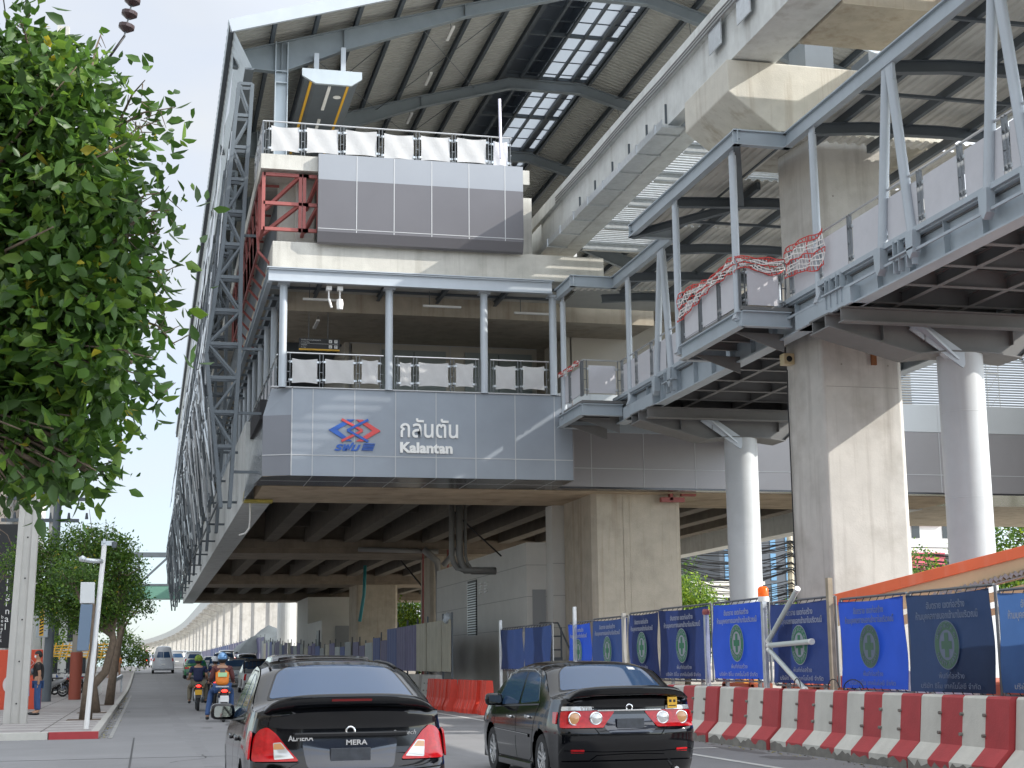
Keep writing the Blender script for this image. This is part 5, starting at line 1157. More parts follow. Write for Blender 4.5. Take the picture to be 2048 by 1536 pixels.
# slim white lamp pole with boxes
wp = thing('camera_pole', 'slim white leaning pole with a lamp, camera and two equipment boxes', 'lamp pole', (-1.21, 34.9, PZ))
mb = MB(); mb.tube([(-1.21, 34.9, PZ), (-.97, 34.9, 4.12)], .055, 12, M['white']); mb.build('pole', None, wp, auto=True)
mb = MB(); mb.box(-1.04, -.78, 34.85, 34.95, 4.1, 4.2, M['galv']); mb.lathe([(0, 0), (.05, 0), (.06, .12), (0, .14)], (-.76, 34.85, 4.05), 'z', 10, M['steeld']); mb.box(-1.0, -.95, 34.8, 35.0, 4.15, 4.24, M['galv']); mb.build('lamp_head', None, wp)
mb = MB(); mb.tube([(-1.0, 34.85, 3.75), (-1.22, 34.75, 3.75), (-1.4, 34.7, 3.77)], .05, 10, M['galv']); mb.lathe([(0, 0), (.07, .02), (.08, .1), (0, .15)], (-1.42, 34.7, 3.72), 'z', 10, M['galv']); mb.build('camera', None, wp, smooth=True)
mb = MB(); mb.box(-1.44, -1.14, 34.7, 34.95, 2.82, 3.28); mb.build('upper_box', mat('box_pale', (.62, .64, .64), .5), wp, bevel=.015)
mb = MB(); mb.prism([(-1.42, 2.80), (-1.17, 2.80), (-1.22, 1.80), (-1.47, 1.80)], 'y', 34.7, 34.95); mb.build('lower_box', mat('box_blue_grey', (.14, .2, .28), .5), wp, bevel=.01)
# second pole with hazard board
hz = thing('hazard_pole', 'grey concrete pole with a white box carrying a yellow and black hazard stripe', 'utility pole', (-3.75, 63, PZ))
mb = MB(); mb.tube([(-3.75, 63, PZ), (-3.6, 63, 8.6)], [.2, .15], 10); mb.build('pole', M['steeld'], hz, auto=True)
mb = MB(); mb.box(-4.2, -3.75, 62.55, 62.8, 2.6, 3.65); mb.build('box', M['fascia'], hz, bevel=.02)
mb = MB()
for k in range(7): mb.add([(-4.07, 62.54, 2.7+k*.12), (-3.93, 62.54, 2.76+k*.12), (-3.93, 62.54, 2.82+k*.12), (-4.07, 62.54, 2.76+k*.12)], [(0, 1, 2, 3)], M['black'])
mb.box(-4.08, -3.92, 62.543, 62.55, 2.66, 3.6, M['yellow']); mb.build('hazard_stripe', None, hz, fix=False)
op = thing('painted_pole', 'pole painted brick red on its lower part, beside the parked motorcycles', 'pole', (-2.8, 66, PZ))
mb = MB(); mb.tube([(-2.8, 66, PZ), (-2.78, 66, 2.05)], .25, 14, mat('brick_red_paint', (.3, .07, .04), .6)); mb.tube([(-2.78, 66, 2.05), (-2.7, 66, 6.5)], [.2, .17], 12, mat('pole_grey_brown', (.28, .26, .22), .8)); mb.build('shaft', None, op, auto=True)
for (x, y, lb) in ((-6.3, 90, 'tall pale round column under the tree, behind the hazard pole'),):
    mb = MB(); mb.tube([(x, y, 0), (x, y, 5.4)], .55, 20, mat('pale_column', (.6, .62, .6), .6)); mb.top('round_column', None, lb, 'column', loc=(x, y, 0), auto=True)
# red sign board
rs_ = thing('red_sign_panel', 'red orange advertising panel with a white ring and arrow shapes behind the man', 'sign', (-4.5, 52, PZ))
mb = MB(); mb.box(-4.75, -3.25, 52, 52.25, .12, 2.02); mb.build('panel', mat('sign_red_orange', (.62, .075, .03), .45), rs_, bevel=.02)
mb = MB(); mb.box(-4.75, -3.25, 52.0, 52.25, PZ-.05, .13); mb.build('base', M['steeld'], rs_)
mb = MB(); wv = mat('sign_white', (.68, .62, .6), .5)
vv = []
for k in range(32):
    a = 2*math.pi*k/32; vv += [(-4.18+.26*math.cos(a), 51.99, .92+.30*math.sin(a)), (-4.18+.16*math.cos(a), 51.99, .92+.2*math.sin(a))]
mb.add(vv, [(2*k, 2*k+1, (2*k+3) % 64, (2*k+2) % 64) for k in range(32)], wv)
mb.box(-4.1, -3.62, 51.985, 51.995, 1.56, 1.64, wv); mb.beam((-3.82, 51.99, 1.92), (-3.5, 51.99, 1.6), .01, .12, wv, up=(0, 1, 0)); mb.beam((-3.85, 51.99, 1.26), (-3.5, 51.99, 1.6), .01, .12, wv, up=(0, 1, 0))
mb.build('sign_mark', None, rs_, fix=False)
# black vertical banner with white writing
kb = thing('black_banner', 'tall black banner with vertical white lettering behind the concrete pole', 'banner', (-5.2, 58, 2.2))
mb = MB(); mb.box(-5.5, -4.28, 58, 58.06, 2.15, 6.6); mb.build('sheet', M['black'], kb)
for s, x, sz, z0 in (('original', -5.0, .34, 4.75), ('authentic unique', -4.55, .2, 4.75), ('benefit', -5.12, .17, 3.2)):
    for i, ch in enumerate(s):
        if ch != ' ': text_part('banner_letter', ch, sz, M['white'], kb, (x, 57.985, z0-i*sz*.82), ext=.002)
# parked motorcycles at left are made with the vehicles; low wall and railings
lw = MB(); lw.box(-9, -2.2, 84, 84.2, .1, 1.1); 
for k in range(14): lw.box(-9+k*.5, -8.95+k*.5, 83.9, 84.0, .1, 1.15)
lw.top('low_wall', M['white'], 'low white wall with slats beyond the parked motorcycles', 'wall')
mb = MB()
for k in range(5): mb.tube([(-5.5, 97+k*.1, 2.1+k*.15), (-2.2, 97+k*.1, 2.0+k*.2)], .04, 6)
for k in range(9): x = -5.5+k*.4; mb.tube([(x, 97, 1.9), (x+.2, 97, 2.9)], .04, 6)
mb.top('yellow_scaffold', M['yellow'], 'yellow scaffold bars stacked beyond the pavement under the tree', 'scaffold')
mb = MB(); mb.beam((-1.5, 78, .75), (-1.2, 84, .95), .12, .18); mb.box(-1.55, -1.45, 78.2, 78.35, .1, .75); mb.box(-1.25, -1.15, 83.4, 83.5, .1, .9); mb.top('guard_rail', M['galv'], 'short bent white guard rail at the kerb beyond the tree trunks', 'guard rail')
# tangled wires and poles at right
for i, (x, y, h, lb) in enumerate(((40.3, 100, 10.2, 'pale concrete pole left of the round column, with wires'), (44.0, 100, 12.6, 'pale concrete pole with crossarm in the wire tangle'), (46.4, 98, 13.0, 'taller pale pole right of the wire tangle, beside the massive pier'))):
    t = thing('utility_pole', lb, 'utility pole', (x, y, 0), 'utility poles with tangled wires'); mb = MB(); mb.tube([(x, y, 0), (x+.1, y, h)], [.28, .2], 8, mat('pole_cream', (.62, .55, .42), .8)); mb.build('shaft', None, t)
    mb = MB(); mb.box(x-1.6, x+1.3, y-.2, y-.05, h-2.2, h-2.05); mb.box(x-1.2, x+1.2, y-.2, y-.05, h-5, h-4.85); mb.build('crossarm', M['steeld'], t)
rg = random.Random(5)
for grp_ in range(3):
    mb = MB()
    for k in range(16):
        z0 = 4.2+rg.random()*5.6; mb.tube(wire((33+rg.random()*3, 99, z0+rg.uniform(-.5, .5)), (44, 99.7, z0), .3+rg.random()*.8, 10), .03, 4); mb.tube(wire((44, 99.7, z0), (46.4, 97.8, z0+rg.uniform(-.6, .6)), .2+rg.random()*.8, 8), .03, 4); mb.tube(wire((46.4, 97.8, z0), (66, 95, z0+rg.uniform(-.8, .8)), .5+rg.random(), 12), .03, 4)
    mb.top('wire_bundle', M['black'], ['lower black wires of the tangle beyond the fence', 'middle black wires of the tangle beyond the fence', 'upper black wires of the tangle beyond the fence'][grp_], 'wires', 'tangled wires at the right')
mb = MB()
for k in range(40):
    a = Vector((45+rg.uniform(-.6, 2.2), 97.6, 2.6+rg.random()*5)); pts = [a]
    for j in range(5): pts.append(pts[-1]+Vector((rg.uniform(-.5, .5), rg.uniform(-.2, .2), rg.uniform(-.9, .4))))
    mb.tube(pts, .03, 4)
mb.top('wire_coil', M['black'], 'messy hanging coils of black wire beside the massive pier', 'wires', smooth=False)
mb = MB(); mb.tube(wire((42, 70, 1.0), (42, 70, 18), 0), .05, 4)
# thin lattice mast at the far right
mb = MB()
for k in range(14): z = 10+k*1.6; mb.tube([(66.5, 110, z), (67.6, 110, z)], .05, 4); mb.tube([(66.5, 110, z), (67.6, 110, z+1.6)], .04, 4)
for x in (66.5, 67.6): mb.tube([(x, 110, 8), (x, 110, 33)], .06, 4)
mb.box(65.6, 66.2, 110, 110.5, 20.5, 24); mb.top('antenna_mast', mat('mast_pale', (.6, .6, .58), .5), 'pale lattice antenna mast at the right edge above the fascia', 'mast')
# ================= TREES =================
leafm = [mat('leaf_deep', (.045, .10, .02), .45, 0, .8, .25, transl=.35), mat('leaf_mid', (.072, .155, .024), .45, 0, .8, .25, transl=.4), mat('leaf_light', (.135, .235, .03), .45, 0, .8, .2, transl=.45), mat('leaf_yellow', (.35, .30, .03), .5, transl=.4)]
def leaf_cloud(name, blobs, n_, size, mats, parent, seed=1, droop=.3, holes=0, probs=None, clump=6, shell=.55):
    """blobs: (x,y,z,rx,ry,rz). Leaves grow in small sprays of leaves scattered through the blobs."""
    r = np.random.default_rng(seed); B = np.array(blobs, float); vol = B[:, 3]*B[:, 4]*B[:, 5]; vol = vol**.75; pick = r.choice(len(B), n_//clump, p=vol/vol.sum())
    d = r.normal(size=(len(pick), 3)); d /= np.linalg.norm(d, axis=1)[:, None]; rad = (shell+(1-shell)*r.random(len(pick)))**1.0*(.9+.25*r.random(len(pick)))
    c = B[pick, :3]+d*B[pick, 3:]*rad[:, None]
    c = np.repeat(c, clump, 0)+r.normal(size=(len(pick)*clump, 3))*size*1.1
    dd = np.repeat(d, clump, 0)
    N_ = len(c); a = r.normal(size=(N_, 3))*.8+dd*.9+np.array([0, 0, -droop]); a /= np.linalg.norm(a, axis=1)[:, None]
    b = np.cross(a, r.normal(size=(N_, 3))+np.array([0, 0, 1.2])); b /= np.linalg.norm(b, axis=1)[:, None]; nn = np.cross(a, b)
    s = size*(.45+.85*r.random(N_)**.8)[:, None]
    v = np.empty((N_, 6, 3)); v[:, 0] = c; v[:, 1] = c+a*s*.35+b*s*.27+nn*s*.06; v[:, 2] = c+a*s*.75+b*s*.2+nn*s*.0; v[:, 3] = c+a*s*1.08-nn*s*.1; v[:, 4] = c+a*s*.75-b*s*.2; v[:, 5] = c+a*s*.35-b*s*.27+nn*s*.06
    v = v.reshape(-1, 3); i0 = np.arange(N_)*6
    f = np.stack([i0, i0+1, i0+2, i0+3, i0, i0+3, i0+4, i0+5], 1).reshape(-1, 4)
    me = bpy.data.meshes.new(name); me.vertices.add(len(v)); me.vertices.foreach_set('co', (v-np.array(org(parent))).ravel()); me.loops.add(len(f)*4); me.loops.foreach_set('vertex_index', f.ravel()); me.polygons.add(len(f)); me.polygons.foreach_set('loop_start', np.arange(len(f))*4)
    for m in mats: me.materials.append(m)
    mi = np.repeat(r.choice(len(mats), N_, p=probs), 2); me.polygons.foreach_set('material_index', mi.astype(np.int32)); me.update(calc_edges=True)
    o = bpy.data.objects.new(name, me); link(o); o.parent = parent; ORG[o.name] = org(parent); return o, c
def limb(mb, pts, r0, r1, n_=7):
    k = len(pts); mb.tube(pts, [r0+(r1-r0)*i/(k-1) for i in range(k)], n_)
def tree(lb, base, blobs, n_, size, mats, probs, trunk, seed=1, grp=None, droop=.3, shell=.5):
    t = thing('tree', lb, 'tree', base, grp); r = random.Random(seed)
    leaf_cloud('crown', blobs, n_, size, mats, t, seed, droop, probs=probs, shell=shell)
    mb = MB(); B0 = Vector(base)
    limb(mb, trunk, trunk_r(trunk, base)[0], trunk_r(trunk, base)[1], 9); top_ = Vector(trunk[-1])
    for bl in blobs:
        c = Vector(bl[:3]); j = Vector(trunk[max(1, len(trunk)-2)]).lerp(top_, r.random()); m1 = j.lerp(c, .5)+Vector((r.uniform(-.2, .2), r.uniform(-.2, .2), r.uniform(.0, .3)))*bl[3]
        limb(mb, [j, m1, c], trunk_r(trunk, base)[1]*.8, trunk_r(trunk, base)[1]*.25, 6)
        for q in range(5):
            e = c+Vector((r.gauss(0, .55)*bl[3], r.gauss(0, .55)*bl[4], r.gauss(0, .5)*bl[5])); limb(mb, [m1.lerp(c, r.random()), (m1+e)/2+Vector((0, 0, .1*bl[5])), e], trunk_r(trunk, base)[1]*.3, trunk_r(trunk, base)[1]*.08, 5)
    mb.build('trunk', M['bark'], t, smooth=True); return t
def trunk_r(tr_, base): h = (Vector(tr_[-1])-Vector(tr_[0])).length; return TR
TR = (.16, .1)
# big near tree whose trunk stands out of frame at the left
def pix(x, y, Y):   # used only to lay out the crown of the near tree, a real volume 8 to 11 m away
    d = (x-1024)*_R-(y-768)*_U+F*_fw; return Vector((0, 0, CAMH))+d*(Y/d.y)
bl = []
for (x, y, r_, Y) in ((40, 160, 120, 9.3), (150, 230, 105, 9.0), (40, 330, 170, 9.6), (160, 380, 125, 9.1), (235, 470, 75, 9.2), (60, 520, 190, 9.5), (185, 590, 115, 9.0), (250, 640, 62, 8.9), (80, 720, 190, 9.4), (210, 750, 88, 8.8), (50, 860, 110, 9.2), (150, 880, 62, 8.8), (250, 330, 55, 9.5), (215, 420, 60, 9.6), (70, 900, 60, 9.0), (285, 560, 32, 9.1), (190, 940, 28, 8.7), (130, 950, 34, 8.7), (60, 960, 30, 8.8), (-60, 300, 200, 9.8), (-60, 700, 220, 9.8), (290, 725, 35, 8.9), (120, 130, 50, 9.2)):
    p = pix(x*.93-6, y, Y); s_ = r_/F*Y*1.0; bl.append((p.x, p.y, p.z, s_, s_*1.25, s_))
TR = (.13, .05); near_tree = tree('large leafy tree filling the upper left, with broad green leaves close to the camera', (-2.3, 10.2, 0), bl, 21000, .10, leafm, [.36, .43, .19, .02], [(-2.3, 10.2, 0), (-2.2, 10.1, 1.6), (-2.0, 9.9, 3.0), (-1.6, 9.7, 4.2)], 11, droop=.55, shell=.3)
# bare twigs reaching out of the near crown
mb = MB(); rr = random.Random(9); tips = []
for (x, y, x2, y2) in ((225, 260, 350, 215), (240, 240, 290, 160), (225, 300, 320, 240), (180, 150, 205, 60), (250, 420, 330, 385), (260, 450, 340, 420), (240, 480, 320, 470), (280, 640, 350, 690), (240, 760, 320, 800), (200, 850, 240, 960), (60, 120, 40, 40), (280, 560, 340, 540), (140, 900, 150, 980)):
    a, b = pix(x, y, 9.1), pix(x2, y2, 9.0+rr.uniform(-.2, .2)); m_ = (a+b)/2+Vector((0, 0, .04)); mb.tube([a, m_, b], [.009, .006, .003], 5)
    for k in range(7): t_ = rr.random(); p = a.lerp(b, t_); e = p+Vector((rr.uniform(-.02, .12), rr.uniform(-.1, .1), rr.uniform(-.1, .12))); mb.tube([p, e], [.004, .002], 4); tips.append(tuple(e)+(.02, .02, .02))
    tips.append(tuple(b)+(.03, .03, .03))
mb.build('twig', M['bark'], near_tree)
o_, _ = leaf_cloud('sparse_leaves', tips, 300, .085, leafm[:3], near_tree, 5, .4, clump=2, probs=[.5, .4, .1])
# pavement tree
TR = (.17, .08)
def bl2(cx, cy, cz, items): return [(cx+a, cy+b, cz+c, r, r, r*.85) for a, b, c, r in items]
tree('bushy green tree on the pavement, its crown in front of the transformer pole', (-1.4, 47, .13), bl2(-1.9, 47.2, 4.0, ((0, 0, .6, 1.1), (-1.0, .2, .3, .95), (.8, -.1, .4, .8), (-.2, .3, 1.1, .7), (-1.5, .1, -.3, .65), (1.1, .2, -.3, .6), (.2, -.3, -.4, .85), (-.8, -.3, -.5, .7), (.5, 0, 1.3, .5), (.9, .3, -1.0, .5), (.1, .1, -1.1, .45), (1.2, -.1, .9, .35), (-1.7, 0, .5, .7), (-1.3, 0, 1.0, .6), (.6, -.2, -.9, .6), (-1.2, -.2, -.7, .6), (.9, 0, .9, .6), (.2, -.2, -1.0, .7), (1.1, -.1, -.7, .6), (-.5, -.2, -1.0, .6), (1.3, 0, .3, .6))), 30000, .085, leafm, [.16, .40, .43, .01], [(-1.4, 47, .13), (-1.5, 47.05, .9), (-1.15, 47, 1.3), (-.95, 47, 2.2), (-1.1, 47.1, 3.0)], 3)
tree('thin dark trunked tree right behind the pavement tree', (-1.2, 56, .13), bl2(-.75, 56, 3.9, ((0, 0, .2, .7), (.5, 0, -.3, .5), (-.4, 0, .3, .6))), 3500, .09, leafm, [.5, .4, .09, .01], [(-1.2, 56, .13), (-1.1, 56, 1.2), (-.95, 56, 2.2), (-.8, 56, 3.2)], 5)
tree('slim bent trunk tree left of the white pole', (-1.5, 41, .13), bl2(-1.6, 41.2, 3.6, ((0, 0, 0, .5), (-.4, 0, .3, .5))), 1800, .085, leafm, [.4, .4, .19, .01], [(-1.45, 41, .13), (-1.4, 41, 1.0), (-1.3, 41, 1.9), (-1.4, 41, 3.2)], 15)
TR = (.2, .1)
tree('small bright green tree far down the left kerb', (-2.3, 135, 1), bl2(-1.7, 135, 2.9, ((0, 0, 0, 1.6), (-1.5, 0, -.3, 1.3), (1.1, 0, -.7, .9), (-.4, 0, .9, .9))), 3500, .2, leafm[1:3], [.35, .65], [(-2.3, 135, 0), (-2.2, 135, 2)], 6)
yel = [leafm[1], leafm[2], mat('leaf_yellow_green', (.26, .36, .03), .5, 0, .8, .2, transl=.45)]
def T2(lb, x, y, z, items, n_, sz, sd_, pr_=(.2, .4, .4), tz=0): tree(lb, (x, y, 0), bl2(x, y, z, items), n_, sz, yel, list(pr_), [(x, y, 0), (x+.1, y, z*.5), (x, y, z)], sd_, 'trees beyond the site')
T2('yellow green tree left of the round column, beyond the banners', 31.8, 88, 3.9, ((0, 0, 0, 2.2), (-2.0, 0, -.3, 1.9), (2.1, 0, -.2, 1.9), (.5, 0, 1.5, 1.3), (3.3, 0, -.6, 1.5), (-.8, 0, 1.0, 1.3)), 9500, .2, 21)
T2('yellow green tree between the round column and the massive pier', 38.6, 86, 3.4, ((0, 0, 0, 1.7), (1.8, 0, -.3, 1.4), (-1.4, 0, -.3, 1.2)), 4500, .2, 22)
T2('dark thin tree above the yellow green one, beside the cream pole', 37.0, 104, 7.4, ((0, 0, 0, 1.6), (-1.2, 0, .6, 1.1), (.8, 0, -1.6, 1.5)), 2600, .22, 23, (.7, .25, .05))
T2('large dark tree at the right edge, beyond the last round column', 54.5, 88, 8.6, ((0, 0, 0, 3.6), (3, 0, 1.2, 3.2), (-2.6, 0, -1.6, 2.2), (4, 0, -2.8, 3), (0, 0, -4, 3.2), (-3, 0, -4.6, 2)), 15000, .26, 24, (.5, .35, .15))
T2('green tree between the massive pier and the last round column', 46.8, 84, 5.2, ((0, 0, 0, 2.0), (-1.5, 0, 1.8, 1.2), (1.4, 0, -1.5, 1.8), (-1, 0, -2, 1.6), (2.6, 0, 1.0, 1.4)), 6500, .22, 25, (.45, .35, .2))
T2('bright tree seen in the gap between the piers', 21.2, 122, 3.4, ((0, 0, 0, 2.3), (2.2, 0, .6, 1.9), (-1.0, 0, 1.6, 1.4), (1.6, 0, -1.6, 1.9)), 5000, .26, 26)
T2('darker tree behind the bright one in the gap between piers', 24.5, 140, 5.6, ((0, 0, 0, 2.6), (-2.2, 0, .6, 2.2)), 3000, .3, 27, (.8, .2, 0))
T2('round leafy tree behind the low shop at the left', -8.5, 112, 3.6, ((0, 0, 0, 2.2), (1.6, 0, -.8, 1.5)), 2500, .24, 28, (.6, .3, .1))
mb = MB(); rr = random.Random(3)
for k in range(70):
    a = Vector((-4.6-rr.random()*.9, 50, 4.2+rr.random()*3.2)); pts = [a]
    for j in range(4): pts.append(pts[-1]+Vector((rr.uniform(-.35, .35), 0, rr.uniform(-.5, .1))))
    mb.tube(pts, .012, 4)
mb.top('dry_vine', mat('dry_twig', (.16, .12, .09), .9), 'tangle of dry brown vines at the left edge beside the concrete pole', 'vine')

for i, (x0, x1, y0, y1, h, c, lb) in enumerate(((-30, -4, -46, -34, 9.5, (.22, .2, .18), 'brown shop row behind the camera on the left side'), (-3, 16, -52, -40, 7.5, (.12, .13, .14), 'dark shop row straight behind the camera'), (17, 34, -60, -48, 9, (.25, .24, .22), 'grey shop row behind the camera on the right side'), (-34, -20, -30, 20, 10, (.3, .27, .23), 'long row of shops along the left side street'))):
    t = thing('shop_row', lb, 'building', ((x0+x1)/2, (y0+y1)/2, 0)); mb = MB(); mb.box(x0, x1, y0, y1, -.1, h); mb.build('wall', mat('shop_wall_%s' % 'abcd'[i], c, .85, 0, .5, .15), t)
    mb = MB()
    if i < 3:
        for k in range(int((x1-x0)/4)): mb.box(x0+k*4+.5, x0+k*4+3.3, y1, y1+.05, .1, 3.0); mb.box(x0+k*4+.8, x0+k*4+3.0, y1, y1+.05, 4, 5.6)
    else:
        for k in range(12): mb.box(x1, x1+.05, y0+k*4+.5, y0+k*4+3.3, .1, 3.0); mb.box(x1, x1+.05, y0+k*4+.8, y0+k*4+3, 4.2, 6)
    mb.build('window', dark_g, t)
# ================= VEHICLES =================
def interp(tab, v): return float(np.interp(v, [a for a, _ in tab], [b for _, b in tab]))
def smooth_tab(tab, n=200, k=5):
    xs = np.linspace(tab[0][0], tab[-1][0], n); ys = np.interp(xs, [a for a, _ in tab], [b for _, b in tab])
    for _ in range(k): ys = np.convolve(np.pad(ys, 2, mode='edge'), [.1, .2, .4, .2, .1], 'valid')
    return list(zip(xs.tolist(), ys.tolist()))
class Car:
    """y runs from 0 at the tail to L at the nose; surfaces are given as functions so lamps, glass and seams can be laid on them"""
    def __init__(s, L_, W, top, belt, tumble, rear, zb=.2, wheels=(.8, 3.35), R=.30, crown=.05, k=4):
        s.L, s.W, s.zb, s.wh, s.R, s.crown, s.tumble = L_, W/2, zb, wheels, R, crown, tumble
        s.top = smooth_tab(top, 260, k); s.belt = belt; s.rear = smooth_tab(rear, 80, 2)
    def half(s, y, z):
        # plan taper at both ends, belly tuck, tumblehome above the belt
        w = s.W
        t = max(0, (1.0-y)/1.0); w -= .045*t**2.2
        t = max(0, (y-(s.L-1.1))/1.1); w -= .16*t**2.2
        if z < .5: w -= .035*((.5-z)/.3)**2
        b = interp(s.belt, y)
        if z > .62: w -= .05*min(1, (z-.62)/(b-.62+.001))**2
        if z > b: w -= s.tumble*((z-b)/(.5))**1.15
        return max(.05, w)
    def ztop(s, y): return interp(s.top, y)
    def Pside(s, sg, y, z, o=0.): return Vector((sg*(s.half(y, z)+o), y, z))
    def Ptop(s, a, y, o=0.):
        z = s.ztop(y); w = s.half(y, z); c = s.crown*(abs(a)**3)+.02*abs(a)**10
        return Vector((a*(w-.0), y, z+ .045-c*1.0 -.0 + o))
    def Prear(s, a, z, o=0.):
        w = s.half(0, z); y = interp(s.rear, z)+.10*abs(a)**3.2+.055*abs(a)**14
        return Vector((a*w, y-o, z))
    def yedge(s, z): return interp(s.rear, z)+.155
    def body(s, parent, m, res=.05):
        mb = MB(); zr = s.ztop(.21)
        # sides
        ny = int(s.L/res); nz = 26
        for sg in (-1, 1):
            P = []; info = []
            for i in range(ny+1):
                row = []
                for j in range(nz+1):
                    t = j/nz; y0 = None; 
                    # blend start of each row to the rear surface edge
                    yy = i/ny; zt = None
                    y_ = .2+yy*(s.L-.2); zt = s.ztop(y_)+.045-s.crown-.02; z = s.zb+(zt-s.zb)*t
                    if i == 0: y_ = s.yedge(z); zt2 = s.ztop(y_)+.045-s.crown-.02; w_ = s.half(0, z)*1.0; row.append(Vector((sg*w_, y_, z))); continue
                    y_ = s.yedge(z)*(1-yy)+ (s.L-.0)*yy if True else y_
                    zt = s.ztop(y_)+.045-s.crown-.02; z = s.zb+(zt-s.zb)*t
                    if y_ > s.L-.5: pass
                    hw = s.half(y_, z)
                    if y_ < .5: f_ = (y_-s.yedge(z))/(.5-s.yedge(z)) if y_ > s.yedge(z) else 0; hw = s.half(0, z)*(1-f_)+hw*f_
                    row.append(Vector((sg*hw, y_, z)))
                P.append(row)
            base = len(mb.v); N_ = nz+1
            flat = []
            for row in P:
                for p in row:
                    for wy in s.wh:      # snap to the arch circle
                        dy, dz = p.y-wy, p.z-s.R; r = math.hypot(dy, dz)
                        if abs(r-(s.R+.06)) < res*.55 and r > 0: q = (s.R+.06)/r; p = Vector((p.x, wy+dy*q, s.R+dz*q))
                    flat.append(p)
            fs = []
            for i in range(ny):
                for j in range(nz):
                    ids = (i*N_+j, i*N_+j+1, (i+1)*N_+j+1, (i+1)*N_+j); c = sum((flat[k] for k in ids), Vector())/4
                    if any(math.hypot(c.y-wy, c.z-s.R) < s.R+.055 for wy in s.wh): continue
                    fs.append(ids)
            mb.add(flat, fs, m)
        # top
        ny2 = int(s.L/.06); nx = 24; v = []
        for i in range(ny2+1):
            y = s.yedge(s.ztop(.2))+(s.L-s.yedge(s.ztop(.2)))*i/ny2
            if i == 0: y = .2
            for j in range(nx+1): v.append(s.Ptop(-1+2*j/nx, y))
        mb.add(v, [(i*(nx+1)+j, i*(nx+1)+j+1, (i+1)*(nx+1)+j+1, (i+1)*(nx+1)+j) for i in range(ny2) for j in range(nx)], m)
        # tail
        zt = s.ztop(.2)+.045; nz = 26; v = []
        for j in range(nz+1):
            for i in range(nx+1):
                a = -1+2*i/nx; z = s.zb+(zt-s.crown*abs(a)**3-.02*abs(a)**10-s.zb)*j/nz; p = s.Prear(a, z)
                if j == nz: p = s.Ptop(a, .2)
                elif j == nz-1: q = s.Ptop(a, .2); p = (p*.6+q*.4)
                v.append(p)
        mb.add(v, [(i*(nx+1)+j, i*(nx+1)+j+1, (i+1)*(nx+1)+j+1, (i+1)*(nx+1)+j) for i in range(nz) for j in range(nx)], m)
        # nose and floor
        v = []; 
        for z in (s.zb, s.ztop(s.L)+.0): v += [(-s.half(s.L, z), s.L, z), (s.half(s.L, z), s.L, z)]
        mb.add(v, [(0, 1, 3, 2)], m); mb.box(-s.W+.14, s.W-.14, .3, s.L-.1, s.zb-.03, s.zb+.3, M['black'])
        me = mb.mesh('body', None, Vector((0, 0, 0)), True, False); bm = bmesh.new(); bm.from_mesh(me); bmesh.ops.remove_doubles(bm, verts=bm.verts, dist=.012); bmesh.ops.recalc_face_normals(bm, faces=bm.faces)
        bm.to_mesh(me); bm.free(); me.shade_smooth(); o = bpy.data.objects.new('body', me); link(o); o.parent = parent
        for p in me.polygons: p.use_smooth = True
        me.set_sharp_from_angle(angle=R_(50)); return o
    def patch(s, fn, outline, m, name, parent, o=.004, rings=10, sub=3, mb=None, thick=0):
        """lay a filled outline (star shaped) on a surface fn(a,b,offset)"""
        pts = []; n_ = len(outline)
        for i in range(n_):
            a = Vector(outline[i]); b = Vector(outline[(i+1) % n_]); k = max(1, int((b-a).length/.06))
            for q in range(k): pts.append(a.lerp(b, q/k))
        c = sum(pts, Vector((0, 0)))/len(pts); own = mb is None; mb = mb or MB(); v = [fn(c.x, c.y, o)]
        for r in range(1, rings+1):
            for p in pts: q = c.lerp(p, r/rings); v.append(fn(q.x, q.y, o))
        N_ = len(pts); f = [(0, 1+i, 1+(i+1) % N_) for i in range(N_)]
        for r in range(rings-1): f += [(1+r*N_+i, 1+(r+1)*N_+i, 1+(r+1)*N_+(i+1) % N_, 1+r*N_+(i+1) % N_) for i in range(N_)]
        # rim down to the surface
        b0 = len(v)
        for p in pts: v.append(fn(p.x, p.y, -.01))
        f += [(1+(rings-1)*N_+i, b0+i, b0+(i+1) % N_, 1+(rings-1)*N_+(i+1) % N_) for i in range(N_)]
        mb.add(v, f, m)
        if own: return mb.build(name, None, parent, auto=True, fix=True)
        return mb
    def side_fn(s, sg): return lambda y, z, o: s.Pside(sg, y, z, o)
    def line(s, fn, pts, w_, m, mb, o=.002):
        v = []; P = [Vector(p) for p in pts]; Q = []
        for a, b in zip(P, P[1:]):
            k = max(1, int((b-a).length/.05)); Q += [a.lerp(b, q/k) for q in range(k)]
        Q.append(P[-1])
        for i, p in enumerate(Q):
            d = (Q[min(i+1, len(Q)-1)]-Q[max(0, i-1)]).normalized(); n_ = Vector((-d.y, d.x))*w_/2
            for q in (p+n_, p-n_): v.append(fn(q.x, q.y, o))
        mb.add(v, [(2*i, 2*i+1, 2*i+3, 2*i+2) for i in range(len(Q)-1)], m)
def rnd(poly, r=.05, n_=4):
    out_ = []; N_ = len(poly)
    for i in range(N_):
        p, a, b = Vector(poly[i]), Vector(poly[i-1]), Vector(poly[(i+1) % N_]); u = (a-p); w = (b-p); rr = min(r, u.length*.45, w.length*.45); s0 = p+u.normalized()*rr; s1 = p+w.normalized()*rr
        for k in range(n_+1): t = k/n_; out_.append(tuple((1-t)**2*s0+2*t*(1-t)*p+t*t*s1))
    return out_
lamp_r = mat('lamp_red', (.50, .004, .008), .18, 0, spec=.4, coat=.3, nscale=22, namt=.3); lamp_c = mat('lamp_clear', (.62, .62, .6), .12, .3, coat=1.); lamp_a = mat('lamp_amber', (.6, .3, .12), .2, coat=.8)
lamp_on = mat('lamp_red_lit', (1., .03, .02), .3, emit=2.2)
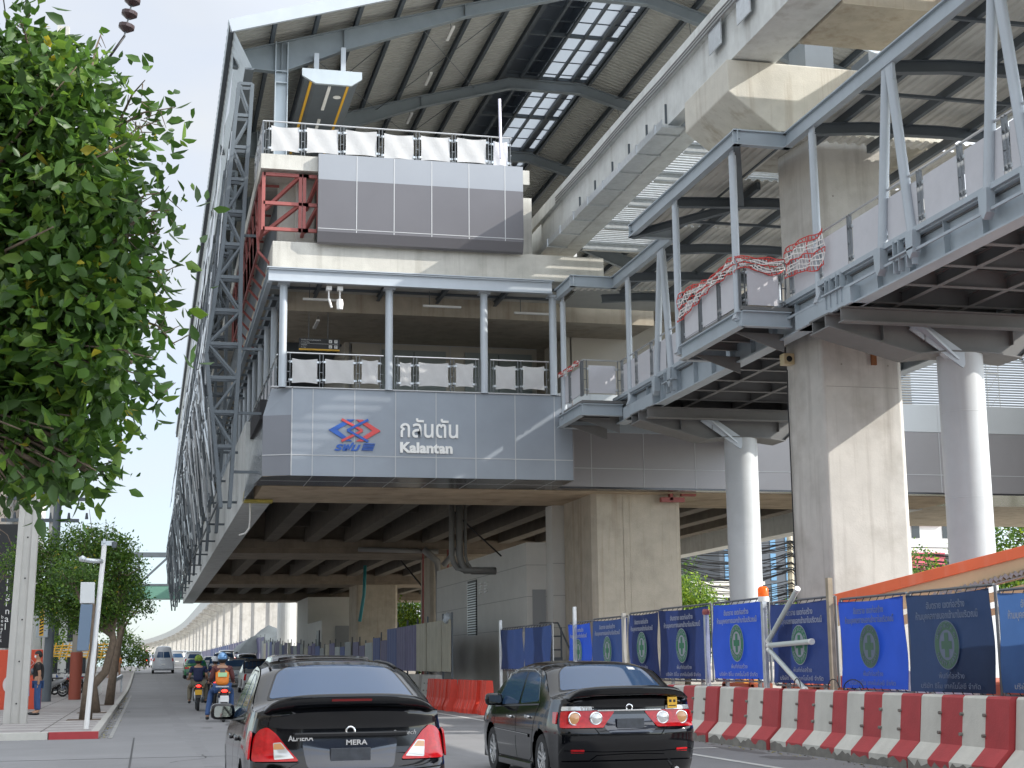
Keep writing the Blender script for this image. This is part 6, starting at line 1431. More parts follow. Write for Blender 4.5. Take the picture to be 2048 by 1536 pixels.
alloy = mat('alloy_wheel', (.6, .61, .62), .25, .8)
def wheel(parent, x, y, R, sg, w_=.2, spokes=5):
    mb = MB(); mb.lathe([(R*.66, -w_/2), (R*.94, -w_/2), (R, -w_/2+.03), (R, w_/2-.03), (R*.94, w_/2), (R*.66, w_/2)], (x, y, R), 'x', 32, M['rubber']); t = mb.build('wheel', None, parent, auto=True)
    mb = MB(); ox = x+sg*(w_/2-.035)
    mb.lathe([(R*.69, sg*.03), (R*.64, sg*.03), (R*.61, -sg*.03), (R*.61, -sg*.10)], (ox, y, R), 'x', 32, alloy); mb.lathe([(0, -sg*.02), (R*.6, -sg*.06)], (ox, y, R), 'x', 16, M['black'])
    for k in range(spokes):
        a = 2*math.pi*k/spokes+.3
        for da in (-.16, .16): mb.beam((ox, y+.05*math.cos(a+da*3), R+.05*math.sin(a+da*3)), (ox+sg*.012, y+R*.64*math.cos(a+da), R+R*.64*math.sin(a+da)), .035, .03, alloy, up=(1, 0, 0))
    mb.lathe([(0, sg*.02), (.05, sg*.015), (.06, -sg*.02)], (ox, y, R), 'x', 14, alloy)
    rim = MB(); o = mb.build('rim', None, t, auto=True)
    return t
def mirror(parent, s, sg, y, z, m, glass):
    p = s.Pside(sg, y, z); t_ = MB(); c = p+Vector((sg*.115, -.02, .05))
    t_.beam(p+Vector((-sg*.03, 0, 0)), c-Vector((0, 0, .05)), .05, .06, M['black']); v = []; 
    vv = []; ff = []
    for j in range(7):
        for i in range(12):
            ph = -math.pi/2+math.pi*j/6; th = 2*math.pi*i/12; cx, cz, cy = math.cos(ph)*math.cos(th), math.cos(ph)*math.sin(th), math.sin(ph)
            f_ = lambda q, e: math.copysign(abs(q)**e, q)
            vv.append((c.x+.125*f_(cx, .6), c.y+.06*f_(cy, .7)+ .02, c.z+.085*f_(cz, .6)))
    for j in range(6):
        for i in range(12): ff.append((j*12+i, j*12+(i+1) % 12, (j+1)*12+(i+1) % 12, (j+1)*12+i))
    t_.add(vv, ff, m); o = t_.build('side_mirror', None, parent, smooth=True)
    mb = MB(); pts = rnd([(-.088, -.055), (.088, -.05), (.088, .05), (-.082, .058)], .035); mb.add([(c.x+a, c.y-.052, c.z+b) for a, b in pts]+[(c.x, c.y-.052, c.z)], [(i, (i+1) % len(pts), len(pts)) for i in range(len(pts))]); mb.build('mirror_glass', mat('mirror_glass', (.42, .46, .44), .04, 1.), o)
def seams(s, parent, doors, sill=.28, m=None):
    mb = MB(); sm = m or mat('panel_gap', (.0, .0, .0), .9)
    for sg in (-1, 1):
        fn = s.side_fn(sg)
        for ln in doors: s.line(fn, ln, .011, sm, mb)
    mb.build('door_gap', None, parent, fix=False)
def handle(s, parent, y, z, m):
    for sg in (-1, 1): mb = MB(); mb.beam(s.Pside(sg, y, z, .02), s.Pside(sg, y+.17, z+.01, .02), .03, .035, m); mb.beam(s.Pside(sg, y, z, 0), s.Pside(sg, y, z, .03), .03, .03, m); mb.build('door_handle', None, parent, bevel=.008)
def sedan(name, lb, kind, loc, body_m, detail=True):
    t = thing(name, lb, 'car', (0, 0, 0)); A = kind == 'a'
    if A: top = [(.0, 1.08), (.25, 1.095), (.42, 1.09), (.62, 1.12), (1.25, 1.395), (1.6, 1.445), (2.3, 1.475), (2.75, 1.43), (3.45, 1.03), (4.1, .93), (4.42, .70)]; belt = [(0, 1.02), (1.0, 1.0), (3.5, .90), (4.4, .8)]; rear = [(.2, .16), (.3, .06), (.5, .0), (.62, .01), (.7, .07), (.95, .09), (1.06, .06), (1.12, .02)]; L_, W = 4.42, 1.74; wh = (.82, 3.42)
    else: top = [(.0, 1.03), (.3, 1.045), (.45, 1.04), (.62, 1.06), (1.15, 1.36), (1.5, 1.41), (2.3, 1.43), (2.85, 1.37), (3.5, 1.0), (4.1, .88), (4.36, .68)]; belt = [(0, .97), (1.0, .95), (3.5, .87), (4.4, .8)]; rear = [(.2, .12), (.3, .05), (.5, .0), (.66, .0), (.72, .05), (.95, .07), (1.0, .05), (1.06, .0)]; L_, W = 4.36, 1.78; wh = (.86, 3.31)
    s = Car(L_, W, top, belt, .19 if A else .17, rear, zb=.2 if A else .19, wheels=wh, R=.30, crown=.055); s.body(t, body_m)
    gl = M['glassw']; seal = M['black']
    # rear window: dark ceramic border with bluish reflecting glass inside
    y0, y1 = (.66, 1.30) if A else (.66, 1.18)
    fn = lambda a, y, o: s.Ptop(a, y, o)
    ol = rnd([(-.86, y0+.0), (-.5, y0-.02), (0, y0-.03), (.5, y0-.02), (.86, y0), (.80, y1-.12), (.68, y1-.0), (.3, y1+.03), (0, y1+.035), (-.3, y1+.03), (-.68, y1), (-.80, y1-.12)], .06)
    s.patch(fn, ol, seal, 'rear_window_seal', t, .003)
    rw = s.patch(fn, [(a*.965, y0+(y-y0)*.93+.022) for a, y in ol], gl, 'rear_window', t, .006)
    # windscreen
    y2, y3 = (2.75, 3.42) if A else (2.85, 3.46)
    s.patch(fn, rnd([(-.84, y3), (.84, y3), (.76, y2), (-.76, y2)], .06), gl, 'windscreen', t, .005)
    # side windows
    b0 = lambda y: interp(s.belt, y)+.015
    for sg in (-1, 1):
        f = s.side_fn(sg); zt = lambda y: s.ztop(y)+.045-s.crown-.02-.055
        if A: r1 = [(1.12, b0(1.1)+.03), (1.95, b0(1.95)), (1.98, zt(1.98)), (1.6, zt(1.6)-.01), (1.35, zt(1.35)-.05)]; r2 = [(2.06, b0(2.06)), (3.15, b0(3.1)), (2.95, zt(2.95)-.03), (2.7, zt(2.7)), (2.08, zt(2.08))]
        else: r1 = [(1.05, b0(1.1)+.02), (1.9, b0(1.9)), (1.93, zt(1.93)), (1.5, zt(1.5)), (1.25, zt(1.25)-.05)]; r2 = [(2.0, b0(2.0)), (3.15, b0(3.1)), (2.95, zt(2.95)-.02), (2.7, zt(2.7)), (2.02, zt(2.02))]
        for r_ in (r1, r2): s.patch(f, rnd(r_, .05), gl, 'side_window', t, .004, rings=5)
        mb = MB(); s.line(f, [(1.0, b0(1.0)-.02), (3.2, b0(3.2)-.02)], .02, M['black'], mb, .006); s.line(f, [(1.0, b0(1.0)), (1.3, zt(1.3)), (1.7, zt(1.7)+.035), (2.4, zt(2.4)+.03), (2.8, zt(2.8)+.02), (3.2, b0(3.2))], .012, M['chrome'] if not A else M['black'], mb, .004); mb.build('window_trim', None, t, fix=False)
    d1 = [[(1.0, .95), (1.12, .75), (1.22, .5), (1.28, .3), (1.4, .25), (2.0, .25), (2.0, .95)], [(2.0, .25), (3.05, .25), (3.12, .6), (3.15, .92)]]
    seams(s, t, d1)
    handle(s, t, 1.32, .80 if A else .78, body_m if A else M['chrome']); handle(s, t, 2.2, .78 if A else .76, body_m if A else M['chrome'])
    fr = lambda x, z, o: s.Prear(x, z, o)
    mb = MB()
    if A:
        s.line(fr, [(-.72, .56), (-.62, .62), (-.52, .66)], .008, M['black'], mb, .003)
        s.line(fr, [(-.98, .60), (-.60, .58), (-.53, .50), (.53, .50), (.60, .58), (.98, .60)], .012, mat('panel_gap', (0, 0, 0), .9), mb, .003); s.line(fr, [(-.95, .33), (.95, .33)], .01, MATS['panel_gap'], mb, .003)
    else:
        s.line(fr, [(-.55, .72), (-.45, .60), (.45, .60), (.55, .72)], .012, MATS['panel_gap'], mb, .003); s.line(fr, [(-.99, .62), (-.5, .61)], .01, MATS['panel_gap'], mb, .003); s.line(fr, [(.5, .61), (.99, .62)], .01, MATS['panel_gap'], mb, .003)
    mb.build('boot_gap', None, t, fix=False)
    # lamps
    for sg in (-1, 1):
        if A:
            ol = [(sg*.99, .665), (sg*.99, .86), (sg*.95, .92), (sg*.87, .945), (sg*.77, .89), (sg*.65, .78), (sg*.52, .665)]; l = s.patch(fr, rnd(ol, .03), lamp_r, 'tail_lamp', t, .014)
            s.patch(fr, rnd([(sg*.77, .68), (sg*.79, .815), (sg*.71, .82), (sg*.57, .69)], .012), lamp_c, 'clear_lens', l, .018); s.patch(fr, rnd([(sg*.78, .76), (sg*.785, .807), (sg*.715, .812), (sg*.665, .765)], .008), lamp_a, 'amber_lens', l, .021)
            s.patch(s.side_fn(sg), rnd([(.20, .67), (.20, .89), (.30, .915), (.37, .84), (.33, .70)], .03), lamp_r, 'lamp_side', l, .006)
        else:
            l = s.patch(fr, rnd([(sg*.985, .69), (sg*.985, .88), (sg*.28, .89), (sg*.23, .87), (sg*.40, .69)], .02), lamp_r, 'tail_lamp', t, .014)
            s.patch(fr, rnd([(sg*.985, .885), (sg*.985, .935), (sg*.58, .935), (sg*.56, .89)], .01), lamp_c, 'clear_lens', l, .012)
            for (cx_, rr, mm) in ((.80, .072, lamp_a), (.50, .068, lamp_c)):
                yy = interp(s.rear, .8)
                c = s.Prear(sg*cx_, .795); m2 = MB(); m2.lathe([(rr+.012, -.018), (rr, -.03), (rr*.9, -.02)], tuple(c), 'y', 20, M['chrome']); m2.lathe([(0, -.035), (rr*.6, -.03), (rr, -.02)], tuple(c), 'y', 20, mm); m2.build('round_lens', None, l, smooth=True)
            s.patch(s.side_fn(sg), rnd([(.235, .73), (.235, .87), (.38, .87), (.34, .74)], .02), lamp_r, 'lamp_side', l, .006)
    # boot lip spoiler
    mb = MB(); v = []; nx = 24
    for i in range(nx+1):
        a = -1+2*i/nx; p = s.Ptop(a*.93, .24); hgt = .075*(1-abs(a)**8)*(1 if A else 1.15); yb = -.02+.12*abs(a)**3+(.0 if A else -.05)
        v += [p+Vector((0, .30, -.0)), p+Vector((0, .12, hgt*.8)), Vector((p.x, yb+.02, p.z+hgt)), Vector((p.x, yb, p.z+hgt-.02)), Vector((p.x, yb+.05, p.z-.03+.0)), p+Vector((0, .04, -.03))]
    mb.add(v, [(6*i+k, 6*i+k+1, 6*i+7+k, 6*i+6+k) for i in range(nx) for k in range(5)]+[(0, 1, 2, 3, 4, 5), tuple(6*nx+k for k in range(6))], body_m); sp = mb.build('boot_spoiler', None, t, smooth=True)
    if A:
        mb = MB(); mb.box(-.17, .17, -.026, -.01, s.Ptop(0, .24).z+.012, s.Ptop(0, .24).z+.032, mat('brake_lamp_off', (.12, .005, .005), .2)); mb.build('brake_lamp', None, sp)
        mb = MB(); s.patch(fr, rnd([(-.50, .84), (.50, .84), (.44, .60), (-.44, .60)], .05), mat('number_recess', (.012, .016, .03), .08, coat=1.), 'number_recess', t, .004)
        mb = MB(); y_ = interp(s.rear, .86)-.03; mb.box(-.48, .48, y_-.02, y_+.05, .855, .895); mb.build('boot_handle', M['blackp'], t, bevel=.01)
        text_part('badge', 'ALMERA', .062, M['chrome'], t, (-.52, interp(s.rear, .83)-.016, .83), ext=.004, bold=.0015, fitw=.21); text_part('badge', 'MERA', .058, M['chrome'], t, (-.04, interp(s.rear, .80)-.02, .79), ext=.004, bold=.0015, fitw=.18); text_part('badge', 'Sportech', .055, M['chrome'], t, (.36, interp(s.rear, .86)-.0, .865), ext=.003, bold=.0, shear=.3, fitw=.2)
        mb = MB()
        for x in (-.5, .5): mb.box(x-.02, x+.02, 1.3, 3.0, 1.515, 1.525)
        mb2 = MB()
        for sg in (-1, 1): mb2.tube([s.Ptop(sg*.88, y, .012) for y in np.arange(1.35, 2.9, .1)], .012, 6, M['black'])
        mb2.build('roof_rail_trim', None, t, smooth=True)
        mb = MB()
        for k in range(9): x = -.6+.15*k; q = s.Ptop(x/.62*.9, 1.36, .01); mb.add([q+Vector((-.02, -.03, 0)), q+Vector((.02, -.03, 0)), q+Vector((.0, .03, .012))], [(0, 1, 2)], body_m)
        mb.build('roof_fin', None, t, fix=False)
        sh = MB(); v = []
        for i in range(13): x = -1+2*i/12; q = s.Ptop(x*.7, 2.15, .0); v += [q+Vector((0, -.1, .0)), q+Vector((0, 0, .03)), q+Vector((0, .12, .0))]
        sh.add(v, [(3*i+k, 3*i+k+1, 3*i+4+k, 3*i+3+k) for i in range(12) for k in range(2)], body_m); sh.build('roof_ridge', None, t, smooth=True, fix=False)
    else:
        s.patch(fr, rnd([(-.33, .84), (.33, .84), (.38, .68), (.3, .62), (-.3, .62), (-.38, .68)], .03), mat('number_recess', (.012, .016, .03), .08, coat=1.), 'number_recess', t, .004)
        text_part('badge', 'VTEC', .05, M['chrome'], t, (-.60, interp(s.rear, .92)-.01, .895), ext=.004, bold=.001, fitw=.16)
        mb = MB(); mb.box(-.4, .4, interp(s.rear, .9)-.03, interp(s.rear, .9)+.02, .875, .895); mb.build('boot_handle', M['chrome'], t, bevel=.008)
        mb = MB(); y_ = interp(s.rear, .98)-.005; mb.box(.48, .60, y_-.012, y_, .90, 1.03, M['yellow']); mb.box(.495, .585, y_-.014, y_-.012, .925, .935, M['black']); mb.box(.50, .53, y_-.014, y_-.012, .97, 1.0, M['black']); mb.box(.55, .58, y_-.014, y_-.012, .97, 1.0, M['black']); mb.build('yellow_sticker', None, t)
        mb = MB(); q = s.Ptop(.62, 1.10, .01); s.patch(fn, rnd([(.48, 1.06), (.60, 1.06), (.59, 1.11), (.47, 1.11)], .005), M['white'], 'window_sticker', t, .012)
        for sg in (-1, 1): mb = MB(); f = s.side_fn(sg); s.line(f, [(1.35, .55), (3.05, .57)], .035, body_m, mb, .014); s.line(f, [(1.35, .57), (3.05, .59)], .006, M['chrome'], mb, .016); mb.build('side_moulding', None, t, fix=False)
    # skirts and bumper diffuser
    mb = MB(); v = []
    for i in range(25): a = -1+i/12; p = s.Prear(a, .30); q = s.Prear(a, .17); v += [p+Vector((0, -.02, 0)), q+Vector((0, -.035, -.02)), q+Vector((0, .1, -.02))]
    mb.add(v, [(3*i+k, 3*i+k+1, 3*i+4+k, 3*i+3+k) for i in range(24) for k in range(2)], body_m); mb.build('bumper_skirt', None, t, smooth=True, fix=False)
    mb = MB(); s.line(fr, [(-.96, .42), (-.4, .40), (.4, .40), (.96, .42)], .012, body_m, mb, .016); s.line(fr, [(-.6, .30), (-.5, .36), (0, .375), (.5, .36), (.6, .30)], .014, body_m, mb, .016); mb.build('bumper_crease', None, t, fix=False)
    for sg in (-1, 1): mb = MB(); mb.beam((sg*(s.W-.03), wh[0]+.4, .19), (sg*(s.W-.03), wh[1]-.4, .19), .06, .09, body_m); mb.build('side_skirt', None, t, bevel=.015)
    y_ = interp(s.rear, .72)-.022; mb = MB(); mb.box(-.17, .17, y_-.012, y_, .655 if A else .68, .765 if A else .79); mb.build('number_plate', mat('plate_blurred', (.05, .055, .065), .3, 0, 9, .5), t, bevel=.004)
    mb = MB(); c_ = s.Prear(0, .86 if A else .93); mb.lathe([(.03, -.012), (.037, -.016), (.044, -.012)], (0, c_.y-.004, .90 if A else .915), 'y', 20); mb.build('badge_ring', M['chrome'], t, smooth=True)
    for sg in (-1, 1): s.patch(fr, rnd([(sg*.86, .40), (sg*.86, .44), (sg*.68, .44), (sg*.68, .40)], .01), lamp_r, 'reflector', t, .01, rings=3)
    for y in wh:
        for sg in (-1, 1): wheel(t, sg*(s.W-.125), y, .30, sg)
        mb = MB(); mb.box(-s.W+.26, s.W-.26, y-.33, y+.33, .2, .62); mb.build('wheel_arch', M['black'], t)
    mirror(t, s, -1, 2.9, .95 if A else .92, body_m, gl); mirror(t, s, 1, 3.02, .95 if A else .92, body_m, gl)
    if A: mb = MB(); mb.tube([(.45, .12, .22), (.45, -.03, .22)], .03, 10); mb.build('exhaust', M['chrome'], t)
    else: mb = MB(); mb.tube([(.55, .15, .2), (.55, -.02, .2)], .03, 10); mb.build('exhaust', M['chrome'], t)
    t.location = loc
    if not A: t.rotation_euler = (0, 0, .022)
    return t
sedan('black_sedan', 'black sedan nearest the camera, with sloping tail lamps and boot spoiler', 'a', (1.70, 13.0, 0), M['blackp'])
sedan('black_sedan', 'second black sedan, farther right, with round lenses in its red tail lamps', 'b', (5.60, 17.5, 0), M['blackp'])
# simpler, more distant vehicles: same shell, fewer parts
def shell(name, lb, L_, W, top, belt, tumble, rear, m, loc, win, sidewin, lamps, plate=None, wh=(.8, 3.3), R=.32, extra=None, crown=.05, cat='car', k=4, rot=0, grp=None):
    t = thing(name, lb, cat, (0, 0, 0), grp); s = Car(L_, W, top, belt, tumble, rear, zb=.28, wheels=wh, R=R, crown=crown, k=k); s.body(t, m, .08)
    fn = lambda a, y, o: s.Ptop(a, y, o); fr = lambda x, z, o: s.Prear(x, z, o)
    for (kind, ol) in win: s.patch(fn if kind == 't' else fr, rnd(ol, .05), M['glassw'], 'rear_window', t, .008, rings=5)
    for sg in (-1, 1):
        for ol in sidewin: s.patch(s.side_fn(sg), rnd(ol, .04), M['glassw'], 'side_window', t, .006, rings=4)
        for ol, mm in lamps: s.patch(fr, [(sg*a, b) for a, b in ol], mm, 'tail_lamp', t, .014, rings=3)
    if plate: mb = MB(); y_ = interp(s.rear, plate[1])-.03; mb.box(-.17, .17, y_-.01, y_, plate[1]-.06, plate[1]+.06); mb.build('number_plate', plate[0], t)
    for y in wh:
        for sg in (-1, 1): wheel(t, sg*(s.W-.12), y, R, sg)
        mb = MB(); mb.box(-s.W+.25, s.W-.25, y-.35, y+.35, .25, .65); mb.build('wheel_arch', M['black'], t)
    if extra: extra(t, s, fn, fr)
    t.location = (loc[0], loc[1], gz(loc[1]+1)); t.rotation_euler = (0, 0, rot); return t
wv_ = mat('car_paint_white', (.55, .57, .60), .25, 0, coat=.8); ws_ = mat('car_paint_silver', (.42, .43, .44), .3, .4, coat=.8); wgk = mat('car_paint_dark', (.03, .035, .04), .2, 0, coat=1.)
green = mat('taxi_green', (.015, .17, .06), .3, 0, coat=.8); tyel = mat('taxi_yellow', (.62, .42, .02), .3, 0, coat=.8)
vanr = [(.28, .06), (.5, .0), (1.0, .02), (1.6, .06), (2.1, .14), (2.3, .3)]
def van(lb, loc, m, grp=None):
    def ex(t, s, fn, fr):
        mb = MB(); mb.box(-.3, .3, -.0, .03, 1.12, 1.16, M['chrome']); mb.box(-.8, .8, -.06, .05, .38, .5, m); mb.build('bumper', None, t)
    return shell('white_van', lb, 4.8, 1.88, [(0, 2.12), (.3, 2.2), (.8, 2.24), (3.2, 2.22), (3.9, 1.9), (4.6, 1.1), (4.8, .9)], [(0, 1.1), (4.8, 1.0)], .12, vanr, m, loc, [('r', [(-.72, 1.3), (-.03, 1.3), (-.03, 1.78), (-.66, 1.8)]), ('r', [(.03, 1.3), (.72, 1.3), (.66, 1.8), (.03, 1.78)])], [[(.6, 1.2), (2.2, 1.2), (2.2, 1.75), (.6, 1.75)], [(2.4, 1.2), (3.8, 1.2), (3.3, 1.75), (2.4, 1.75)]], [([(.98, 1.0), (.98, 1.25), (.86, 1.25), (.86, 1.0)], lamp_r)], (M['white'], .75), (.9, 3.7), .33, ex, .1, 'van', grp=grp)
van('white high roof van in the left lane, second lane marker from the kerb', (1.45, 133, 0), wv_)
def tx(t, s, fn, fr):
    s.patch(fr, rnd([(-.97, .93), (.97, .93), (.95, .80), (-.95, .80)], .02), tyel, 'yellow_band', t, .005, rings=4); s.patch(lambda a, y, o: s.Ptop(a, y, o), rnd([(-.9, 1.5), (.9, 1.5), (.9, 2.5), (-.9, 2.5)], .05), tyel, 'yellow_roof', t, .004, rings=5)
    for sg in (-1, 1): s.patch(s.side_fn(sg), [(.5, .97), (1.2, 1.3), (2.6, 1.32), (3.2, .95), (2.5, .80), (.6, .80)], tyel, 'yellow_side', t, .003, rings=4)
tops = [(0, 1.03), (.45, 1.05), (.62, 1.07), (1.15, 1.36), (1.6, 1.43), (2.4, 1.44), (2.9, 1.38), (3.6, 1.0), (4.4, .86), (4.6, .7)]; rears = [(.28, .06), (.5, 0), (.7, .03), (.95, .06), (1.05, .03)]
shell('taxi', 'green and yellow taxi between the white van and the motorcyclists', 4.6, 1.76, tops, [(0, .97), (4.6, .88)], .19, rears, green, (3.65, 117, 0), [('t', [(-.8, .68), (.8, .68), (.68, 1.2), (-.68, 1.2)])], [[(1.1, 1.0), (2.0, 1.0), (2.0, 1.3), (1.35, 1.3)], [(2.1, 1.0), (3.3, .95), (2.9, 1.3), (2.1, 1.3)]], [([(.97, .72), (.97, .86), (.6, .86), (.62, .74)], lamp_r)], (M['yellow'], .78), (.9, 3.6), .31, tx, .05, 'taxi')
def pk_ex(rack):
    def ex(t, s, fn, fr):
        mb = MB(); mb.box(-.80, .80, 1.62, 1.7, 1.0, 1.62); mb.build('cab_back', M['glassw'], t)
        mb = MB(); mb.box(-.78, .78, -.10, .02, .42, .56, M['chrome'] if not rack else M['black']); mb.build('bumper', None, t, bevel=.02)
        if rack:
            mb = MB()
            for x in (-.8, .8): mb.tube([(x, .1, 1.02), (x, .1, 1.62), (x*.93, .35, 1.72), (x*.93, 1.7, 1.72)], .03, 6)
            mb.tube([(-.78, .12, 1.66), (.78, .12, 1.66)], .03, 6); mb.tube([(-.8, .1, 1.35), (.8, .1, 1.35)], .02, 6)
            for k in range(7): x = -.6+.2*k; mb.tube([(x, .1, 1.35), (x, .1, 1.66)], .012, 5)
            mb.box(-.76, .76, .3, 1.65, 1.70, 1.75); mb.build('bed_rack', M['black'], t)
    return ex
ptop = [(0, 1.03), (1.5, 1.04), (1.56, 1.06), (1.75, 1.66), (2.2, 1.73), (3.2, 1.72), (3.6, 1.5), (4.0, 1.08), (5.0, .98), (5.2, .8)]; prear = [(.28, .05), (.5, 0), (1.0, .01), (1.1, .02)]
def pickup(lb, loc, m, rack=False, grp=None): return shell('pickup_truck', lb, 5.2, 1.80, ptop, [(0, 1.02), (5.2, 1.0)], .17, prear, m, loc, [('t', [(-.75, 1.60), (.75, 1.60), (.68, 1.74), (-.68, 1.74)])], [[(1.9, 1.1), (2.7, 1.1), (2.7, 1.55), (2.0, 1.55)], [(2.8, 1.1), (3.85, 1.1), (3.5, 1.52), (2.8, 1.55)]], [([(.99, .68), (.99, 1.0), (.86, 1.0), (.86, .68)], lamp_r)], (M['white'], .62), (1.05, 4.1), .36, pk_ex(rack), .03, 'pickup', 2, grp=grp)
pickup('silver pickup with a black bed rack in the right lane, beyond the first black sedan', (5.75, 80, 0), ws_, True)
pickup('silver white pickup half hidden behind the motorcycle rider in the orange vest', (5.75, 97, 0), ws_)
pickup('white pickup behind the helmet of the rider in the blue shirt', (5.15, 108, 0), wv_)
suvt = [(0, 1.5), (.25, 1.66), (.8, 1.72), (2.6, 1.72), (3.1, 1.55), (3.6, 1.05), (4.4, .95), (4.6, .8)]; suvr = [(.28, .05), (.5, 0), (1.0, .03), (1.5, .2), (1.7, .3)]
def suv(lb, loc, m, **k): return shell('sport_utility', lb, 4.6, 1.82, suvt, [(0, 1.0), (4.6, .95)], .14, suvr, m, loc, [('r', [(-.72, 1.08), (.72, 1.08), (.6, 1.46), (-.6, 1.46)])], [[(.5, 1.1), (1.6, 1.1), (1.6, 1.5), (.7, 1.5)], [(1.7, 1.1), (3.3, 1.05), (2.9, 1.5), (1.7, 1.55)]], [([(.98, .8), (.98, 1.05), (.8, 1.05), (.84, .82)], lamp_r)], (M['white'], .72), (.9, 3.6), .35, None, .05, 'car', **k)
suv('white high car beyond the taxi, above its roof', (4.25, 142, 0), wv_); suv('pale car ahead of the white high car, left of the far pickups', (3.5, 160, 0), ws_); suv('dark high car farthest right under the distant viaduct', (7.6, 150, 0), wgk)
suv('white car mostly hidden behind the mirror side of the first black sedan', (4.35, 46, 0), wv_, rot=0)
shell('black_car', 'black saloon with a pale roof between the white cars and the taxi', 4.6, 1.8, tops, [(0, .97), (4.6, .88)], .19, rears, wv_, (5.3, 128, 0), [('t', [(-.8, .68), (.8, .68), (.68, 1.2), (-.68, 1.2)])], [], [([(.97, .72), (.97, .86), (.6, .86), (.62, .74)], lamp_r)], None, (.9, 3.6), .31)
suv('dark high car in the right lane between the far pickups', (7.7, 121, 0), wgk); pickup('second white pickup in the far queue, left of the dark high car', (6.4, 131, 0), wv_)
suv('silver car in the middle of the far queue above the taxi', (2.9, 150, 0), ws_)
for i, (x, y, lb) in enumerate(((-.1, 182, 'small pale car at the kerb, between the far motorcycle and the white van'), (1.3, 215, 'tiny distant car just left of the white van'))): suv(lb, (x, y, 0), wv_ if i == 0 else wgk)
# ================= PEOPLE =================
skin_m = mat('skin', (.38, .21, .13), .55, 0, 8, .05); hairm = mat('hair_black', (.012, .01, .01), .6)
def skin_obj(name, pts, edges, m, parent, sub=2, root=0):
    """one continuous surface grown over a skeleton: pts = (x,y,z,radius or (rx,ry))"""
    me = bpy.data.meshes.new(name); me.from_pydata([p[:3] for p in pts], edges, []); o = bpy.data.objects.new(name, me); link(o)
    sk = o.modifiers.new('skin', 'SKIN'); sk.use_smooth_shade = True
    if not me.skin_vertices: me.skin_vertices.new() if hasattr(me.skin_vertices, 'new') else None
    if not me.skin_vertices:
        bpy.context.view_layer.objects.active = o; bpy.ops.mesh.customdata_skin_add()
    sv = me.skin_vertices[0].data
    for i, p in enumerate(pts): r = p[3]; sv[i].radius = (r, r) if not isinstance(r, tuple) else r; sv[i].use_root = (i == root)
    ss = o.modifiers.new('sub', 'SUBSURF'); ss.levels = ss.render_levels = sub
    dg = bpy.context.evaluated_depsgraph_get(); dg.update(); m2 = bpy.data.meshes.new_from_object(o.evaluated_get(dg)); bpy.data.objects.remove(o)
    m2.name = name; m2.materials.clear(); m2.materials.append(m); m2.shade_smooth(); q = bpy.data.objects.new(name, m2); link(q)
    if parent: q.parent = parent; ORG[q.name] = Vector((0, 0, 0))
    return q
def ell(mb, c, r, m, n_=14, e=1., cut=None):
    v = []; f = []; k = n_//2+1
    for j in range(k):
        ph = -math.pi/2+math.pi*j/(k-1)
        for i in range(n_): th = 2*math.pi*i/n_; v.append((c[0]+r[0]*math.cos(ph)*math.cos(th), c[1]+r[1]*math.cos(ph)*math.sin(th), c[2]+r[2]*math.sin(ph)))
    for j in range(k-1):
        if cut is not None and math.sin(-math.pi/2+math.pi*(j+.5)/(k-1)) < cut: continue
        for i in range(n_): f.append((j*n_+i, j*n_+(i+1) % n_, (j+1)*n_+(i+1) % n_, (j+1)*n_+i))
    mb.add(v, f, m); return mb
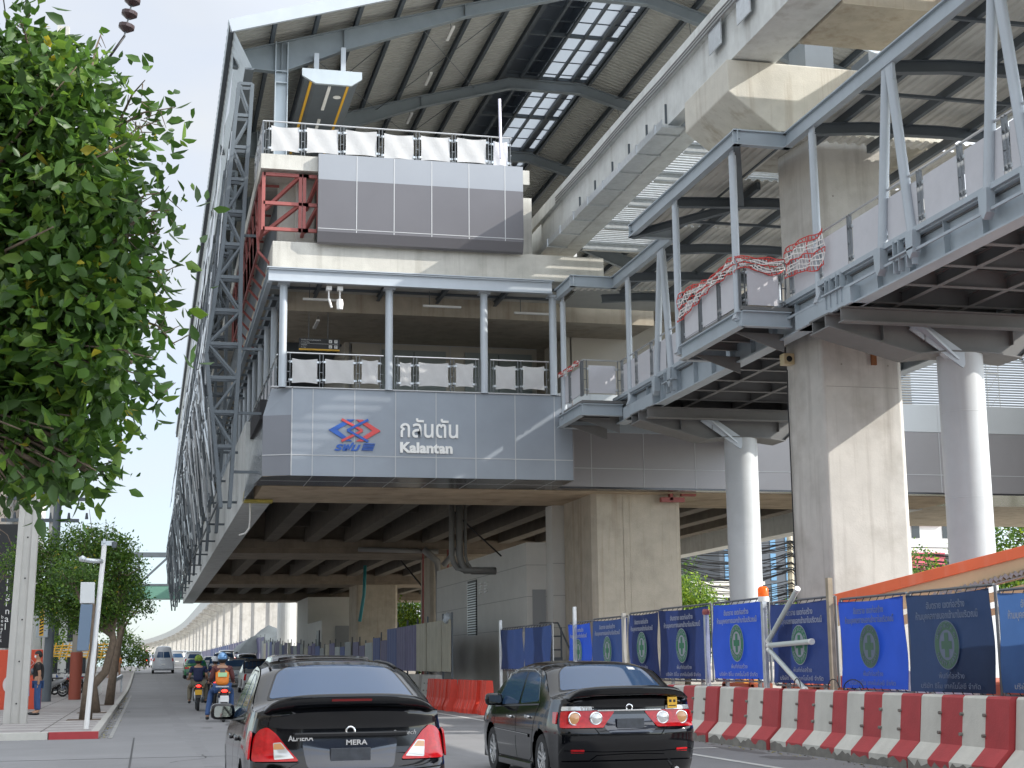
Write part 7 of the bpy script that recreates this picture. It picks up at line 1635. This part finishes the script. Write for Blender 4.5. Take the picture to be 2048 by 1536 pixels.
def rider_person(lb, loc, shirt, trousers, helmet, helm_m, vest=False, grp=None, feet=.28, sleeves=None, leftfoot=None):
    """seated rider facing +y; seat at 0.78 m"""
    t = thing('person', lb, 'person', (0, 0, 0), grp); S_ = .80; sc_ = 1
    hip = (0, .05, S_+.10); J = {}
    pts = [(0, .02, S_+.12, (.165, .12)), (0, .04, S_+.30, (.15, .11)), (0, .09, S_+.48, (.175, .115)), (0, .12, S_+.60, (.15, .09)), (0, .14, S_+.66, .058), (0, .15, S_+.74, .075), (0, .16, S_+.84, .088)]
    E_ = [(0, 1), (1, 2), (2, 3), (3, 4), (4, 5), (5, 6)]
    for sg in (-1, 1):
        b = len(pts); pts += [(sg*.20, .12, S_+.575, .062), (sg*.27, .10, S_+.33, .048), (sg*.30, .36, S_+.22, .036), (sg*.31, .44, S_+.22, .032)]; E_ += [(3, b), (b, b+1), (b+1, b+2), (b+2, b+3)]
        b = len(pts); k = 0; fx = (leftfoot if (sg < 0 and leftfoot) else (sg*.26, .26, feet)); pts += [(sg*.12, .12, S_+.06, .095), (sg*.25, .42, S_-.04, .068), (fx[0], fx[1]+.02, fx[2]+.12, .046), (fx[0], fx[1]+.02, fx[2]+.04, .042), (fx[0], fx[1]+.20, fx[2], .036)]; E_ += [(0, b), (b, b+1), (b+1, b+2), (b+2, b+3), (b+3, b+4)]
    skin_obj('body', pts, E_, skin_m, t)
    # fingers on the grips
    mb = MB()
    for sg in (-1, 1):
        for k in range(4): mb.tube([(sg*(.285+.022*k), .45, S_+.245), (sg*(.285+.022*k), .50, S_+.235), (sg*(.285+.022*k), .505, S_+.205), (sg*(.285+.022*k), .47, S_+.19)], .0095, 6)
        mb.tube([(sg*.27, .43, S_+.21), (sg*.255, .47, S_+.19)], .011, 6)
    mb.build('fingers', skin_m, t, smooth=True)
    # shirt
    sp = [(0, .02, S_+.10, (.185, .135)), (0, .04, S_+.30, (.172, .13)), (0, .09, S_+.48, (.195, .13)), (0, .12, S_+.60, (.16, .10)), (0, .135, S_+.645, .075)]; se = [(0, 1), (1, 2), (2, 3), (3, 4)]
    for sg in (-1, 1):
        b = len(sp); sp += [(sg*.205, .12, S_+.575, .078), (sg*.26, .105, S_+.40, .068)]; se += [(3, b), (b, b+1)]
        if sleeves: sp += [(sg*.275, .10, S_+.32, .06), (sg*.298, .32, S_+.235, .047)]; se += [(b+1, b+2), (b+2, b+3)]
    skin_obj('shirt', sp, se, sleeves or shirt, t)
    if vest:
        skin_obj('vest', [(0, .015, S_+.10, (.20, .15)), (0, .035, S_+.30, (.188, .145)), (0, .085, S_+.47, (.205, .145)), (0, .118, S_+.585, (.165, .112))], [(0, 1), (1, 2), (2, 3)], shirt, t)
        mb = MB(); mb.box(-.115, .115, -.115, -.10, S_+.36, S_+.47, mat('vest_label', (.45, .75, .40), .4)); text = None; mb.box(-.07, .07, -.085, -.07, S_+.48, S_+.57, M['steeld']); mb.box(-.17, .17, -.14, -.128, S_+.09, S_+.125, M['galv']); mb.build('vest_panel', None, t)
    tp = [(0, .03, S_+.10, (.185, .14))]; te = []
    for sg in (-1, 1):
        fx = (leftfoot if (sg < 0 and leftfoot) else (sg*.26, .26, feet)); b = len(tp); tp += [(sg*.12, .10, S_+.07, .12), (sg*.255, .42, S_-.03, .092), (fx[0]*1.0, fx[1]+.03, fx[2]+.12, .07), (fx[0], fx[1]+.02, fx[2]+.06, .068)]; te += [(0, b), (b, b+1), (b+1, b+2), (b+2, b+3)]
    skin_obj('trousers', tp, te, trousers, t)
    for sg in (-1, 1):
        fx = (leftfoot if (sg < 0 and leftfoot) else (sg*.26, .26, feet)); mb = MB(); ell(mb, (fx[0], fx[1]+.10, fx[2]-.0), (.052, .145, .05), M['black']); mb.build('shoe', None, t, smooth=True)
    if helmet == 'helmet':
        mb = MB(); ell(mb, (0, .15, S_+.86), (.135, .15, .15), helm_m, 20, cut=-.45); mb.build('helmet', None, t, smooth=True); mb = MB(); ell(mb, (0, .14, S_+.78), (.11, .12, .08), hairm, 14); mb.build('hair', None, t, smooth=True)
    t.location = loc; return t
def scooter(lb, loc, m, plate, light=True, grp='motorcycles', tail=None):
    t = thing('motorcycle', lb, 'motorcycle', (0, 0, 0), grp)
    for y, nm in ((-.42, 'wheel'), (.82, 'wheel')):
        mb = MB(); v = []; 
        for k in range(28):
            a = 2*math.pi*k/28
            for j in range(8): b = 2*math.pi*j/8; r = .245+.045*math.cos(b); v.append((.045*math.sin(b), y+r*math.cos(a), .29+r*math.sin(a)))
        mb.add(v, [(k*8+j, k*8+(j+1) % 8, ((k+1) % 28)*8+(j+1) % 8, ((k+1) % 28)*8+j) for k in range(28) for j in range(8)], M['rubber']); w_ = mb.build(nm, None, t, smooth=True)
        mb = MB(); mb.lathe([(.215, -.02), (.20, -.02), (.20, .02), (.215, .02)], (0, y, .29), 'x', 24, alloy)
        for k in range(6): a = k*math.pi/3; mb.tube([(0, y, .29), (0, y+.2*math.cos(a), .29+.2*math.sin(a))], .012, 5, alloy)
        mb.lathe([(0, -.06), (.04, -.05), (.04, .05), (0, .06)], (0, y, .29), 'x', 10, M['steeld']); mb.build('rim', None, w_)
    # bodywork lofted from cross sections
    secs = [(-.62, .86, .05, .03), (-.55, .80, .10, .08), (-.35, .72, .14, .13), (-.1, .66, .15, .14), (.15, .50, .13, .14), (.3, .36, .14, .09), (.45, .36, .15, .07), (.55, .48, .13, .12), (.68, .72, .10, .16), (.76, .88, .06, .10)]
    v = []; n_ = 14
    for (y, z, w_, h_) in secs:
        for k in range(n_): a = 2*math.pi*k/n_; v.append((w_*math.copysign(abs(math.cos(a))**.7, math.cos(a)), y, z+h_*math.copysign(abs(math.sin(a))**.7, math.sin(a))))
    mb = MB(); mb.add(v, [(i*n_+k, i*n_+(k+1) % n_, (i+1)*n_+(k+1) % n_, (i+1)*n_+k) for i in range(len(secs)-1) for k in range(n_)]+[tuple(range(n_)), tuple(range((len(secs)-1)*n_, len(secs)*n_))], m); mb.build('body', None, t, smooth=True)
    mb = MB(); v = []
    for (y, w_) in ((-.55, .09), (-.4, .14), (-.1, .15), (.2, .1), (.3, .06)):
        for k in range(9): a = math.pi*k/8; v.append((w_*math.cos(a), y, .80-.03*(y+.1)**2*2+.065*math.sin(a)))
    mb.add(v, [(i*9+k, i*9+k+1, (i+1)*9+k+1, (i+1)*9+k) for i in range(4) for k in range(8)], M['black']); mb.build('seat', None, t, smooth=True)
    mb = MB(); mb.tube([(-.33, .48, 1.01), (-.12, .56, 1.05), (.12, .56, 1.05), (.33, .48, 1.01)], .014, 8, M['steeld'])
    for sg in (-1, 1): mb.tube([(sg*.24, .48, 1.01), (sg*.36, .45, 1.01)], .02, 8, M['black'])
    mb.build('handlebar', None, t, smooth=True)
    for sg in (-1, 1): mb = MB(); mb.tube([(sg*.22, .5, 1.03), (sg*.3, .5, 1.18)], .008, 6, M['steeld']); ell(mb, (sg*.32, .5, 1.2), (.07, .02, .045), M['steelx']); mb.build('mirror', None, t, smooth=True)
    mb = MB()
    for sg in (-1, 1): mb.tube([(sg*.07, .70, .75), (sg*.07, .82, .29)], .022, 8); mb.tube([(sg*.09, -.42, .30), (sg*.11, -.36, .62)], .028, 8)
    mb.tube([(0, .62, .95), (0, .70, .72)], .03, 8); mb.build('fork', M['galv'], t, smooth=True)
    mb = MB(); mb.tube([(.13, .1, .28), (.15, -.3, .30), (.17, -.62, .42)], [.03, .045, .05], 10); mb.build('exhaust', M['steeld'], t, smooth=True)
    mb = MB(); mb.add([(-.07, -.60, .74), (.07, -.60, .74), (.09, -.72, .42), (-.09, -.72, .42), (-.07, -.57, .74), (.07, -.57, .74), (.09, -.69, .42), (-.09, -.69, .42)], [(0, 1, 2, 3), (7, 6, 5, 4), (0, 4, 5, 1), (2, 6, 7, 3), (0, 3, 7, 4), (1, 5, 6, 2)]); mb.build('mudguard', M['black'], t)
    mb = MB(); ell(mb, (0, -.63, .80), (.085, .03, .04), lamp_on if light else lamp_r); mb.build('tail_lamp', None, t, smooth=True)
    if plate: mb = MB(); mb.box(-.11, .11, -.70, -.69, .52, .68); mb.build('number_plate', plate, t)
    for sg in (-1, 1): mb = MB(); ell(mb, (sg*.13, -.60, .76), (.03, .03, .02), lamp_a); mb.build('indicator', None, t, smooth=True)
    t.location = loc; return t
navy = mat('shirt_navy', (.012, .018, .06), .8); khaki = mat('trousers_khaki', (.16, .14, .10), .85); ovest = mat('vest_orange', (.85, .25, .03), .6); jeans = mat('jeans_blue', (.035, .08, .20), .85); maroon = mat('jacket_maroon', (.10, .03, .03), .8)
hb = mat('helmet_blue', (.13, .30, .55), .15, .4, coat=1.); hw = mat('helmet_white', (.6, .62, .66), .25, coat=1.); hg = mat('cap_camo_green', (.16, .24, .03), .8, 0, 14, .6)
scooter('black motorcycle with a yellow plate, ridden by the man in the navy shirt', (1.70, 51.9, 0), M['blackp'], M['yellow'])
rider_person('man in navy shirt and khaki trousers with a green camouflage helmet, riding a motorcycle', (1.70, 51.75, 0), navy, khaki, 'helmet', hg)
scooter('black motorcycle with a white plate, ridden by the man in the orange vest', (2.02, 41.5, 0), M['blackp'], M['white'])
rider_person('man in an orange vest, maroon sleeves and blue helmet, riding a motorcycle', (1.98, 41.35, 0), ovest, jeans, 'helmet', hb, True, leftfoot=(-.36, .05, .10), sleeves=maroon)
scooter('motorcycle half hidden behind the navy shirted rider', (2.6, 60, 0), M['blackp'], None)
rider_person('rider in dark blue with a pale helmet, half hidden behind the navy shirted man', (2.6, 59.9, 0), navy, mat('trousers_dark', (.03, .03, .035), .85), 'helmet', hw)
scooter('small distant red motorcycle near the left kerb', (.05, 155, gz(156)), mat('bike_red', (.4, .02, .02), .3), None)
rider_person('tiny distant rider in black near the left kerb, on the red motorcycle', (.05, 155, gz(156)), M['black'], M['black'], 'helmet', M['red'])
for i, (x, y, a) in enumerate(((-4.0, 73, 1.2), (-3.7, 75, 1.0), (-3.5, 77.4, 1.1), (-3.2, 80, 1.3))):
    o = scooter(['parked motorcycle nearest the red sign panel', 'second parked motorcycle behind the hazard pole', 'third parked motorcycle beside the brick red pole', 'farthest parked motorcycle beyond the brick red pole'][i], (x, y, .13), [ws_, M['blackp'], mat('bike_blue', (.04, .1, .3), .3), wv_][i], None, False, 'parked motorcycles on the pavement'); o.rotation_euler = (0, 0, a)
# standing man on the pavement, facing left, looking down at his phone
pd = thing('person', 'man in black t-shirt, jeans and face mask on the pavement, holding a blue bag', 'person', (0, 0, 0))
tee = mat('tee_black', (.018, .016, .016), .85)
pts = [(0, 0, .95, (.15, .12)), (0, 0, 1.12, (.13, .11)), (0, 0, 1.32, (.165, .115)), (.0, 0, 1.44, (.13, .085)), (-.01, 0, 1.51, .052), (-.02, 0, 1.58, .07), (-.03, 0, 1.67, .086),
       (-.01, -.19, 1.40, .058), (.05, -.22, 1.15, .044), (.03, -.2, .92, .036), (.02, -.2, .84, .034), (-.01, .19, 1.40, .058), (.02, .22, 1.15, .044), (-.24, .12, 1.13, .035), (-.30, .08, 1.16, .03),
       (0, -.10, .88, .092), (.02, -.11, .50, .062), (.05, -.12, .10, .044), (-.12, -.13, .04, .036), (0, .10, .88, .092), (-.03, .11, .50, .062), (-.02, .12, .10, .044), (-.19, .13, .04, .036)]
ed = [(0, 1), (1, 2), (2, 3), (3, 4), (4, 5), (5, 6), (3, 7), (7, 8), (8, 9), (9, 10), (3, 11), (11, 12), (12, 13), (13, 14), (0, 15), (15, 16), (16, 17), (17, 18), (0, 19), (19, 20), (20, 21), (21, 22)]
skin_obj('body', pts, ed, skin_m, pd)
skin_obj('t_shirt', [(0, 0, .93, (.17, .14)), (0, 0, 1.12, (.155, .135)), (0, 0, 1.32, (.185, .135)), (0, 0, 1.435, (.145, .1)), (0, 0, 1.485, .07), (-.01, -.19, 1.40, .078), (.03, -.22, 1.22, .066), (-.01, .19, 1.40, .078), (.01, .22, 1.22, .066)], [(0, 1), (1, 2), (2, 3), (3, 4), (3, 5), (5, 6), (3, 7), (7, 8)], tee, pd)
skin_obj('jeans', [(0, 0, .93, (.155, .13)), (0, -.10, .86, .11), (.02, -.11, .5, .082), (.05, -.12, .12, .066), (0, .10, .86, .11), (-.03, .11, .5, .082), (-.02, .12, .12, .066)], [(0, 1), (1, 2), (2, 3), (0, 4), (4, 5), (5, 6)], jeans, pd)
mb = MB(); ell(mb, (-.02, 0, 1.715), (.10, .085, .085), hairm, 14, cut=-.35); ell(mb, (.03, 0, 1.67), (.07, .08, .08), hairm); mb.build('hair', None, pd, smooth=True)
mb = MB(); ell(mb, (-.095, 0, 1.625), (.035, .055, .045), M['white']); mb.build('face_mask', None, pd, smooth=True)
mb = MB(); ell(mb, (-.122, 0, 1.672), (.015, .012, .018), skin_m)
for sg in (-1, 1): ell(mb, (-.105, sg*.03, 1.695), (.008, .012, .007), M['black']); ell(mb, (-.02, sg*.088, 1.665), (.018, .01, .028), skin_m)
mb.build('face_features', None, pd, smooth=True)
mb = MB(); 
for k in range(4): mb.tube([(-.30, .05+.018*k, 1.16), (-.36, .045+.018*k, 1.155), (-.375, .045+.018*k, 1.175)], .0085, 6); mb.tube([(.01+.0*k, -.185-.010*k, .82), (.0, -.185-.012*k, .77), (-.015, -.185-.012*k, .75)], .009, 6)
mb.tube([(-.29, .12, 1.17), (-.33, .13, 1.19)], .01, 6); mb.tube([(-.01, -.18, .83), (-.03, -.18, .80)], .01, 6); mb.build('fingers', skin_m, pd, smooth=True)
for sy, sx in ((-.12, .0), (.12, -.07)): mb = MB(); ell(mb, (sx-.05, sy, .04), (.14, .05, .045), M['black']); mb.build('shoe', None, pd, smooth=True)
mb = MB(); mb.tube([(.05, -.1, 1.46), (-.14, .0, 1.25), (-.13, .12, 1.12)], .012, 5, M['steeld']); ell(mb, (-.16, .02, 1.22), (.06, .12, .09), M['steeld']); mb.build('chest_bag', None, pd, smooth=True)
pd.location = (-2.95, 45.7, .13)
mb = MB(); x, y = -3.27, 45.65; mb.add([(x-.09, y-.05, .95), (x+.09, y-.05, .95), (x+.10, y-.07, .66), (x-.10, y-.07, .66), (x-.09, y+.05, .95), (x+.09, y+.05, .95), (x+.10, y+.07, .66), (x-.10, y+.07, .66)], [(0, 1, 2, 3), (7, 6, 5, 4), (2, 6, 7, 3), (0, 3, 7, 4), (1, 5, 6, 2)]); mb.tube([(x-.05, y, .95), (x+.01, y, 1.25), (x+.05, y, .95)], .008, 5); mb.top('blue_bag', mat('bag_blue', (.10, .28, .62), .5), 'light blue carrier bag hanging from the standing man\'s hand', 'bag')
for (x, y, m_, lb) in ((-1.9, 120, ovest, 'tiny person in orange on the pavement far off'), (-2.6, 118, M['black'], 'tiny person in dark clothes on the pavement far off')):
    t = thing('person', lb, 'person', (0, 0, 0)); skin_obj('body', pts, ed, skin_m, t, 1); skin_obj('shirt', [(0, 0, .93, (.17, .14)), (0, 0, 1.32, (.185, .135)), (0, 0, 1.435, (.145, .1)), (-.01, -.19, 1.40, .078), (.03, -.22, 1.2, .066), (-.01, .19, 1.40, .078), (.01, .22, 1.2, .066)], [(0, 1), (1, 2), (2, 3), (3, 4), (2, 5), (5, 6)], m_, t, 1); t.location = (x, y, gz(y)+.13)
# drop the two-step shadow helper geometry we never use
bpy.context.view_layer.update()
# ================= WEAR ON THE ROAD =================
rr = random.Random(21); crk = mat('crack_dark', (.07, .07, .072), .9)
mb = MB()
for k in range(26):
    x, y = rr.uniform(-8, 9), rr.uniform(16, 60); a = rr.uniform(-.6, .6)+(math.pi/2 if rr.random() < .6 else 0); w_ = rr.uniform(.006, .016); v = []; n_ = rr.randint(8, 22)
    for i in range(n_):
        v += [(x+w_*math.sin(a), y-w_*math.cos(a), .0022), (x-w_*math.sin(a), y+w_*math.cos(a), .0022)]; a += rr.uniform(-.45, .45); st_ = rr.uniform(.12, .3); x += math.cos(a)*st_; y += math.sin(a)*st_
    if min(p[1] for p in v) > 12: mb.add(v, [(2*i, 2*i+1, 2*i+3, 2*i+2) for i in range(n_-1)], crk)
tag(mb.build('road_cracks', fix=False), kind='structure')
def blot(mb, x, y, rx, ry, m, z=.0018, sd=0):
    r2 = random.Random(sd); n_ = 22; v = [(x, y, z)]
    for k in range(n_): a = 2*math.pi*k/n_; q = .75+.4*r2.random(); v.append((x+rx*q*math.cos(a), y+ry*q*math.sin(a), z))
    mb.add(v, [(0, 1+k, 1+(k+1) % n_) for k in range(n_)], m)
mb = MB(); oil = mat('oil_stain', (.12, .12, .122), .7, 0, 3, .2)
for k in range(16): blot(mb, rr.choice((1.8, 5.6, 8.9, -3.5))+rr.uniform(-.7, .7), rr.uniform(20, 75), rr.uniform(.1, .4), rr.uniform(.3, 1.4), oil, .0016, k)
tag(mb.build('road_stains', fix=False), kind='structure')
mb = MB(); trk = mat('tyre_track', (.198, .198, .203), .8, 0, 2, .15)
for x in (.95, 2.55, 4.8, 6.4):
    v = []; n_ = 90
    for i in range(n_): y = 8+i*2.0; o = .12*math.sin(y*.07+x); w_ = .16+.05*math.sin(y*.31+x*3); v += [(x+o-w_, y, gz(y)+.0012), (x+o+w_, y, gz(y)+.0012)]
    mb.add(v, [(2*i, 2*i+1, 2*i+3, 2*i+2) for i in range(n_-1)], trk)
tag(mb.build('tyre_tracks', fix=False), kind='structure')
# grit, leaves and litter along the kerbs
mb = MB()
for k in range(900):
    if rr.random() < .5: x, y, z = 9.86-abs(rr.gauss(0, .12)), rr.uniform(14, 50), .003
    else: x, y, z = KX+abs(rr.gauss(0, .12)), rr.uniform(33, 75), .003
    s_ = rr.uniform(.008, .03); a = rr.random()*3; mb.add([(x+s_*math.cos(a), y+s_*math.sin(a), z), (x-s_*math.sin(a), y+s_*math.cos(a), z+s_*.5), (x-s_*math.cos(a), y-s_*math.sin(a), z), (x+s_*math.sin(a), y-s_*math.cos(a), z+s_*.3)], [(0, 1, 2, 3)], [M['bark'], M['dirtc'], leafm[3]][rr.randint(0, 2)])
tag(mb.build('gutter_grit', 'scattered grit and dry leaves lying in the gutters along both kerbs', fix=False), 'scattered grit and dry leaves lying in the gutters along both kerbs', 'grit', None, 'stuff')
# tree pits and drain covers
mb = MB()
for (x, y) in ((-1.45, 47), (-1.45, 41), (-1.2, 56)): mb.box(x-.45, x+.45, y-.5, y+.5, .13, .137, mat('soil', (.12, .085, .06), .95, 0, 9, .4))
tag(mb.build('tree_pits'), kind='structure')
